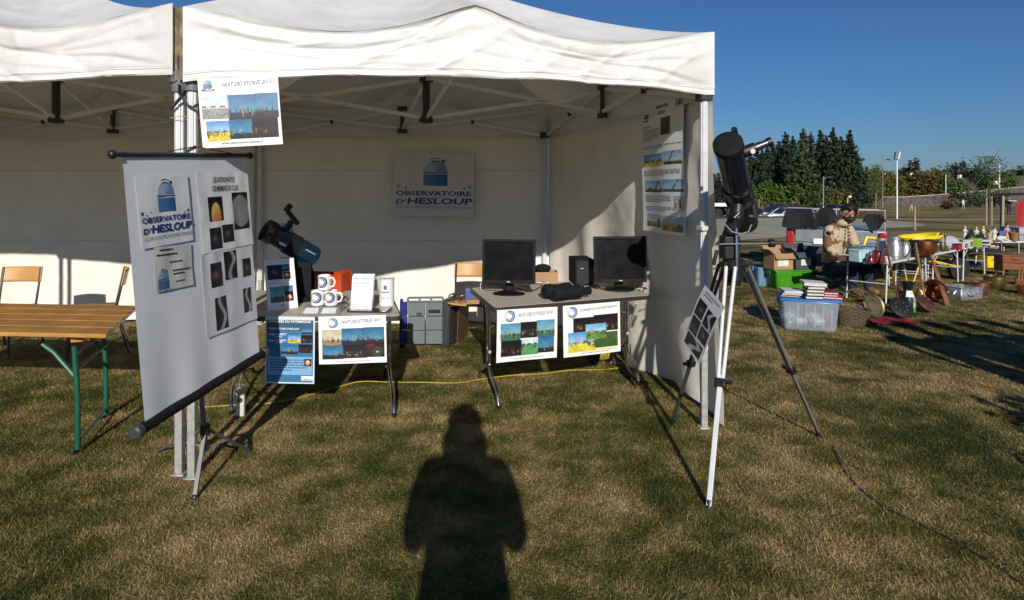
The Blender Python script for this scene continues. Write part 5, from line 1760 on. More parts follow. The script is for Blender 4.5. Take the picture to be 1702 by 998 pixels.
for c, s_ in (((0, -.09, .07), (.34, .006, .14)), ((0, .09, .07), (.34, .006, .14)), ((-.17, 0, .07), (.006, .18, .14)), ((0, 0, .004), (.34, .18, .006))):
    b = B(); b.box(c, s_); obj('side_panel', b, ORNG, oc, smooth=0)
b = B(); b.add([(.17, -.09, 0), (.17, .09, 0), (.19, .06, .165), (.13, -.06, .175), (.17, -.09, .14)], [(0, 1, 2, 3, 4)]); obj('end_flap', b, ORNG, oc, solid=.006, smooth=0)

# ================================================================== on the right table
SCRN = mat('dark_lcd', (.004, .004, .005), .30, spec=.12)
BLACKN = mat('black_monitor_plastic', (.008, .008, .009), .55, spec=.15)
def monitor(label, base, w, h, rz, lean, lift):
    t = thing('monitor', label, 'monitor', base, rz, 'black monitors on the right table')
    b = B(); b.lathe([(0, .0), (.13, 0), (.13, .008), (.06, .022), (0, .024)], (0, 0, 0), 30, M=Matrix.Scale(.78, 3, (0, 1, 0))); obj('base', b, BLACKN, t)
    Mx = Matrix.Rotation(R(lean), 3, 'X')
    b = B(); b.bar((0, .04, .015), (0, .055, lift + h * .5), .07, .035, up=(0, 1, 0)); obj('neck', b, BLACKN, t, bevel=.006)
    c = Vector((0, .0, lift + h / 2))
    b = B(); b.box(c + Mx @ Vector((0, .028, 0)), (w * .86, .05, h * .84), M=Mx); obj('rear_shell', b, BLACKN, t, bevel=.02)
    b = B()
    bw = .022
    for (x, z, sx, sz) in ((0, h / 2 - bw / 2, w, bw), (0, -h / 2 + bw * .7, w, bw * 1.4), (-w / 2 + bw / 2, 0, bw, h - bw * 2.4 + .002), (w / 2 - bw / 2, 0, bw, h - bw * 2.4 + .002)):
        b.box(c + Mx @ Vector((x, -.008, z + (bw * .2 if sx == bw else 0))), (sx, .028, sz), M=Mx)
    obj('bezel', b, BLACKN, t, bevel=.002)
    b = B(); b.box(c + Mx @ Vector((0, -.003, .004)), (w - 2 * bw + .004, .012, h - bw * 2.4 + .004), M=Mx); obj('screen', b, SCRN, t, smooth=0)
    b = B(); b.box(c + Mx @ Vector((0, -.0225, -h / 2 + bw * .7)), (.025, .001, .006), M=Mx); obj('badge', b, GALV, t)
    return t
monitor('left black monitor standing over the small grey box on the right table', tp(846, 490) + Vector((0, .03, 0)), .43, .355, R(-7), -5, .085)
monitor('right larger black monitor beside the tent wall', tp(1030, 481), .445, .385, R(4), -6, .06)
def pc_at(px, py): return tp(px, py)
pcb = thing('computer_tower', 'small black computer case left of the right monitor', 'computer', tp(968, 474) + Vector((0, .12, 0)), R(6))
b = B(); b.box((0, 0, .115), (.165, .30, .23)); obj('case', b, BLACKM, pcb, bevel=.006)
b = B(); b.box((0, -.152, .115), (.14, .004, .20)); obj('front_panel', b, BLACK, pcb, bevel=.002)
b = B(); b.box((-.025, -.155, .15), (.03, .003, .006)); obj('badge', b, GALV, pcb)
# binoculars lying on the table
bn = thing('binoculars', 'big black binoculars lying with their lenses towards the front of the right table', 'binoculars', tp(942, 499) + Vector((0, .06, 0)), R(-60))
bn.scale = (1.22, 1.22, 1.22)
for s in (-1, 1):
    b = B(); M_ = Matrix.Rotation(R(90), 3, 'X')
    b.lathe([(0, -.002), (.040, -.002), (.044, .004), (.046, .012), (.046, .05), (.042, .06), (.040, .12), (.044, .15), (.044, .19), (.032, .205), (.022, .215), (.022, .25), (.026, .252), (.026, .275), (.018, .277), (0, .27)], (s * .052, -.13, .047), 26, M=Matrix.Rotation(R(-90), 3, 'X'))
    tb_ = obj('barrel', b, BLACKM, bn)
    b = B(); b.lathe([(.036, 0), (.0, .008)], (s * .052, -.133, .047), 24, M=Matrix.Rotation(R(-90), 3, 'X')); obj('lens', b, GLASS, tb_)
b = B(); b.box((0, .02, .06), (.05, .12, .025)); obj('bridge', b, BLACKM, bn, bevel=.006)
b = B(); b.cyl((0, .10, .068), (0, .13, .068), .016, n=18); obj('focus_wheel', b, CHROME, bn)
# small things on the right table
sb_ = thing('grey_box', 'small brown grey box wound with a cable under the left monitor', 'box', tp(817, 484) + Vector((.02, .06, 0)), R(-9))
b = B(); b.box((0, 0, .03), (.17, .12, .055)); obj('case', b, mat('taupe_plastic', (.16, .13, .10), .5), sb_, bevel=.006)
b = B(); b.tube([(-.09 + .02 * math.cos(a), -.04 + .008 * math.sin(a * 2), .03 + .035 * math.sin(a)) for a in np.linspace(0, 14, 40)], .004, 6); obj('cable_loop', b, CREAM, sb_)
def cable(name, label, pts, r, m, cat='cable', group=None):
    pts = [Vector(p) for p in pts]
    sm = []
    for i in range(len(pts) - 1):
        for k in range(6):
            p0, p1, p2, p3 = pts[max(0, i - 1)], pts[i], pts[i + 1], pts[min(len(pts) - 1, i + 2)]
            g = k / 6
            sm.append(.5 * ((2 * p1) + (p2 - p0) * g + (2 * p0 - 5 * p1 + 4 * p2 - p3) * g * g + (3 * p1 - p0 - 3 * p2 + p3) * g ** 3))
    b = B(); b.tube(sm + [pts[-1]], r, 6)
    o = obj(name, b, m)
    return tag(o, label, cat, group)
def tl(px, py, dz=.005): return tp(px, py) + Vector((0, 0, dz))
cable('monitor_cable', 'black cable curling on the right table from the left monitor to the binoculars', [tl(860, 480), tl(878, 486), tl(893, 481), tl(900, 474), tl(885, 472), tl(874, 477)], .004, BLACK)
cable('monitor_cable', 'black cable loop lying under the right monitor', [tl(998, 480), tl(1010, 484), tl(1040, 486), tl(1055, 482), tl(1040, 478), tl(1010, 478)], .005, BLACK)
cable('monitor_cable', 'black cable at the right corner of the right table', [tl(1050, 478), tl(1066, 479), tl(1075, 482), tl(1068, 476), tl(1058, 474)], .004, BLACK)
ms = thing('computer_mouse', 'black computer mouse lying between binoculars and right monitor', 'mouse', tl(990, 479, 0), R(30))
b = B(); b.ball((0, 0, .010), (.028, .05, .022), 14); obj('shell', b, BLACK, ms)
CARD = mat('brown_cardboard', (.36, .21, .11), .85, var=.1)
def carton(name, label, loc, size, rz, m=CARD, flaps=True, cat='box', group=None, lab=None):
    t = thing(name, label, cat, loc, rz, group)
    w, d, h = size
    for c, s_ in (((0, -d / 2, h / 2), (w, .005, h)), ((0, d / 2, h / 2), (w, .005, h)), ((-w / 2, 0, h / 2), (.005, d - .006, h)), ((w / 2, 0, h / 2), (.005, d - .006, h)), ((0, 0, .004), (w - .008, d - .008, .005))):
        b = B(); b.box(c, s_); obj('side_panel', b, m, t, smooth=0)
    if flaps:
        for (x0, y0, x1, y1, dx, dy, dz) in ((-w / 2, -d / 2, w / 2, -d / 2, 0, -d * .25, -d * .3), (-w / 2, d / 2, w / 2, d / 2, 0, d * .15, d * .42), (-w / 2, -d / 2, -w / 2, d / 2, -w * .25, 0, w * .2), (w / 2, -d / 2, w / 2, d / 2, w * .2, 0, w * .22)):
            b = B(); b.add([(x0, y0, h), (x1, y1, h), (x1 + dx, y1 + dy, h + dz), (x0 + dx, y0 + dy, h + dz)], [(0, 1, 2, 3)]); obj('flap', b, m, t, smooth=0, solid=.004)
    if lab:
        b = B(); b.box((lab[0], -d / 2 - .004, lab[1]), (lab[2], .002, lab[3])); obj('label', b, mat('label_paper', (.62, .62, .58), .6), t)
    return t
carton('cardboard_box', 'small brown carton with a dark bag on it behind the left monitor', Vector((.30, 5.75, TZ)), (.22, .16, .09), R(4), flaps=False)
b = B(); b.ball((0, 0, .02), (.08, .05, .04), 12); o = obj('black_pouch', b, BLACKM); o.location = (.28, 5.72, TZ + .10); tag(o, 'crumpled black pouch lying on the small carton behind the left monitor', 'pouch')
bx = thing('blue_box', 'small blue box on the seat of the chair behind the right table', 'box', (-.40, 6.26, .47), R(3))
b = B(); b.box((0, 0, .055), (.13, .10, .11)); obj('case', b, mat('blue_card', (.06, .10, .32), .5), bx, bevel=.004)
b = B(); b.box((0, 0, .113), (.135, .105, .012)); obj('lid', b, mat('blue_card_light', (.12, .18, .45), .5), bx, bevel=.003)
b = B(); b.box((0, 0, .02), (.22, .13, .04)); o = obj('paper_bundle', b, CARD, bevel=.004); o.location = (-.33, 6.12, .47); tag(o, 'flat brown packet in front of the blue box on the chair', 'packet')

# ================================================================== between the tables: folded trolley crate, black case, brown board
tc_ = thing('folding_trolley', 'grey and blue folding crate trolley standing between the two tables', 'trolley', gp(707, 577) + Vector((0, 0, 0)), R(3))
GB_ = mat('grey_blue_plastic', (.13, .155, .165), .5, var=.06)
BLU = mat('royal_blue_plastic', (.012, .022, .16), .4)
W_, H_ = .35, .42
for i in range(2):
    for k in range(3):
        b = B(); b.box((-W_ / 4 + i * W_ / 2, 0, .03 + H_ / 6 + k * H_ / 3), (W_ / 2 - .006, .05, H_ / 3 - .007)); obj('side_panel', b, GB_, tc_, bevel=.006)
for z in (H_ + .035, H_ + .075):
    b = B(); b.bar((-W_ / 2, 0, z), (W_ / 2, 0, z), .05, .014); obj('top_rail', b, GB_, tc_, bevel=.004)
for x in (-W_ / 2, -W_ / 6, W_ / 6, W_ / 2):
    b = B(); b.box((x, 0, H_ + .055), (.018, .05, .03)); obj('rail_post', b, GB_, tc_)
b = B(); b.box((-.06, -.027, H_ * .80), (.05, .006, .03)); obj('latch', b, DGREY, tc_, bevel=.002)
b = B(); b.box((.09, -.027, H_ * .86), (.12, .004, .035)); obj('grip', b, BLACK, tc_, bevel=.003)
for x, w_ in ((-W_ / 2 - .045, .075), (W_ / 2 + .025, .045)):
    for k in range(3):
        b = B(); b.box((x, .02 + .01 * k, .03 + H_ / 6 + k * H_ / 3), (w_, .05, H_ / 3 - .006)); obj('blue_end', b, BLU, tc_, bevel=.006)
b = B(); b.bar((-W_ / 2 - .075, .03, .05), (-W_ / 2 - .065, .03, H_ + .06), .02, .03); obj('handle_rail', b, BLU, tc_, bevel=.004)
for x in (-W_ / 2 - .05,):
    b = B(); b.cyl((x - .02, -.02, .045), (x + .02, -.02, .045), .045, n=18); obj('wheel', b, BLACK, tc_)
bcs = thing('black_case', 'slim black case standing beside the grey trolley', 'case', gp(749, 574) + Vector((0, .09, 0)), R(74))
b = B(); b.box((0, 0, .235), (.36, .09, .46)); obj('shell', b, DGREY, bcs, bevel=.012)
b = B(); b.tube([(-.07, 0, .465), (-.06, 0, .50), (.06, 0, .50), (.07, 0, .465)], .009, 8); obj('handle', b, BLACK, bcs)
for x in (-.12, .12):
    b = B(); b.box((x, -.048, .42), (.03, .008, .03)); obj('latch', b, GALV, bcs, bevel=.002)
b = B(); b.box((0, 0, .235), (.012, .34, .47)); o = obj('brown_board', b, mat('brown_hardboard', (.10, .05, .025), .6), bevel=.002); o.location = gp(765, 571) + Vector((.01, .14, 0)); o.rotation_euler = (0, R(2), R(-14)); tag(o, 'thin brown board leaning beside the black case', 'board')

# ================================================================== cables on the grass, cable reel, power adaptor
def gl(px, py, dz=None): return gp(px, py) + Vector((0, 0, dz if dz is not None else .0065 + .006 * math.sin(px * .055)))
cable('extension_cord', 'yellow extension cord crossing the grass under both display tables', [gl(330, 678), gl(405, 674), gl(440, 672), gl(480, 668), gl(520, 656), gl(560, 645), gl(600, 637), gl(650, 636), gl(700, 638), gl(760, 637), gl(800, 632), gl(850, 626), gl(900, 622), gl(950, 618), gl(1000, 615), gl(1030, 613)], .0048, YELLOWC, 'cord')
pa = thing('power_socket', 'white extension socket standing on the grass by the projection screen', 'socket', gp(400, 692), R(12))
b = B(); b.box((0, 0, .075), (.058, .05, .15)); obj('case', b, CREAM, pa, bevel=.012)
b = B(); b.cyl((0, -.02, .12), (0, -.03, .12), .018, n=16); obj('outlet', b, DGREY, pa)
cable('white_flex', 'loop of white flex hanging below the table behind the projection screen', [gp(402, 625) + Vector((0, 0, .02)), gp(398, 640, .15), gp(404, 640, .30), gp(411, 640, .33), gp(408, 640, .22), gp(392, 650, .1), gl(400, 668)], .005, CREAM, 'cord')
rl = thing('cable_reel', 'yellow cable reel lying under the right display table', 'cable reel', gp(997, 604), R(25))
b = B()
hx = []
for k in range(90):
    a = k * .55
    hx.append((-.06 + .12 * (k % 18) / 18, .085 * math.cos(a), .12 + .085 * math.sin(a)))
b.tube(hx, .0075, 6); obj('wound_cable', b, YELLOWC, rl)
for x in (-.075, .075):
    b = B(); b.lathe([(.025, -.006), (.115, -.006), (.12, 0), (.115, .006), (.025, .006)], (x, 0, .12), 28, M=Matrix.Rotation(R(90), 3, 'Y')); obj('side_disc', b, BLACK, rl)
b = B(); b.tube([(-.10, -.10, .01), (-.10, 0, .12), (-.09, 0, .29), (.09, 0, .29), (.10, 0, .12), (.10, -.10, .01)], .010, 8); obj('stand', b, DGREY, rl)
cable('white_flex', 'white flex running down from the right table to the yellow reel', [gp(1058, 505, .72), gp(1050, 530, .55), gp(1046, 560, .35), gp(1048, 590, .16), gl(1040, 606), gl(1022, 604), gl(1005, 600)], .006, CREAM, 'cord')
cable('ground_cable', 'black cable lying across the lawn from the telescope foot to the right', [gl(1385, 745, .006), gl(1395, 768, .006), gl(1412, 795, .006), gl(1440, 824, .006), gl(1475, 848, .006), gl(1530, 874, .006), gl(1590, 905, .006), gl(1650, 940, .006), gl(1700, 975, .006)], .0045, BLACK, 'cord')

# ================================================================== large telescope on its tripod
TUBEB = mat('blue_black_tube', (.006, .009, .026), .28, .1, spec=.4, coat=.2, var=.05)
DCHR = mat('dark_chrome', (.09, .095, .105), .35, .8)
LEGG = mat('grey_bronze_aluminium', (.22, .205, .185), .5, .55, var=.08)
lt = thing('large_telescope', 'tall dark blue reflector telescope on an aluminium tripod at the tent corner', 'telescope', (0, 0, 0))
top_c, bot_c = ap(1210, 240, 3.42), ap(1238, 370, 4.10)
ta = (bot_c - top_c).normalized()
TM = ta.to_track_quat('Z', 'Y').to_matrix()
TL = (bot_c - top_c).length
def ring_at(prof, nm, m_, par=lt):
    b = B(); b.lathe(prof, top_c, 36, M=TM); return obj(nm, b, m_, par)
ring_at([(0, -.012), (.04, -.014), (.074, -.012), (.081, -.006), (.082, .03), (.078, .032)], 'dust_cap', BLACKM)
ring_at([(.078, .01), (.078, TL - .02), (.074, TL)], 'tube', TUBEB)
ring_at([(.079, TL - .06), (.082, TL - .06), (.082, TL), (.07, TL + .012), (0, TL + .012)], 'rear_cell', BLACK)
for f in (.50, .66):
    ring_at([(.079, TL * f - .014), (.087, TL * f - .014), (.087, TL * f + .014), (.079, TL * f + .014)], 'tube_ring', BLACK)
hub = Vector((gp(1220, 760).x * 0 + 1.335, 3.78, 1.14))
mid = top_c + ta * TL * .58
tv = Vector((0, 0, 1)); tv = (tv - ta * tv.dot(ta)).normalized()        # tube 'up'
dnv = -tv
tr_ = ta.cross(tv).normalized()
if tr_.x < 0: tr_ = -tr_
fp = top_c + ta * .12 + (tr_ * .8 + tv * .3).normalized() * .078
fd = (Vector((1, -.1, .42))).normalized()
b = B(); b.cyl(fp - fd * .01, fp + fd * .06, .034, n=18); obj('focuser', b, BLACK, lt)
b = B(); b.cyl(fp + fd * .055, fp + fd * .10, .024, n=18); b.cyl(fp + fd * .10, fp + fd * .135, .021, n=18); ey = obj('eyepiece', b, DCHR, lt)
b = B(); b.cyl(fp + fd * .132, fp + fd * .155, .026, n=18); obj('eyecup', b, BLACK, ey)
b = B(); b.cyl(fp + fd * .03 + Vector((0, -.045, -.01)), fp + fd * .03 + Vector((0, .045, -.01)), .014, n=14); obj('focus_knob', b, GALV, lt)
ff = top_c + ta * .05 + (tr_ * .25 + tv * .95).normalized() * .10
b = B(); b.cyl(ff - ta * .055, ff + ta * .12, .017, n=14); fi = obj('finder_scope', b, BLACK, lt)
b = B(); b.bar(ff + ta * .05 - tv * .035, ff + ta * .05, .015, .02); obj('finder_bracket', b, BLACK, fi)
# mount
cr_pt = mid + dnv * .088
b = B(); b.bar(cr_pt - ta * .11, cr_pt + ta * .11, .035, .02, up=dnv); obj('saddle', b, BLACK, lt, bevel=.004)
eqh = Vector((1.345, 3.75, 1.40))
b = B(); b.cyl(cr_pt, eqh, .040, n=16); obj('declination_axis', b, BLACK, lt)
b = B(); b.cyl(cr_pt.lerp(eqh, .45), cr_pt.lerp(eqh, .53), .038, n=16); obj('setting_circle', b, DCHR, lt)
b = B(); b.cyl(eqh + Vector((.0, -.0, .03)), eqh + Vector((-.04, .05, -.14)), .044, n=16); obj('polar_axis', b, BLACK, lt)
b = B(); b.box(hub + Vector((-.02, .0, .10)), (.10, .10, .14)); obj('wedge', b, BLACK, lt, bevel=.01)
b = B(); b.tube([eqh + Vector((-.08, -.04, -.02)), eqh + Vector((-.05, -.06, -.06)), eqh + Vector((0, -.065, -.075)), eqh + Vector((.05, -.06, -.06)), eqh + Vector((.07, -.05, -.02))], .0045, 8); obj('fork', b, MGREY, lt)
b = B(); b.cyl(eqh + Vector((-.12, -.05, -.135)), eqh + Vector((.18, -.05, -.13)), .0045, n=10); sc_ = obj('slow_motion_cable', b, MGREY, lt)
b = B(); b.cyl(eqh + Vector((.175, -.05, -.13)), eqh + Vector((.205, -.05, -.13)), .024, n=16); obj('knob', b, BLACK, sc_)
b = B(); b.bar(eqh + Vector((-.13, -.04, -.17)), eqh + Vector((-.15, -.04, -.26)), .016, .02); obj('clamp_lever', b, BLACK, lt, bevel=.003)
b = B(); b.cyl(eqh + Vector((-.04, -.07, .02)), eqh + Vector((-.01, -.07, .05)), .012, n=12); b.cyl(eqh + Vector((.05, -.06, .03)), eqh + Vector((.075, -.06, .03)), .012, n=12); obj('lock_screw', b, DCHR, lt)
b = B(); b.cyl(hub + Vector((-.005, -.07, .22)), hub + Vector((-.002, -.07, -.03)), .009, n=10); obj('latitude_screw', b, mat('blue_steel', (.18, .25, .33), .35, .8), lt)
b = B(); b.cyl(hub + Vector((0, 0, -.10)), hub + Vector((0, 0, .03)), .060, n=26); b.cyl(hub + Vector((0, 0, -.13)), hub + Vector((0, 0, -.10)), .045, n=26); obj('tripod_head', b, BLACK, lt)
b = B(); b.cyl(hub + Vector((0, 0, -.17)), hub + Vector((0, 0, -.13)), .006, n=10); obj('centre_bolt', b, CHROME, lt)
b = B()
for a in (90, 210, 330):
    b.bar(hub + Vector((0, 0, .01)), hub + Vector((.095 * math.cos(R(a)), .095 * math.sin(R(a)), .0)), .05, .03)
obj('leg_yoke', b, BLACK, lt, bevel=.005)
feet = [gp(1178, 846), gp(1362, 727), gp(1117, 706)]
FM = [ALU_W, LEGG, mat('dark_bronze_aluminium', (.07, .062, .055), .5, .5)]
for k, f in enumerate(feet):
    d = Vector((f.x - hub.x, f.y - hub.y, 0)).normalized()
    side = Vector((-d.y, d.x, 0))
    tp0 = hub + d * .085 + Vector((0, 0, -.01))
    ft = Vector((f.x, f.y, .012))
    j = tp0.lerp(ft, .60 if k else .52)
    b = B()
    for s in (-1, 1):
        b.tube([tp0 + side * s * .026, tp0.lerp(j, .5) + side * s * .019, j + side * s * .012], .0105, 8)
    up = obj('upper_leg', b, FM[k], lt)
    b = B(); b.bar(j.lerp(tp0, .05), ft, .026, .016, up=d); lo_ = obj('lower_leg', b, FM[k], lt, bevel=.003)
    b = B(); b.bar(j.lerp(tp0, .02), j.lerp(ft, .055), .060, .038, up=d); cl_ = obj('leg_clamp', b, BLACK, lt, bevel=.005)
    b = B(); b.cyl(j + side * .03, j + side * .062, .011, n=12); obj('clamp_knob', b, BLACK, cl_)
    b = B(); b.cyl(ft - Vector((0, 0, .012)), ft + (tp0 - ft).normalized() * .03, .014, n=10); obj('rubber_foot', b, BLACK, lo_)
# sheet tied to the tripod
pa_, pb_ = ap(1172, 474, 3.72), ap(1203, 508, 3.52)
pd_ = ap(1158, 562, 3.70)
W_s = (pb_ - pa_).length
poster('photo_sheet', 'tilted glossy sheet of dark pictures tied between the tripod legs', 'poster', .235, .40, sheet_matrix(pa_, pb_, pd_),
       [('lines', .15, .05, .7, .09, 2, GREYT), ('photo', 'dim', .06, .20, .40, .26, 3), ('photo', 'streak', .52, .22, .42, .26, 4), ('photo', 'night', .08, .48, .40, .26, 5), ('photo', 'dim', .52, .50, .42, .22, 6), ('photo', 'streak', .1, .76, .8, .2, 7)], seed=5,
       bend=lambda x, z: .006 * math.sin(z * 12), base=srgb(200, 200, 204))
# ================================================================== people
SKIN = mat('skin', (.42, .20, .135), .55, var=.08, scale=20)
HAIR = mat('dark_hair', (.012, .009, .008), .6, var=.2, scale=60)
JEANS = mat('dark_jeans', (.018, .024, .045), .85, var=.15, scale=40)
SHOE = mat('brown_leather', (.20, .10, .045), .5)
def camo_mat():
    m = mat('desert_camouflage', (.46, .36, .23), .85, var=.08, scale=30)
    N, L = m.node_tree.nodes, m.node_tree.links
    p = N['Principled BSDF']
    old = p.inputs['Base Color'].links[0].from_socket
    tc = N.new('ShaderNodeTexCoord')
    for sc, thr, c, off in ((4.5, .525, (.17, .075, .036), 0), (5, .60, (.28, .27, .19), 5)):
        mp = N.new('ShaderNodeMapping'); mp.inputs['Location'].default_value = (off, off, 0)
        L.new(tc.outputs['Object'], mp.inputs['Vector'])
        nz = N.new('ShaderNodeTexNoise'); nz.inputs['Scale'].default_value = sc; nz.inputs['Detail'].default_value = 2
        L.new(mp.outputs[0], nz.inputs['Vector'])
        cr = N.new('ShaderNodeMapRange'); cr.inputs['From Min'].default_value, cr.inputs['From Max'].default_value = thr, thr + .03
        L.new(nz.outputs['Fac'], cr.inputs['Value'])
        mx = N.new('ShaderNodeMix'); mx.data_type = 'RGBA'; mx.inputs['B'].default_value = (*c, 1)
        L.new(cr.outputs[0], mx.inputs['Factor']); L.new(old, mx.inputs['A'])
        old = mx.outputs['Result']
    L.new(old, p.inputs['Base Color'])
    return m
CAMO = camo_mat()

def figure(name, label, loc, rz, J, E, mats, group=None, scale=1.0, sub=2, cat='person'):
    "one continuous body: J joint -> (x, y, z, radius[, radius2]); E (joint, joint, material index)"
    ks = list(J)
    me = bpy.data.meshes.new(name)
    me.from_pydata([J[k][:3] for k in ks], [(ks.index(a), ks.index(b_)) for a, b_, _ in E], [])
    o = bpy.data.objects.new(name, me)
    COL.objects.link(o)
    sk = o.modifiers.new('skin', 'SKIN')
    sk.use_smooth_shade = True
    sk.branch_smoothing = .6
    for i, k in enumerate(ks):
        v = J[k]
        me.skin_vertices[0].data[i].radius = (v[3], v[4] if len(v) > 4 else v[3])
        me.skin_vertices[0].data[i].use_root = i == 0
    sb = o.modifiers.new('sub', 'SUBSURF')
    sb.levels = sb.render_levels = sub
    bpy.context.view_layer.update()
    ev = o.evaluated_get(bpy.context.evaluated_depsgraph_get())
    m2 = bpy.data.meshes.new_from_object(ev)
    o.modifiers.clear()
    o.data = m2
    m2.materials.clear()
    for m in mats:
        m2.materials.append(m)
    segs = [(Vector(J[a][:3]), Vector(J[b_][:3]), mi, (J[a][3] + J[b_][3]) / 2) for a, b_, mi in E]
    for p in m2.polygons:
        c = p.center
        best, bi = 1e9, 0
        for a, b_, mi, r in segs:
            d = b_ - a
            t = max(0, min(1, (c - a).dot(d) / max(1e-9, d.length_squared)))
            q = (c - (a + d * t)).length / max(.012, r)
            if q < best:
                best, bi = q, mi
        p.material_index = bi
        p.use_smooth = True
    o.location, o.rotation_euler, o.scale = loc, (0, 0, rz), (scale,) * 3
    tag(o, label, cat, group)
    return o

def add_hand(J, E, side, wrist, fwd, out, mi, curl=Vector((0, 0, -.5))):
    "palm with five fingers of different length; out points to the thumb side"
    w, fwd, out = Vector(wrist), Vector(fwd).normalized(), Vector(out).normalized()
    pm = w + fwd * .075
    J[side + 'palm'] = (*pm, .030, .016)
    E.append((side + 'wrist', side + 'palm', mi))
    for k, (o_, l) in enumerate(((.028, .070), (.010, .080), (-.010, .075), (-.028, .058))):
        b_ = pm + fwd * .025 + out * o_
        m_ = b_ + fwd * l * .5 + curl * l * .22
        t_ = m_ + fwd * l * .32 + curl * l * .55
        for nm, q, r in (('b', b_, .010), ('m', m_, .0085), ('t', t_, .007)):
            J[f'{side}{k}{nm}'] = (*q, r)
        E += [(side + 'palm', f'{side}{k}b', mi), (f'{side}{k}b', f'{side}{k}m', mi), (f'{side}{k}m', f'{side}{k}t', mi)]
    b_ = w + fwd * .035 + out * .035
    t_ = b_ + fwd * .04 + out * .018 + curl * .02
    J[side + 'thb'] = (*b_, .012)
    J[side + 'tht'] = (*t_, .009)
    E += [(side + 'palm', side + 'thb', mi), (side + 'thb', side + 'tht', mi)]

EYEM = mat('dark_eye', (.06, .035, .025), .3)
def head_parts(o, c, r, hair, face_dir=(0, -1, 0), beard=False, tilt=0.0, hair_len=0.0, skin=SKIN):
    "eyes, nose, mouth, ears and hair set on the head of a figure; c head centre, r head radius, in figure space"
    M = Matrix.Rotation(math.atan2(face_dir[0], -face_dir[1]), 3, 'Z') @ Matrix.Rotation(tilt, 3, 'X')
    c = Vector(c)
    def at(x, y, z): return c + M @ (Vector((x, y, z)) * r)
    b = B(); b.ball(at(0, .14, .12), (r * .95, r * .98, r * 1.08), 24, M=M)
    b.v = [tuple(Vector(p) + (Vector(p) - c).normalized() * r * (.16 * noise.noise(Vector(p) * (2.2 / r)) + .10 * noise.noise(Vector(p) * (6 / r)))) for p in b.v]
    keep = [i for i, f in enumerate(b.f) if True]
    fs = []
    for f in b.f:
        q = sum((Vector(b.v[i]) for i in f), Vector()) / len(f)
        l = M.transposed() @ (q - c) / r
        if not ((l.y < -.22 and l.z < .60 + .10 * math.sin(l.x * 9)) or (l.y < .12 and l.z < .10)) and not (l.z < -.55 - hair_len):
            fs.append(f)
    b.f = fs; b.m = [0] * len(fs); b.c = [None] * len(fs)
    q_ = random.Random(3)
    for _ in range(22):                                  # loose locks
        a, z = q_.random() * 6.28, .25 + .75 * q_.random()
        x, y = math.cos(a) * math.sqrt(max(0, 1.05 - z * z)), math.sin(a) * math.sqrt(max(0, 1.05 - z * z))
        if y < -.05 and z < .85:
            continue
        b.tube([at(x * .92, y * .92 + .1, z), at(x * 1.12, y * 1.12 + .1, z * 1.02), at(x * 1.2, y * 1.2 + .1, z - .25)], [r * .16, r * .13, r * .03], 5)
    obj('hair', b, hair, o, solid=.010)
    b = B(); b.tube([at(0, -.88, .22), at(0, -1.10, -.05), at(0, -1.12, -.14), at(0, -.92, -.2)], [r * .07, r * .11, r * .14, r * .08], 8); obj('nose', b, skin, o)
    for s in (-1, 1):
        b = B(); b.ball(at(s * .36, -.80, .12), r * .09, 8); obj('eye', b, EYEM, o)
        b = B(); b.bar(at(s * .18, -.90, .33), at(s * .52, -.78, .33), r * .08, r * .07); obj('eyebrow', b, hair, o)
        b = B(); b.ball(at(s * 1.0, .05, .02), (r * .10, r * .22, r * .30), 8, M=M); obj('ear', b, skin, o)
    b = B(); b.tube([at(-.25, -.85, -.47), at(0, -.95, -.46), at(.25, -.85, -.47)], r * .05, 6); obj('mouth', b, mat('lips', (.30, .11, .09), .5), o)
    if beard:
        b = B()
        for (x, y, z, rr) in ((0, -.66, -.78, .36), (-.34, -.6, -.62, .28), (.34, -.6, -.62, .28), (-.62, -.25, -.45, .20), (.62, -.25, -.45, .20), (0, -.92, -.33, .13), (-.22, -.86, -.36, .12), (.22, -.86, -.36, .12)):
            b.ball(at(x, y, z), r * rr, 8)
        obj('beard', b, hair, o)

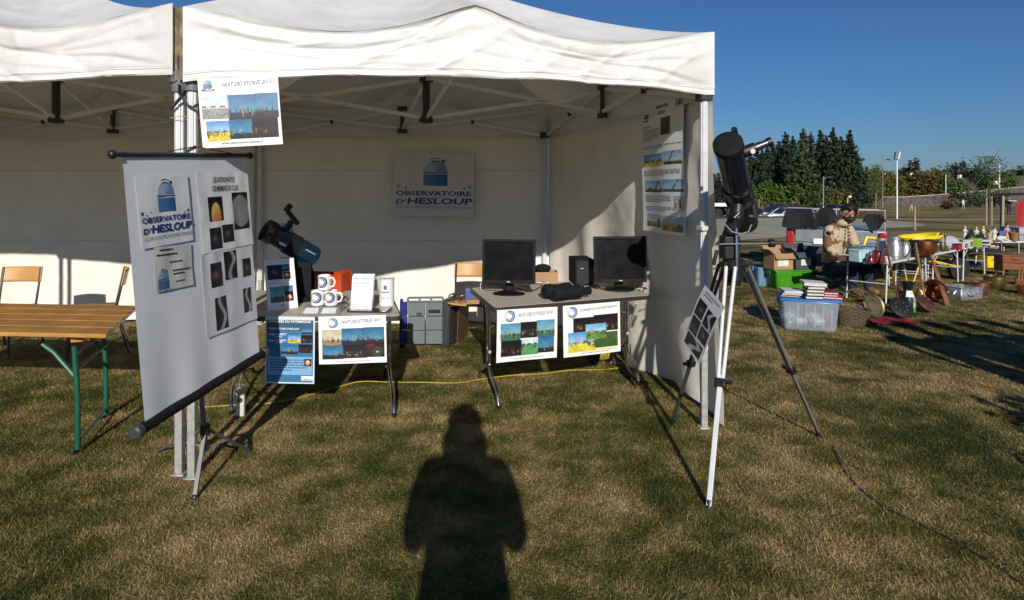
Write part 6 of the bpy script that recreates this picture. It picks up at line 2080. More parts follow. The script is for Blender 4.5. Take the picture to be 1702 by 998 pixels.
def standing(name, label, loc, rz, top_m, leg_m, skin=SKIN, hair=HAIR, pose='walk', group=None, scale=1.0, fingers=False, coat=False):
    J = {'pelvis': (0, 0, .95, .15, .11), 'belly': (0, 0, 1.10, .145, .105), 'chest': (0, 0, 1.30, .17, .115), 'neckb': (0, .01, 1.46, .075, .07), 'neck': (0, 0, 1.53, .055), 'head': (0, -.02, 1.64, .082, .095), 'crown': (0, -.01, 1.735, .06, .07)}
    E = [('pelvis', 'belly', 0), ('belly', 'chest', 0), ('chest', 'neckb', 0), ('neckb', 'neck', 2), ('neck', 'head', 2), ('head', 'crown', 2)]
    for s, n in ((-1, 'r'), (1, 'l')):
        sw_ = s if pose == 'walk' else 0
        J.update({n + 'sho': (s * .19, .01, 1.42, .065), n + 'hip': (s * .09, 0, .88, .105), n + 'knee': (s * .10, -.02 - .08 * sw_, .50, .065), n + 'ank': (s * .10, .02 - .14 * sw_, .09, .042), n + 'toe': (s * .115, -.12 - .14 * sw_, .035, .036)})
        if pose == 'photo':
            J.update({n + 'elb': (s * .21, -.02, 1.09, .056), n + 'wrist': (s * .13, -.10, 1.27, .04), n + 'sho': (s * .185, .01, 1.415, .07)})
        elif pose == 'read':
            J.update({n + 'elb': (s * .25, -.02, 1.14, .046), n + 'wrist': (s * .15, -.28, 1.10, .03)})
        else:
            J.update({n + 'elb': (s * .26, .03 + .06 * sw_, 1.14, .046), n + 'wrist': (s * .27, -.05 + .10 * sw_, .88, .03)})
        E += [('chest', n + 'sho', 0), (n + 'sho', n + 'elb', 0), (n + 'elb', n + 'wrist', 0 if pose == 'photo' else 2), ('pelvis', n + 'hip', 1), (n + 'hip', n + 'knee', 1), (n + 'knee', n + 'ank', 1), (n + 'ank', n + 'toe', 3)]
        if fingers:
            w = Vector(J[n + 'wrist'][:3])
            fw = {'photo': (-s * .9, -.1, .3), 'read': (0, -1, .1)}.get(pose, (0, -.1, -1))
            add_hand(J, E, n, w, fw, {'photo': (0, 0, 1), 'read': (-s, 0, .2)}.get(pose, (0, -1, 0)), 2, Vector((-s * .4, 0, -.2)))
        else:
            w = Vector(J[n + 'wrist'][:3])
            J[n + 'hand'] = (w.x, w.y - (.08 if pose == 'read' else .01), w.z - (.0 if pose != 'walk' else .08), .03, .02)
            E.append((n + 'wrist', n + 'hand', 2))
    o = figure(name, label, loc, rz, J, E, [top_m, leg_m, skin, SHOE], group, scale)
    head_parts(o, (0, -.03, 1.645), .098, hair, skin=skin)
    return o

def cloth(n, c): return mat('cloth_' + n, c, .85, var=.12, scale=25)
GP_ = 'people walking on the far field'
def far_person(label, px, yf, Hpx, top, leg, rz, pose='walk', hair=HAIR):
    p = gpt(px, yf)
    return standing('person', label, p, rz, top, leg, pose=pose, group=GP_, hair=hair, scale=Hpx * p.y / FPX / 1.77)
far_person('person in a red top and pale shorts walking by the stone wall', 1514.5, 352, 22, cloth('red', (.22, .025, .03)), cloth('pale', (.45, .42, .38)), R(50))
far_person('person with a white top and dark waistcoat before the stone wall', 1601, 351, 21, cloth('white', (.62, .60, .56)), cloth('grey', (.25, .27, .30)), R(20))
pr = far_person('man in a black jacket holding a white sheet near the red stall', 1677, 359, 30, cloth('black', (.015, .015, .018)), JEANS, R(-20), 'read', hair=mat('grey_hair', (.25, .24, .22), .7))
b = B(); b.box((0, 0, 0), (.5, .3, .004), M=Matrix.Rotation(R(12), 3, 'X')); q = obj('white_board', b, WHITEP); q.location = pr.location + Vector((-.05, -.42, 1.12)); q.rotation_euler = (0, 0, R(-20)); tag(q, 'white sheet in the hands of the man in the black jacket', 'sheet')

# the photographer, just behind the lens: only the long shadow on the lawn shows in the photo
DKC = cloth('dark_coat', (.03, .03, .035))
ph = standing('person', 'photographer in a long dark coat, seen only as a shadow on the lawn', (.01, -.17, 0), R(180), DKC, DKC, pose='photo', fingers=True, scale=1.14)
b = B()
b.lathe([(.09, 1.50), (.13, 1.42), (.15, 1.25), (.15, 1.05), (.165, .90), (.175, .70), (.185, .42), (.185, .25)], (0, 0, 0), 24, M=Matrix.Scale(.62, 3, (0, 1, 0)))
obj('coat_skirt', b, DKC, ph, solid=.01)
b = B(); b.lathe([(.115, 1.48), (.12, 1.56), (.105, 1.60), (.09, 1.58)], (0, .01, 0), 20); obj('scarf', b, DKC, ph, solid=.01)

# visitors out of the frame to the right, whose shadows fall across the lawn
vis = standing('person', 'visitor outside the frame furthest to the right of the group', (7.1, 3.2, 0), R(200), cloth('navy', (.03, .04, .09)), JEANS, pose='stand', group='visitors outside the frame', scale=1.0)
for k, (x, y, sc_) in enumerate(((4.45, 3.25, 1.0), (4.85, 3.05, 1.06), (5.22, 3.4, .98), (5.6, 3.1, 1.05), (5.95, 3.45, 1.0), (6.35, 3.2, 1.04), (6.75, 3.5, 1.0), (5.0, 2.55, 1.02), (5.75, 2.5, 1.0), (6.2, 2.6, 1.05))):
    v = dup(vis, (x, y, 0), R(150 + 27 * k), label='visitor outside the frame to the right, seen only by shadow')
    v.scale = (sc_ * 1.12, sc_ * 1.12, sc_)
broadleaf('potted_shrub', 'bushy shrub outside the frame, seen only by its ragged shadow', Vector((3.62, 1.85, 0)), [(0, 0, .55, .42, .4, .45), (.3, .1, .75, .35, .3, .35)], 900, .05, LEAFG, 301, .02, cat='shrub')

# ================================================================== the flea market stall
ST = .58
N0 = Vector((5.10, 8.52, 0))
U, V = Vector((.78, .626, 0)), Vector((-.626, .78, 0))
TABG = mat('grey_table_board', (.30, .30, .30), .5, var=.1, scale=30)
def sp(s, p, z=0): return N0 + U * s + V * p + Vector((0, 0, z))
def camp_table(label, origin, u, v, L_, D_, h=ST):
    t = thing('camping_table', label, 'table', origin, 0, 'folding camping tables of the stall')
    def q(a, c, z): return u * a + v * c + Vector((0, 0, z))
    for k in range(2):
        b = B()
        a0, a1 = k * L_ / 2 + .004, (k + 1) * L_ / 2 - .004
        b.add([q(a0, 0, h - .022), q(a1, 0, h - .022), q(a1, D_, h - .022), q(a0, D_, h - .022), q(a0, 0, h), q(a1, 0, h), q(a1, D_, h), q(a0, D_, h)], [(3, 2, 1, 0), (4, 5, 6, 7), (0, 1, 5, 4), (1, 2, 6, 5), (2, 3, 7, 6), (3, 0, 4, 7)])
        obj('table_leaf', b, TABG, t, bevel=.003)
    for k in range(2):
        b = B()
        a0, a1 = k * L_ / 2 + .002, (k + 1) * L_ / 2 - .002
        for (p0, p1) in ((q(a0, -.006, h - .012), q(a1, -.006, h - .012)), (q(a0, D_ + .006, h - .012), q(a1, D_ + .006, h - .012))):
            b.bar(p0, p1, .012, .03)
        obj('edge_rail', b, ALU_W, t)
    for a, sl in ((.16, -.05), (L_ - .16, .05)):
        for c in (.05, D_ - .05):
            b = B(); b.cyl(q(a, c, h - .03), q(a + sl, c, .005), .011, n=8); obj('leg', b, ALU_W, t)
        b = B(); b.cyl(q(a + sl * .5, .05, h * .45), q(a + sl * .5, D_ - .05, h * .45), .008, n=6); obj('crossbar', b, ALU_W, t)
        b = B(); b.cyl(q(a + sl * .2, .05, h * .72), q(a + .22 * (1 if sl < 0 else -1), .05, h - .03), .007, n=6); obj('brace', b, ALU_W, t)
    return t
camp_table('grey camping table at the near end of the stall, with milk cans and red jugs', sp(0, 0), U, V, 1.75, .62)
camp_table('middle camping table of the stall, with the copper pots and grey bag', sp(1.78, 0), U, V, 1.42, .62)
camp_table('third camping table of the stall, with green box and books', sp(3.23, 0), U, V, 1.42, .62)
U2, V2 = Vector((1, .05, 0)).normalized(), Vector((-.05, 1, 0)).normalized()
camp_table('far camping table at the right edge carrying the figurines', Vector((8.70, 11.85, 0)), U2, V2, 1.9, .65)
def st(px, py): return gp(px, py, ST + .002)

# the seller
man = None
J = {'pelvis': (0, 0, .42, .16, .13), 'belly': (0, -.03, .62, .165, .14), 'chest': (0, -.11, .87, .19, .135), 'neckb': (0, -.16, 1.05, .085, .08), 'neck': (0, -.20, 1.10, .06), 'head': (0, -.26, 1.185, .085, .10), 'crown': (0, -.25, 1.28, .062, .075)}
E = [('pelvis', 'belly', 0), ('belly', 'chest', 0), ('chest', 'neckb', 0), ('neckb', 'neck', 2), ('neck', 'head', 2), ('head', 'crown', 2)]
for s, n in ((-1, 'r'), (1, 'l')):
    J.update({n + 'sho': (s * .205, -.12, .99, .082), n + 'elb': (s * .275, -.16, .72, .068), n + 'fore': (s * .23, -.30, .63, .055), n + 'wrist': (s * .16, -.40, .62, .034),
              n + 'hip': (s * .10, -.04, .40, .115), n + 'knee': (s * .15, -.44, .46, .078), n + 'ank': (s * .15, -.42, .20, .05), n + 'toe': (s * .16, -.58, .165, .045)})
    E += [('chest', n + 'sho', 0), (n + 'sho', n + 'elb', 0), (n + 'elb', n + 'fore', 0), (n + 'fore', n + 'wrist', 0), ('pelvis', n + 'hip', 1), (n + 'hip', n + 'knee', 1), (n + 'knee', n + 'ank', 1), (n + 'ank', n + 'toe', 3)]
    add_hand(J, E, n, J[n + 'wrist'][:3], (-s * .35, -1, -.05), (-s, .1, .25), 2)
mrz = R(26)
man = figure('person', 'bearded man in a desert camouflage jacket seated behind the stall table', ap(1381, 420, 9.62), mrz, J, E, [CAMO, JEANS, SKIN, SHOE], scale=1.13)
man.location.z = -.125
head_parts(man, (0, -.272, 1.19), .104, HAIR, (-.70, -1, 0), True, R(12), .25)
b = B()
for k in range(9):
    b.box((-.012 + .004 * math.sin(k), -.215 + .018 * abs(k - 4) / 4 - .004, .62 + .045 * k), (.02, .016, .03))
b.v = [(x, y - .06, z) for x, y, z in b.v]
obj('jacket_fastening', b, cloth('brown', (.10, .05, .03)), man)
b = B(); b.lathe([(.088, 1.02), (.108, 1.06), (.104, 1.10), (.092, 1.105)], (0, -.165, -.01), 18); obj('collar', b, CAMO, man, solid=.012)
b = B(); b.ball((-.268, -.165, .92), (.022, .03, .032), 10); obj('arm_patch', b, BLACKM, man)
ch = thing('folding_stool', 'dark folding stool under the seated man', 'stool', man.location + Vector((0, 0, .125)), mrz)
b = B(); b.box((0, .02, .27), (.40, .36, .04)); obj('seat', b, BLACKM, ch, bevel=.012)
for sx in (-.17, .17):
    for a, c in ((-.15, .17), (.17, -.15)):
        b = B(); b.cyl((sx, a, .25), (sx, c, .0), .012, n=8); obj('leg', b, DGREY, ch)

# goods on the near table
TEAL = mat('pale_teal_plastic', (.42, .60, .62), .45)
BLUEP = mat('pale_blue_plastic', (.20, .34, .48), .4, alpha=.9)
def lidded(name, label, loc, size, rz, m, m2, cat='box'):
    t = thing(name, label, cat, loc, rz)
    w, d, h = size
    b = B(); b.box((0, 0, h * .44), (w, d, h * .86)); obj('case', b, m, t, bevel=.006)
    b = B(); b.box((0, 0, h * .93), (w + .014, d + .014, h * .12)); obj('lid', b, m2, t, bevel=.004)
    return t
q = lidded('teal_box', 'pale teal box with a small picture, at the near end of the stall table', st(1428, 435), (.21, .16, .17), R(24), TEAL, TEAL)
b = B(); b.box((.045, -.082, .065), (.05, .003, .08)); b.ball((.045, -.083, .11), (.018, .004, .02), 8); obj('picture', b, mat('slate_print', (.06, .09, .13), .5), q)
lidded('blue_tub', 'pale blue plastic tub behind the teal box on the stall table', st(1437, 424), (.36, .22, .13), R(24), BLUEP, mat('blue_lid', (.12, .22, .42), .4))
b = B(); b.box((0, 0, .03), (.28, .14, .06)); o = obj('brown_book', b, mat('brown_cover', (.10, .045, .03), .6), bevel=.004); o.location = st(1399, 433); o.rotation_euler = (0, 0, R(20)); tag(o, 'flat dark brown box lying at the left end of the stall table, before the man', 'box')
ENAM = mat('dark_red_enamel', (.16, .012, .012), .25, spec=.6, coat=.4)
def jug(name, label, loc, r, h, m, cat, handle=True, rz=0.0, group=None):
    t = thing(name, label, cat, loc, rz, group)
    b = B(); b.lathe([(0, 0), (r * .95, 0), (r, h * .08), (r * .98, h * .4), (r * .74, h * .82), (r * .72, h * .9), (r * .8, h), (r * .72, h), (r * .66, h * .9), (0, h * .86)], n=28); obj('body', b, m, t)
    if handle:
        b = B(); b.tube([(-r * .74, 0, h * .86), (-r * 1.35, 0, h * .86), (-r * 1.5, 0, h * .55), (-r * .95, 0, h * .25)], r * .10, 8); obj('handle', b, m, t)
        b = B(); b.cyl((r * .68, 0, h * .86), (r * .98, 0, h * .98), r * .2, r * .12, 10); obj('spout', b, m, t)
    return t
jug('enamel_jug', 'large dark red enamel coffee pot with a handle on the stall table', st(1459, 437), .085, .165, ENAM, 'jug', rz=R(10))
t = jug('enamel_jar', 'small dark red lidded jar left of the red coffee pot', st(1447, 438), .052, .085, ENAM, 'jar', handle=False)
b = B(); b.ball((0, 0, .095), .018, 10); obj('lid_knob', b, ENAM, t)
t = thing('white_cup', 'small white cup at the table edge right of the red coffee pot', 'cup', st(1475, 435))
b = B(); b.lathe([(0, 0), (.032, 0), (.038, .07), (.034, .07), (.03, .008), (0, .006)], n=20); obj('bowl', b, CER, t)
b = B(); b.tube([(.036, 0, .055), (.058, 0, .05), (.056, 0, .025), (.034, 0, .018)], .005, 6); obj('handle', b, CER, t)
t = thing('frying_pan', 'flat dark copper pan lying in front of the cauldron on the stall table', 'pan', st(1531, 428), R(30))
b = B(); b.lathe([(0, 0), (.10, 0), (.115, .035), (.108, .035), (.095, .008), (0, .006)], n=24); obj('bowl', b, mat('dark_pan_copper', (.10, .04, .025), .4, .7), t)
b = B(); b.bar((.11, 0, .03), (.27, 0, .045), .018, .008); obj('handle', b, mat('black_iron', (.02, .018, .017), .6, .4), t)
MILK = mat('dull_aluminium', (.50, .50, .49), .42, .8, var=.2, scale=14, bump=.15, bscale=25)
def milk_can(label, loc, r, h):
    t = thing('milk_can', label, 'milk can', loc, R(15), 'aluminium milk cans on the stall')
    b = B(); b.lathe([(0, 0), (r, 0), (r, h * .62), (r * .72, h * .76), (r * .70, h * .86), (r * .76, h * .88)], n=30); obj('body', b, MILK, t)
    b = B(); b.lathe([(r * .80, h * .84), (r * .86, h * .86), (r * .86, h * .98), (r * .8, h), (0, h * 1.0)], n=30); obj('lid', b, MILK, t)
    b = B(); b.lathe([(r * 1.002, h * .08), (r * 1.03, h * .09), (r * 1.002, h * .10)], n=30); obj('hoop', b, MILK, t); b = B(); b.lathe([(r * 1.002, h * .58), (r * 1.03, h * .59), (r * 1.002, h * .60)], n=30); obj('hoop', b, MILK, t)
    b = B(); b.tube([(r * .72, 0, h * .80), (r * 1.2, 0, h * .78), (r * 1.25, 0, h * .62), (r * .99, 0, h * .55)], .008, 8); obj('handle', b, MILK, t)
    return t
milk_can('aluminium milk can directly behind the red coffee pot', st(1465, 425), .076, .26)
milk_can('biggest aluminium milk can, in the middle of the three', st(1487, 429), .088, .31)
milk_can('smallest aluminium milk can, with a side handle, right of the biggest', st(1505, 428), .066, .22)
COP = mat('dark_copper', (.26, .095, .045), .35, .85, var=.3, scale=9)
COPB = mat('bright_copper', (.50, .24, .15), .28, .9, var=.2, scale=9)
BRS = mat('aged_brass', (.36, .26, .08), .32, .9, var=.3, scale=8)
BRSD = mat('dull_brass', (.19, .16, .085), .45, .7, var=.3, scale=7)
IRON = mat('black_iron', (.02, .018, .017), .6, .4, var=.2)
t = thing('coffee_grinder', 'dark iron coffee grinder with a wheel handle beside the smallest milk can', 'coffee grinder', st(1519, 425), R(20))
b = B(); b.box((0, 0, .05), (.12, .12, .10)); obj('drawer_box', b, IRON, t, bevel=.006)
b = B(); b.lathe([(.03, .10), (.035, .14), (.07, .22), (.065, .225), (.0, .16)], n=20); obj('hopper', b, IRON, t)
b = B(); b.tube([(.075 * math.cos(a) - .09, -.02, .17 + .075 * math.sin(a)) for a in np.linspace(0, 6.283, 22)], .007, 6); b.bar((-.165, -.02, .17), (-.015, -.02, .17), .01, .01); b.bar((-.09, -.02, .095), (-.09, -.02, .245), .01, .01); obj('wheel', b, IRON, t)
def pot(name, label, loc, r, h, m, taper=1.0, rim=.012, cat='pot', rz=0, handles=2, dark=None):
    t = thing(name, label, cat, loc, rz)
    b = B(); b.lathe([(0, 0), (r * .82 * taper, 0), (r * .92 * taper, h * .12), (r, h * .55), (r * .96, h), (r * .96 + rim, h + .004), (r * .96 + rim, h + .010), (r * .93, h + .006), (r * .95, h * .55), (r * .85 * taper, h * .1), (0, h * .06)], n=32); obj('bowl', b, m, t)
    for s in range(handles):
        sgn = 1 - 2 * s
        b = B(); b.tube([(sgn * r * .95, -.04, h * .8), (sgn * (r + .045), -.04, h * .9), (sgn * (r + .055), 0, h * .92), (sgn * (r + .045), .04, h * .9), (sgn * r * .95, .04, h * .8)], .008, 6); obj('handle', b, IRON, t)
    return t
pot('copper_pot', 'dark copper cauldron on the middle of the stall tables', st(1536, 423), .15, .20, COP)
pot('copper_bucket', 'brighter copper bucket right of the dark cauldron on the stall table', st(1548, 421), .085, .20, COPB, taper=.9, handles=0)
def candlestick(label, loc, h):
    t = thing('candlestick', label, 'candlestick', loc, 0, 'brass candlesticks on the stall')
    b = B(); b.lathe([(0, 0), (.045, 0), (.045, .01), (.015, .025), (.011, h * .4), (.018, h * .5), (.010, h * .6), (.012, h * .85), (.022, h * .92), (.020, h), (.01, h), (0, h * .96)], n=18); obj('stem', b, BRS, t)
    b = B(); b.lathe([(.0, h * .90), (.03, h * .905), (.03, h * .915), (0, h * .91)], n=18); obj('drip_pan', b, BRS, t)
candlestick('short brass candlestick nearest the copper bucket', st(1554, 419), .16)
candlestick('second brass candlestick, slightly taller', st(1559, 418), .20)
candlestick('third brass candlestick from the copper bucket', st(1564, 417), .15)
candlestick('tall dark candlestick in front of the grey bag', st(1571, 418), .27)
b = B(); b.lathe([(0, 0), (.03, 0), (.035, .02), (.012, .05), (.03, .07), (0, .08)], n=16); o = obj('brass_bell', b, BRS); o.location = st(1574, 417); tag(o, 'little brass bell at the table edge beside the tall dark candlestick', 'bell')
b = B()
b.ball((0, 0, .10), (.17, .10, .12), 18)
o = obj('grey_bag', b, mat('grey_bag_cloth', (.36, .38, .40), .7, bump=.8, bscale=12)); o.location = st(1577, 414); tag(o, 'crumpled pale grey bag among the goods on the stall table', 'bag')
REDP = mat('red_card', (.36, .012, .03), .45)
lidded('red_box', 'small red box with a dark lid next to the grey bag', st(1591, 415), (.13, .10, .10), R(35), REDP, BLACK)
def flat_box(label, loc, size, rz, m, front):
    t = thing('game_box', label, 'box', loc, rz, 'boxes in a row on the third stall table')
    b = B(); b.box((0, 0, size[2] / 2), size); obj('case', b, m, t, bevel=.003)
    b = B(); b.box((0, -size[1] / 2 - .001, size[2] / 2), (size[0] * .82, .002, size[2] * .72)); obj('printed_front', b, front, t)
    return t
WB = mat('white_card', (.66, .65, .62), .6)
flat_box('white box with a dark grey picture beside the red box', st(1600, 414), (.16, .10, .11), R(38), WB, mat('print_grey', (.12, .12, .14), .5))
flat_box('white box with a brown and pink picture left of the green box', st(1609, 412), (.17, .10, .13), R(38), WB, mat('print_brown', (.22, .13, .11), .5))
flat_box('bright green box with a white end on the third stall table', st(1621, 410), (.20, .14, .14), R(38), mat('lime_card', (.28, .52, .02), .5), mat('lime_print', (.22, .42, .02), .5))
def book(label, loc, size, rz, m, group=None, tilt=(0, 0)):
    t = thing('book', label, 'book', loc, rz, group)
    w, d, h = size
    b = B(); b.box((0, 0, h / 2), (w - .006, d - .008, h - .007)); obj('pages', b, mat('page_edges', (.60, .57, .50), .8), t)
    for z in (.003, h - .003):
        b = B(); b.box((0, 0, z), (w + .004, d + .004, .006)); obj('cover', b, m, t)
    b = B(); b.box((-w / 2, 0, h / 2), (.004, d, h)); obj('spine', b, m, t)
    if tilt != (0, 0):
        t.rotation_euler = (tilt[0], tilt[1], rz)
    return t
BKW, BKD = mat('white_cover', (.62, .61, .58), .5), mat('dark_cover', (.03, .022, .024), .5)
z_ = 0
for k, (m, lb) in enumerate(((BKW, 'bottom white book of the pile on the third stall table'), (BKD, 'dark book in the middle of the pile on the third stall table'), (BKW, 'top white book of the pile on the third stall table'))):
    book(lb, st(1636, 407) + Vector((0, 0, z_)), (.20, .15, .028), R(40 + 9 * k), m, 'books on the stall table'); z_ += .03
# figurines on the far table
def fg(px, py): return gp(px, py, ST + .002)
def figurine(label, loc, h, m, m2, rz=0, arm=1, hat=False, seated=False):
    t = thing('figurine', label, 'figurine', loc, rz, 'figurines on the far stall table')
    b = B(); b.lathe([(0, 0), (.20 * h, 0), (.20 * h, .03 * h), (.17 * h, .05 * h), (.15 * h, .25 * h), (.11 * h, .45 * h), (.13 * h, .62 * h), (.12 * h, .72 * h), (.05 * h, .78 * h), (0, .79 * h)], n=16, M=Matrix.Scale(.72, 3, (0, 1, 0))); obj('robe', b, m, t)
    b = B(); b.ball((0, -.01 * h, .88 * h), (.072 * h, .078 * h, .095 * h), 12); hd = obj('head', b, m2, t)
    b = B(); b.ball((0, .012 * h, .91 * h), (.082 * h, .078 * h, .085 * h), 10); obj('hair', b, m if not hat else IRON, hd)
    for s in (-1, 1):
        b = B(); b.tube([(s * .11 * h, 0, .70 * h), (s * .19 * h, -.02 * h, .55 * h), (s * .10 * h * arm, -.14 * h, .50 * h)], [.035 * h, .032 * h, .022 * h], 8); obj('arm', b, m, t)
    if hat:
        b = B(); b.lathe([(.13 * h, .93 * h), (.06 * h, .945 * h), (.055 * h, 1.0 * h), (0, 1.01 * h)], n=14); obj('hat', b, IRON, t)
    return t
IVO, TAN, SAGE, PINKC = mat('ivory_plaster', (.62, .56, .42), .6), mat('tan_plaster', (.42, .28, .17), .6), mat('sage_plaster', (.32, .38, .26), .6), mat('flesh_plaster', (.55, .36, .26), .6)
figurine('ivory figurine standing alone at the left of the group', fg(1604, 395), .235, IVO, IVO, R(10))
figurine('slim ivory figurine second in the row', fg(1623, 396), .225, IVO, IVO, R(-20))
figurine('stout ivory figurine with lowered arms, third in the row', fg(1634.5, 395), .235, IVO, IVO, R(20), .4)
figurine('sage green robed figurine in front of the hatted one', fg(1646, 401), .215, SAGE, PINKC, R(10))
figurine('beige figurine with a black hat', fg(1653, 399), .26, IVO, PINKC, R(-15), .6, True)
figurine('tallest tan figurine with a dark hat beside the flower pot', fg(1674, 399), .32, TAN, PINKC, R(0), .5, True)
t = thing('figurine', 'low tan animal figurine lying before the tall figures', 'figurine', fg(1664, 402), R(15), 'figurines on the far stall table')
b = B(); b.tube([(-.11, 0, .05), (-.04, 0, .07), (.05, 0, .065), (.11, 0, .075)], [.025, .045, .04, .025], 10); obj('body', b, IVO, t)
b = B(); b.ball((.13, -.01, .10), (.032, .026, .03), 10); obj('head', b, TAN, t)
for x in (-.07, .07):
    b = B(); b.tube([(x, -.02, .05), (x + .03, -.06, .02), (x + .07, -.07, .012)], .014, 6); obj('leg', b, IVO, t)
t = thing('figurine', 'small seated reddish figurine before the sage green one', 'figurine', fg(1644, 404), R(-10), 'figurines on the far stall table')
b = B(); b.lathe([(0, 0), (.06, 0), (.06, .02), (.045, .06), (.03, .10), (0, .11)], n=14); obj('robe', b, TAN, t)
b = B(); b.ball((0, 0, .125), .024, 10); obj('head', b, PINKC, t)
for k, (px, py, w, h, lb) in enumerate(((1613, 397, .10, .13, 'dark figure of a seated couple behind the books'), (1629, 400, .12, .11, 'dark crouching figure before the third ivory figurine'))):
    t = thing('dark_figurine', lb, 'figurine', fg(px, py), R(20 * k))
    b = B(); b.lathe([(0, 0), (w, 0), (w * .9, h * .3), (w * .5, h * .8), (0, h)], n=14); obj('body', b, mat('navy_plaster', (.02, .022, .035), .5), t)
    b = B(); b.ball((w * .2, -.01, h * 1.15), (.032, .032, .04), 10); obj('head', b, mat('navy_plaster', (.02, .022, .035), .5), t)
lidded('blue_cash_box', 'small blue box behind the tan animal figurine', fg(1664, 394), (.18, .12, .12), R(5), mat('blue_card', (.06, .10, .32), .5), mat('blue_card_light', (.12, .18, .45), .5))
t = thing('flower_pot', 'terracotta flower pot at the right end of the figurines', 'flower pot', fg(1685, 401), 0)
TERR = mat('terracotta', (.30, .11, .055), .75)
b = B(); b.lathe([(0, 0), (.06, 0), (.078, .13), (.088, .13), (.088, .165), (.076, .165), (.065, .02), (0, .015)], n=22); obj('bowl', b, TERR, t)
lidded('white_crate', 'white open box behind the terracotta flower pot', fg(1690, 392), (.26, .16, .12), R(4), WB, WB)
lidded('grey_case', 'grey box with a white label at the right edge of the figurine table', fg(1698, 400), (.26, .18, .12), R(4), mat('grey_card', (.28, .28, .30), .6), mat('grey_card', (.28, .28, .30), .6))
lidded('clear_storage_box', 'large translucent grey box behind the flower pot under the red cloth', Vector((11.0, 13.3, .55)), (.9, .5, .22), R(3), mat('grey_clear_plastic', (.36, .37, .39), .3), mat('grey_clear_plastic', (.36, .37, .39), .3))
b = B()
for x in (-.4, .4):
    for y in (-.2, .2):
        b.box((x, y, .25), (.03, .03, .5))
b.box((0, 0, .525), (.95, .5, .03))
o = obj('trestle', b, WOODP); o.location = (11.0, 13.3, 0.0); tag(o, 'low wooden trestle carrying the translucent storage box', 'trestle')

# red stall at the right edge: dark frame with a red cloth
t = thing('market_frame', 'dark timber stall frame hung with a red cloth at the right edge', 'stall', Vector((12.55, 15.3, 0)), R(4))
for x, lean in ((-.62, .03), (.12, -.03), (1.3, 0)):
    b = B(); b.bar((x, 0, 0), (x + lean, 0, 1.40), .06, .06); obj('post', b, WOODP, t)
b = B(); b.bar((-.9, -.02, 1.42), (1.6, -.02, 1.50), .05, .05); obj('beam', b, BLACKM, t)
b = B(); b.grid(24, 20, lambda u, v: Vector((-.30 + 1.6 * u, -.08 + .05 * math.sin(u * 22) * (1.1 - v), .52 + .75 * v))); obj('red_cloth', b, mat('red_tarpaulin', (.30, .012, .02), .55, bump=.4, bscale=9), t, solid=.004)

# wheelbarrow behind the table
YEL = mat('yellow_enamel', (.72, .52, .012), .4, var=.08)
wb = thing('wheelbarrow', 'yellow wheelbarrow standing behind the milk cans', 'wheelbarrow', Vector((6.98, 10.75, 0)), R(8))
def tray(u, v):
    a = u * 2 * math.pi
    f = v
    sx, sy = .22 + .15 * f, .15 + .10 * f
    return Vector((sx * (abs(math.cos(a)) ** .7) * math.copysign(1, math.cos(a)) + .05 * f, sy * (abs(math.sin(a)) ** .7) * math.copysign(1, math.sin(a)), .50 + .28 * f + .04 * f * math.cos(a)))
b = B(); b.grid(32, 5, tray); b.add([tray(i / 32, 0) for i in range(32)], [tuple(range(31, -1, -1))]); obj('tray', b, YEL, wb, solid=.006)
for s in (-1, 1):
    b = B(); b.tube([(.75, s * .05, .22), (.2, s * .2, .34), (-.55, s * .27, .42), (-.95, s * .29, .58)], .016, 8); obj('handle', b, YEL, wb)
    b = B(); b.tube([(-.15, s * .22, .36), (-.3, s * .24, .02), (-.42, s * .24, .02), (-.52, s * .26, .42)], .014, 8); obj('leg', b, YEL, wb)
    b = B(); b.cyl((-.9, s * .29, .565), (-1.02, s * .295, .60), .02, n=10); obj('grip', b, BLACK, wb)
b = B(); b.cyl((.78, -.04, .19), (.78, .04, .19), .19, n=24); obj('wheel', b, RUB, wb)

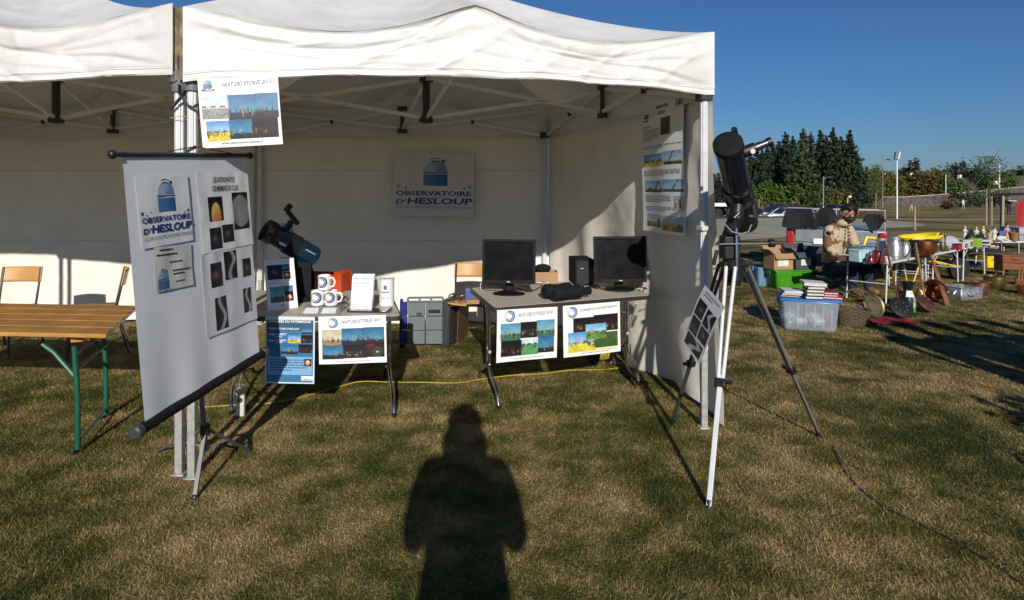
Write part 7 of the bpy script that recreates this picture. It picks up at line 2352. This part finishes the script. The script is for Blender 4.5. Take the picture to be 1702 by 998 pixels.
# goods on the grass in front of the stall
def gg(px, py): return gp(px, py, 0)
CLEAR = mat('cloudy_clear_plastic', (.62, .70, .78), .22, trans=.55, alpha=.45, var=.05)
BLID = mat('bright_blue_lid', (.02, .17, .55), .4)
def storage_tub(label, loc, size, rz, m, lidm, group=None, lid=True):
    t = thing('storage_tub', label, 'storage box', loc, rz, group)
    w, d, h = size
    b = B()
    n = 8
    prof = [(0.86, 0), (0.90, .02), (.98, h - .02), (1.0, h)]
    rings = []
    for f, z in prof:
        r = []
        for cx_, cy_, a0 in ((1, 1, 0), (-1, 1, 90), (-1, -1, 180), (1, -1, 270)):
            for k in range(4):
                a = R(a0 + 30 * k)
                rad = .035
                r.append(((w / 2 * f - rad) * cx_ + rad * math.cos(a), (d / 2 * f - rad) * cy_ + rad * math.sin(a), z + .003))
        rings.append(r)
    m_ = len(rings[0])
    b.add([p for r in rings for p in r], [(i * m_ + k, i * m_ + (k + 1) % m_, (i + 1) * m_ + (k + 1) % m_, (i + 1) * m_ + k) for i in range(len(rings) - 1) for k in range(m_)] + [tuple(range(m_ - 1, -1, -1))])
    obj('tub', b, m, t, solid=.004)
    for x in np.linspace(-w * .36, w * .36, 6):
        b = B(); b.bar((x, -d / 2 * .89, .04), (x, -d / 2 * .985 - .002, h - .03), .02, .008, up=(0, 1, 0)); obj('rib', b, m, t)
    if lid:
        b = B(); b.box((0, 0, h + .012), (w + .03, d + .03, .026)); obj('lid', b, lidm, t, bevel=.012)
    else:
        b = B(); b.tube([(-w / 2, -d / 2, h), (w / 2, -d / 2, h), (w / 2, d / 2, h), (-w / 2, d / 2, h), (-w / 2, -d / 2, h)], .014, 8); obj('rim', b, m, t)
    for s in (-1, 1):
        b = B(); b.box((s * (w / 2 + .014), 0, h - .02), (.014, d * .3, .07)); obj('clip', b, lidm, t, bevel=.004)
    return t
tubc = gg(1350, 551) + Vector((.04, .20, 0))
tub = storage_tub('clear plastic storage box with a blue lid and books on top', tubc, (.60, .42, .325), R(-16), CLEAR, BLID)
for k, (x, y, c) in enumerate(((-.1, -.1, WB), (.08, -.12, WB), (.18, -.05, REDP), (-.2, .02, TEAL), (0, .05, CARD), (.05, -.06, WB))):
    b = B(); b.ball((x, y, .09 + .01 * k), (.09, .07, .05), 9); obj('contents', b, c, tub)
LZ = .353
ct, sn = math.cos(R(-16)), math.sin(R(-16))
def on_tub(x, y, z=0): return tubc + Vector((x * ct - y * sn, x * sn + y * ct, LZ + z))
GBK = 'books on the blue lidded box'
PAPC = mat('grey_paper', (.42, .40, .36), .8)
for k in range(3):
    book(['lowest grey paperback at the left of the blue lid', 'middle grey paperback at the left of the blue lid', 'top pale paperback at the left of the blue lid'][k], on_tub(-.17, .02, .024 * k), (.20, .27, .022), R(-28 + 9 * k), [BKD, PAPC, WB][k], GBK)
for k in range(4):
    book(['bottom black book of the tall pile on the blue lid', 'second black book from the bottom on the blue lid', 'third black book from the bottom on the blue lid', 'uppermost black book of the pile, under the white one'][k], on_tub(.04 + .005 * k, -.08, .036 * k), (.18, .20, .034), R(168 + 3 * (k % 2)), BKD, GBK)
book('thick white book lying askew on top of the black pile', on_tub(.05, -.06, .146), (.24, .18, .035), R(-8), BKW, GBK, tilt=(R(3), R(4)))
REDB = mat('dark_red_cover', (.20, .008, .015), .45)
for k in range(3):
    book(['bright red book at the bottom right of the blue lid', 'second red book at the right of the blue lid', 'dark red book on top at the right of the blue lid'][k], on_tub(.22 + (.02 if k == 0 else -.01), -.02, .026 * k), (.22 if k == 0 else .17, .20, .025), R(158 + 5 * k), mat('bright_red_cover', (.42, .012, .02), .45) if k == 0 else REDB, GBK)
GRN = mat('bright_green_plastic', (.05, .26, .012), .35, var=.06)
gtub = gg(1322, 482) + Vector((0, .22, 0))
storage_tub('bright green plastic storage box behind the blue lidded one', gtub, (.70, .42, .28), R(8), GRN, GRN)
carton('cardboard_box', 'open brown carton with a white label on the green box', gtub + Vector((-.20, -.06, .31)), (.34, .26, .25), R(14), CARD, True, lab=(-.01, .12, .19, .13))
DKB = mat('dark_printed_carton', (.05, .055, .07), .7, var=.2)
carton('cardboard_box', 'dark open carton with a pale label right of the brown carton', gtub + Vector((.17, -.02, .31)), (.34, .28, .27), R(10), DKB, True, lab=(.0, .12, .17, .11))
storage_tub('pale blue clear box standing left of the green box', gg(1273, 477) + Vector((0, .2, 0)), (.30, .42, .30), R(6), mat('blue_clear_plastic', (.22, .36, .52), .3, trans=.2, alpha=.8), BLUEP, lid=False)
# basket
WICK = mat('dark_wicker', (.085, .062, .035), .8, var=.3, scale=40)
bk = thing('wicker_basket', 'dark wicker basket with a hoop handle right of the blue lidded box', 'basket', gg(1428, 545) + Vector((.02, .16, 0)), R(10))
for k in range(9):
    z = .012 + .02 * k
    f = .9 + .012 * k
    b = B(); b.tube([Vector((.20 * f * math.cos(a), .13 * f * math.sin(a), z + .004 * math.sin(a * 12 + k * 3.1))) for a in np.linspace(0, 2 * math.pi, 49)], .011, 6); obj('wicker_strand', b, WICK, bk)
b = B(); b.lathe([(0, .01), (.185, .01)], n=28, M=Matrix.Scale(.65, 3, (0, 1, 0))); obj('base', b, WICK, bk)
b = B(); b.tube([(.19 * math.cos(a), 0, .17 + .24 * math.sin(a)) for a in np.linspace(0, math.pi, 20)], .012, 8); obj('handle', b, WICK, bk)
b = B(); b.lathe([(0, 0), (.06, 0), (.07, .12), (.03, .2), (.035, .23), (0, .23)], n=16); o = obj('small_jar', b, mat('tan_ceramic', (.34, .22, .12), .4)); o.location = gg(1436, 540) + Vector((0, .2, .03)); o.rotation_euler = (R(20), R(25), 0); tag(o, 'tan pottery jar leaning in the wicker basket', 'jar')
# round trays, warming pans, pots
def leaning_disc(name, label, px, py, r, m, lean, yaw, cat='tray'):
    t = thing(name, label, cat, gg(px, py) + Vector((0, .05, .0)), yaw)
    M_ = Matrix.Rotation(R(90 - lean), 3, 'X')
    b = B(); b.lathe([(0, .0), (r * .80, .0), (r * .84, .012), (r * .97, .020), (r, .014), (r, .008), (r * .84, .002), (r * .8, -.008), (0, -.008)], (0, r * math.sin(R(lean)), r * math.cos(R(lean))), 36, M=M_); obj('plate', b, m, t)
    b = B(); b.lathe([(r * .45, .001), (r * .47, .005), (r * .49, .001)], (0, r * math.sin(R(lean)), r * math.cos(R(lean))), 30, M=M_); obj('embossed_ring', b, m, t)
    return t
leaning_disc('round_tray', 'dull brass round tray leaning against the legs of the near stall table', 1461, 530, .148, BRSD, 20, R(14))
leaning_disc('round_tray', 'brighter brass round tray leaning behind the copper warming pan', 1530, 515, .155, BRS, 22, R(10))
def warming_pan(label, px, py, r, m, top, hm, holes):
    t = thing('warming_pan', label, 'warming pan', gg(px, py), 0, 'long handled warming pans leaning on the stall')
    base = Vector(t.location)
    c = Vector((0, r * .45, r * .92))
    hd = (Vector(top) - base) - c
    h_n = hd.normalized()
    nrm = Vector((0, -1, .25)); nrm = (nrm - h_n * nrm.dot(h_n)).normalized()
    M_ = nrm.to_track_quat('Z', 'Y').to_matrix()
    b = B(); b.lathe([(0, -.045), (r * .7, -.045), (r * .96, -.01), (r, .005)], c, 32, M=M_); obj('pan', b, m, t)
    b = B(); b.lathe([(r * 1.02, .004), (r * 1.02, .014), (r * .85, .026), (r * .5, .034), (0, .036)], c, 32, M=M_); ld = obj('lid', b, m, t)
    if holes:
        b = B()
        for k in range(8):
            a = k * math.pi / 4
            b.cyl(c + M_ @ Vector((r * .55 * math.cos(a), r * .55 * math.sin(a), .0335)), c + M_ @ Vector((r * .55 * math.cos(a), r * .55 * math.sin(a), .0365)), .011, n=10)
        obj('vent_holes', b, mat('grey_worn_metal', (.16, .16, .16), .5, .6), ld)
    else:
        b = B()
        for rr in (.3, .62, .85):
            b.tube([c + M_ @ Vector((r * rr * math.cos(a), r * rr * math.sin(a), .037 - .012 * max(0, rr - .5) * 2)) for a in np.linspace(0, 6.283, 40)], .0025, 5)
        obj('engraved_ring', b, COP, ld)
    st_ = c + h_n * r
    b = B()
    L_ = hd.length
    b.tube([st_ - h_n * .02, st_ + h_n * .05, st_ + h_n * (L_ - r) * .3, st_ + h_n * (L_ - r) * .7, c + hd], [.011, .012, .011, .014, .012], 10); obj('handle', b, hm, t)
MAHO = mat('red_brown_wood', (.17, .035, .018), .4, var=.2, scale=12)
OAK = mat('pale_brown_wood', (.33, .16, .065), .5, var=.2, scale=12)
warming_pan('black pierced warming pan with a red brown handle', 1501, 531, .135, IRON, ap(1472, 406, 8.35), MAHO, True)
warming_pan('copper ringed warming pan with a pale wooden handle', 1543, 521, .122, COPB, ap(1522, 405, 9.0), OAK, False)
# painted can
pcn = thing('painted_can', 'black and white painted milk jug with yellow and green marks between the warming pans', 'jug', gg(1512, 523) + Vector((0, .04, 0)), R(10))
b = B(); b.lathe([(0, 0), (.085, 0), (.088, .06), (.085, .20), (.05, .29), (.055, .36), (.09, .40), (.085, .405), (.045, .36), (0, .33)], n=26); obj('body', b, mat('black_enamel_paint', (.014, .015, .02), .3, coat=.3), pcn)
for (z0, z1, a0, a1, m, nm) in ((.225, .30, -1.0, .5, WHITEP, 'white_patch'), (.25, .30, -.3, .3, YEL, 'yellow_patch'), (.03, .10, .0, .9, GRN, 'green_patch'), (.09, .22, .0, .8, mat('grey_flecks', (.35, .33, .33), .6, var=.6, scale=30), 'mottled_patch')):
    b = B(); b.grid(8, 4, lambda u, v: Vector(((np.interp(z0 + (z1 - z0) * v, (0, .06, .20, .29, .36), (.085, .088, .085, .05, .055)) + .002) * math.sin(a0 + (a1 - a0) * u), -(np.interp(z0 + (z1 - z0) * v, (0, .06, .20, .29, .36), (.085, .088, .085, .05, .055)) + .002) * math.cos(a0 + (a1 - a0) * u), z0 + (z1 - z0) * v))); obj(nm, b, m, pcn)
b = B(); b.tube([(-.05, 0, .35), (-.13, 0, .38), (-.15, 0, .28), (-.09, 0, .18)], .010, 8); obj('handle', b, IRON, pcn)
t = thing('copper_cauldron', 'dark copper cauldron tipped on its side behind the wooden bat', 'cauldron', gg(1562, 503) + Vector((0, .12, 0)), R(-35))
b = B(); b.lathe([(0, .20), (.09, .19), (.14, .13), (.15, .05), (.145, -.02), (.158, -.025), (.158, -.03), (.135, -.02), (.14, .05), (.12, .12), (0, .175)], (0, 0, .15), 30, M=Matrix.Rotation(R(-90), 3, 'X')); obj('bowl', b, COP, t)
b = B(); b.tube([(.14 * math.cos(a), -.05 - .12 * math.sin(a), .16 + .12 * math.sin(a)) for a in np.linspace(0, math.pi, 14)], .007, 6); obj('handle', b, IRON, t)
p0, p1 = gg(1575, 508), ap(1547, 424, 9.25)
b = B()
pts = [p1, p1.lerp(p0, .3), p1.lerp(p0, .55), p1.lerp(p0, 1.0)]
for i, (w0, w1) in enumerate(((.045, .05), (.05, .09), (.09, .075))):
    b.bar(pts[i], pts[i + 1], (w0 + w1) / 2, .02, up=(0, -1, 0))
o = obj('wooden_bat', b, mat('reddish_board', (.22, .09, .04), .6, var=.25, scale=14), bevel=.004); tag(o, 'long wooden bat leaning on the stall in front of the tipped cauldron', 'bat')
# roasting dish
ad = thing('roasting_dish', 'large rectangular aluminium roasting dish with loop handles on the grass', 'dish', gg(1607, 499) + Vector((.03, .14, 0)), R(18))
b = B()
w, d, h = .43, .30, .175
for (f, z) in ():
    pass
ov = [(-1, -1), (1, -1), (1, 1), (-1, 1)]
vo = [(sx * w / 2 * f, sy * d / 2 * f, z) for f, z in ((.95, 0), (1, h)) for sx, sy in ov]
b.add(vo, [(3, 2, 1, 0)] + [(k, (k + 1) % 4, 4 + (k + 1) % 4, 4 + k) for k in range(4)])
obj('pan', b, MILK, ad, solid=.006, bevel=.012)
b = B(); b.tube([(-w / 2, -d / 2, h), (w / 2, -d / 2, h), (w / 2, d / 2, h), (-w / 2, d / 2, h), (-w / 2, -d / 2, h)], .007, 6); obj('rim', b, MILK, ad)
for s in (-1, 1):
    b = B(); b.tube([(s * w / 2, -.07, h * .72), (s * (w / 2 + .03), -.06, h * .5), (s * (w / 2 + .035), 0, h * .42), (s * (w / 2 + .03), .06, h * .5), (s * w / 2, .07, h * .72)], .009, 8); obj('handle', b, MILK, ad)
b = B(); b.tube([(-.10, -d / 2 - .004, h * .72), (-.09, -d / 2 - .03, h * .45), (0, -d / 2 - .035, h * .38), (.09, -d / 2 - .03, h * .45), (.10, -d / 2 - .004, h * .72)], .009, 8); obj('handle', b, MILK, ad)
def basin(label, px, py, r, h, m, group='basins on the grass before the stall'):
    t = pot('basin', label, gg(px, py) + Vector((0, r * .6, 0)), r, h, m, .9, .035, 'basin', R(20), 1)
    t['group'] = group
basin('shiny copper basin with a grey rim behind the roasting dish', 1634, 493, .125, .20, COPB)
basin('wide brass basin with a flat rim right of the copper one', 1661, 482, .155, .20, BRS)
pot('copper_pan', 'small copper pan on the grass at the right edge', gg(1702, 489), .09, .12, COPB)
# crate, sewing box, tarp, red cloth
t = thing('yellow_crate', 'bright yellow plastic crate under the far table', 'crate', gg(1655, 446) + Vector((0, .2, 0)), R(12))
for c, s_ in (((0, -.14, .11), (.34, .012, .22)), ((0, .14, .11), (.34, .012, .22)), ((-.17, 0, .11), (.012, .268, .22)), ((.17, 0, .11), (.012, .268, .22)), ((0, 0, .006), (.32, .26, .01))):
    b = B(); b.box(c, s_); obj('side_panel', b, YEL, t, bevel=.003)
b = B(); b.tube([(-.17, -.14, .22), (.17, -.14, .22), (.17, .14, .22), (-.17, .14, .22), (-.17, -.14, .22)], .013, 8); obj('rim', b, YEL, t)
b = B(); b.box((0, -.149, .16), (.16, .006, .03)); obj('grip_slot', b, mat('dark_yellow', (.30, .20, .01), .5), t)
SEW = mat('chestnut_wood', (.20, .065, .022), .4, var=.25, scale=10)
t = thing('sewing_box', 'chestnut wooden sewing box on splayed legs at the right edge', 'sewing box', gg(1690, 462) + Vector((0, .1, 0)), R(-8))
for k, z in enumerate((.20, .32)):
    b = B(); b.box((0, 0, z), (.46, .26, .112)); obj('drawer', b, SEW, t, bevel=.004)
b = B(); b.box((0, 0, .39), (.48, .28, .02)); obj('lid', b, SEW, t, bevel=.004)
b = B(); b.tube([(-.06, -.135, .33), (-.05, -.155, .33), (.05, -.155, .33), (.06, -.135, .33)], .006, 6); obj('handle', b, BRS, t)
for sx in (-.19, .19):
    for sy in (-.09, .09):
        b = B(); b.cyl((sx, sy, .15), (sx * 1.15, sy * 1.2, 0), .016, .010, 8); obj('leg', b, OAK, t)
t = thing('wooden_stool', 'low orange brown stool on its side in front of the sewing box', 'stool', gg(1699, 473), R(20))
b = B(); b.box((0, 0, .05), (.34, .04, .10)); obj('seat', b, SEW, t, bevel=.004)
for x in (-.13, -.05, .12):
    b = B(); b.cyl((x, -.02, .08), (x - .02, -.05, .26), .012, n=8); obj('leg', b, OAK, t)
b = B()
b.grid(40, 20, lambda u, v: Vector((.55 * (u - .5), .34 * (v - .5), .03 + .085 * abs(noise.noise((u * 5, v * 4, 2))) + .05 * u * math.sin(3 * v))))
o = obj('blue_tarpaulin', b, mat('blue_tarp', (.018, .06, .20), .35, bump=.5, bscale=14), solid=.003); o.location = gg(1617, 446) + Vector((0, .25, 0)); tag(o, 'crumpled blue tarpaulin on the grass under the third stall table', 'tarpaulin')
b = B(); b.grid(30, 20, lambda u, v: Vector((.5 * (u - .5), .35 * (v - .5), .02 + .03 * noise.noise((u * 5, v * 4, 5)))))
o = obj('red_cloth', b, mat('dark_red_cloth', (.22, .01, .02), .8), solid=.004); o.location = gg(1478, 536); tag(o, 'dark red cloth spread on the grass under the round tray', 'cloth')
b = B()
for k in range(9):
    r_ = random.Random(k)
    b.ball((r_.uniform(-.35, .35), r_.uniform(-.1, .1), .03 + .04 * r_.random()), (.09, .06, .05), 9)
o = obj('clothes_heap', b, mat('mixed_cloth', (.30, .26, .27), .9, var=.9, scale=9)); o.location = Vector((9.0, 12.0, .42)); tag(o, 'heap of mixed clothes on a low shelf under the figurine table', 'clothes')
b = B(); b.box((0, 0, .36), (.9, .4, .03)); b.box((-.4, 0, .17), (.03, .36, .34)); b.box((.4, 0, .17), (.03, .36, .34)); o = obj('low_shelf', b, mat('dark_shelf', (.04, .035, .03), .7)); o.location = Vector((9.0, 12.0, 0)); tag(o, 'low dark shelf under the figurine table', 'shelf')

# ================================================================== grey trailer behind the seller, draped with black cloths
tr = thing('box_trailer', 'silver grey trailer with red tail lights and black cloths over its frame behind the seller', 'trailer', Vector((6.2, 12.0, 0)), R(-24))
SIL = mat('silver_grey_paint', (.26, .27, .28), .35, .3, var=.06)
W_ = 1.72
b = B(); b.box((0, .9, .62), (W_, 1.8, .34)); obj('body', b, SIL, tr, bevel=.03)
b = B(); b.box((0, -.012, .66), (W_ * .82, .03, .24)); obj('tailgate', b, SIL, tr, bevel=.012)
b = B(); b.box((0, -.05, .40), (W_ * .98, .12, .10)); obj('bumper', b, DGREY, tr, bevel=.02)
b = B(); b.box((-.12, -.034, .56), (.52, .008, .11)); obj('number_plate', b, WHITEP, tr, bevel=.004)
RL = mat('tail_lamp_red', (.35, .02, .02), .25)
for s in (-1, 1):
    b = B(); b.box((s * (W_ / 2 - .07), -.03, .62), (.13, .06, .26)); obj('tail_light', b, RL, tr, bevel=.02)
    b = B(); b.cyl((s * (W_ / 2 - .16), .95, .29), (s * W_ / 2, .95, .29), .29, n=20); obj('wheel', b, RUB, tr)
for x in (-W_ / 2 + .03, W_ / 2 - .03, .02):
    b = B(); b.cyl((x, .05, .78), (x, .05, 1.17), .009, n=8); obj('frame_tube', b, GALV, tr)
b = B(); b.tube([(-W_ / 2 + .03, .05, 1.17), (W_ / 2 - .03, .05, 1.17)], .008, 8); obj('frame_tube', b, GALV, tr)
b = B(); b.tube([(-W_ / 2 + .03, 1.0, 1.17), (W_ / 2 - .03, 1.0, 1.15)], .008, 8); obj('frame_tube', b, GALV, tr)
def drape(label, x0, x1, zt, zb, seed, tip=0.0, top=1.0):
    b = B()
    def f(u, v):
        x = (x0 + x1) / 2 + (x1 - x0) * (u - .5) * (top + (1 - top) * min(1, v * 1.3))
        zz = zb + tip * abs(u - .5) + .05 * math.sin(u * 8 + seed) + .05 * noise.noise((u * 6, seed, 1))
        if v < .25:
            return Vector((x, .30 - .28 * v / .25, zt - .02 * (1 - v / .25)))
        g = (v - .25) / .75
        return Vector((x + .06 * g * (u - .5), .005 - .05 * g - .06 * math.sin(u * 6 + seed) * g - .02 * noise.noise((u * 9, v * 5, seed)), zt - .03 * math.sin(u * 3.14) * (1 - g) + (zz - zt) * g))
    b.grid(24, 20, f)
    o = obj('black_cloth', b, mat('black_cloth', (.010, .010, .012), .9, bump=.4, bscale=20), solid=.006)
    o.matrix_world = tr.matrix_world
    o.location, o.rotation_euler = tr.location, tr.rotation_euler
    tag(o, label, 'cloth', 'black cloths hung on the trailer frame')
drape('big black cloth hung on the left end of the trailer frame', -W_ / 2 - .05, -.36, 1.19, .74, 1, .10, .75)
drape('pointed black cloth hung right of the big one on the trailer frame', -.36, .06, 1.21, .80, 4, .12, .25)
drape('black jacket hung on the right end of the trailer frame, beside the man', .48, W_ / 2 - .05, 1.10, .78, 7, .25, .7)
t = thing('yellow_hose', 'short yellow strap hanging at the right end of the trailer', 'strap', Vector((6.35, 11.3, 0)), 0)
b = B(); b.tube([(0, 0, .55), (.05, 0, .70), (.22, 0, .68), (.36, 0, .58)], .03, 8); obj('strap_band', b, YEL, t)
b = B(); b.cyl((0, 0, 0), (0, 0, .56), .02, n=8); obj('stand', b, DGREY, t)
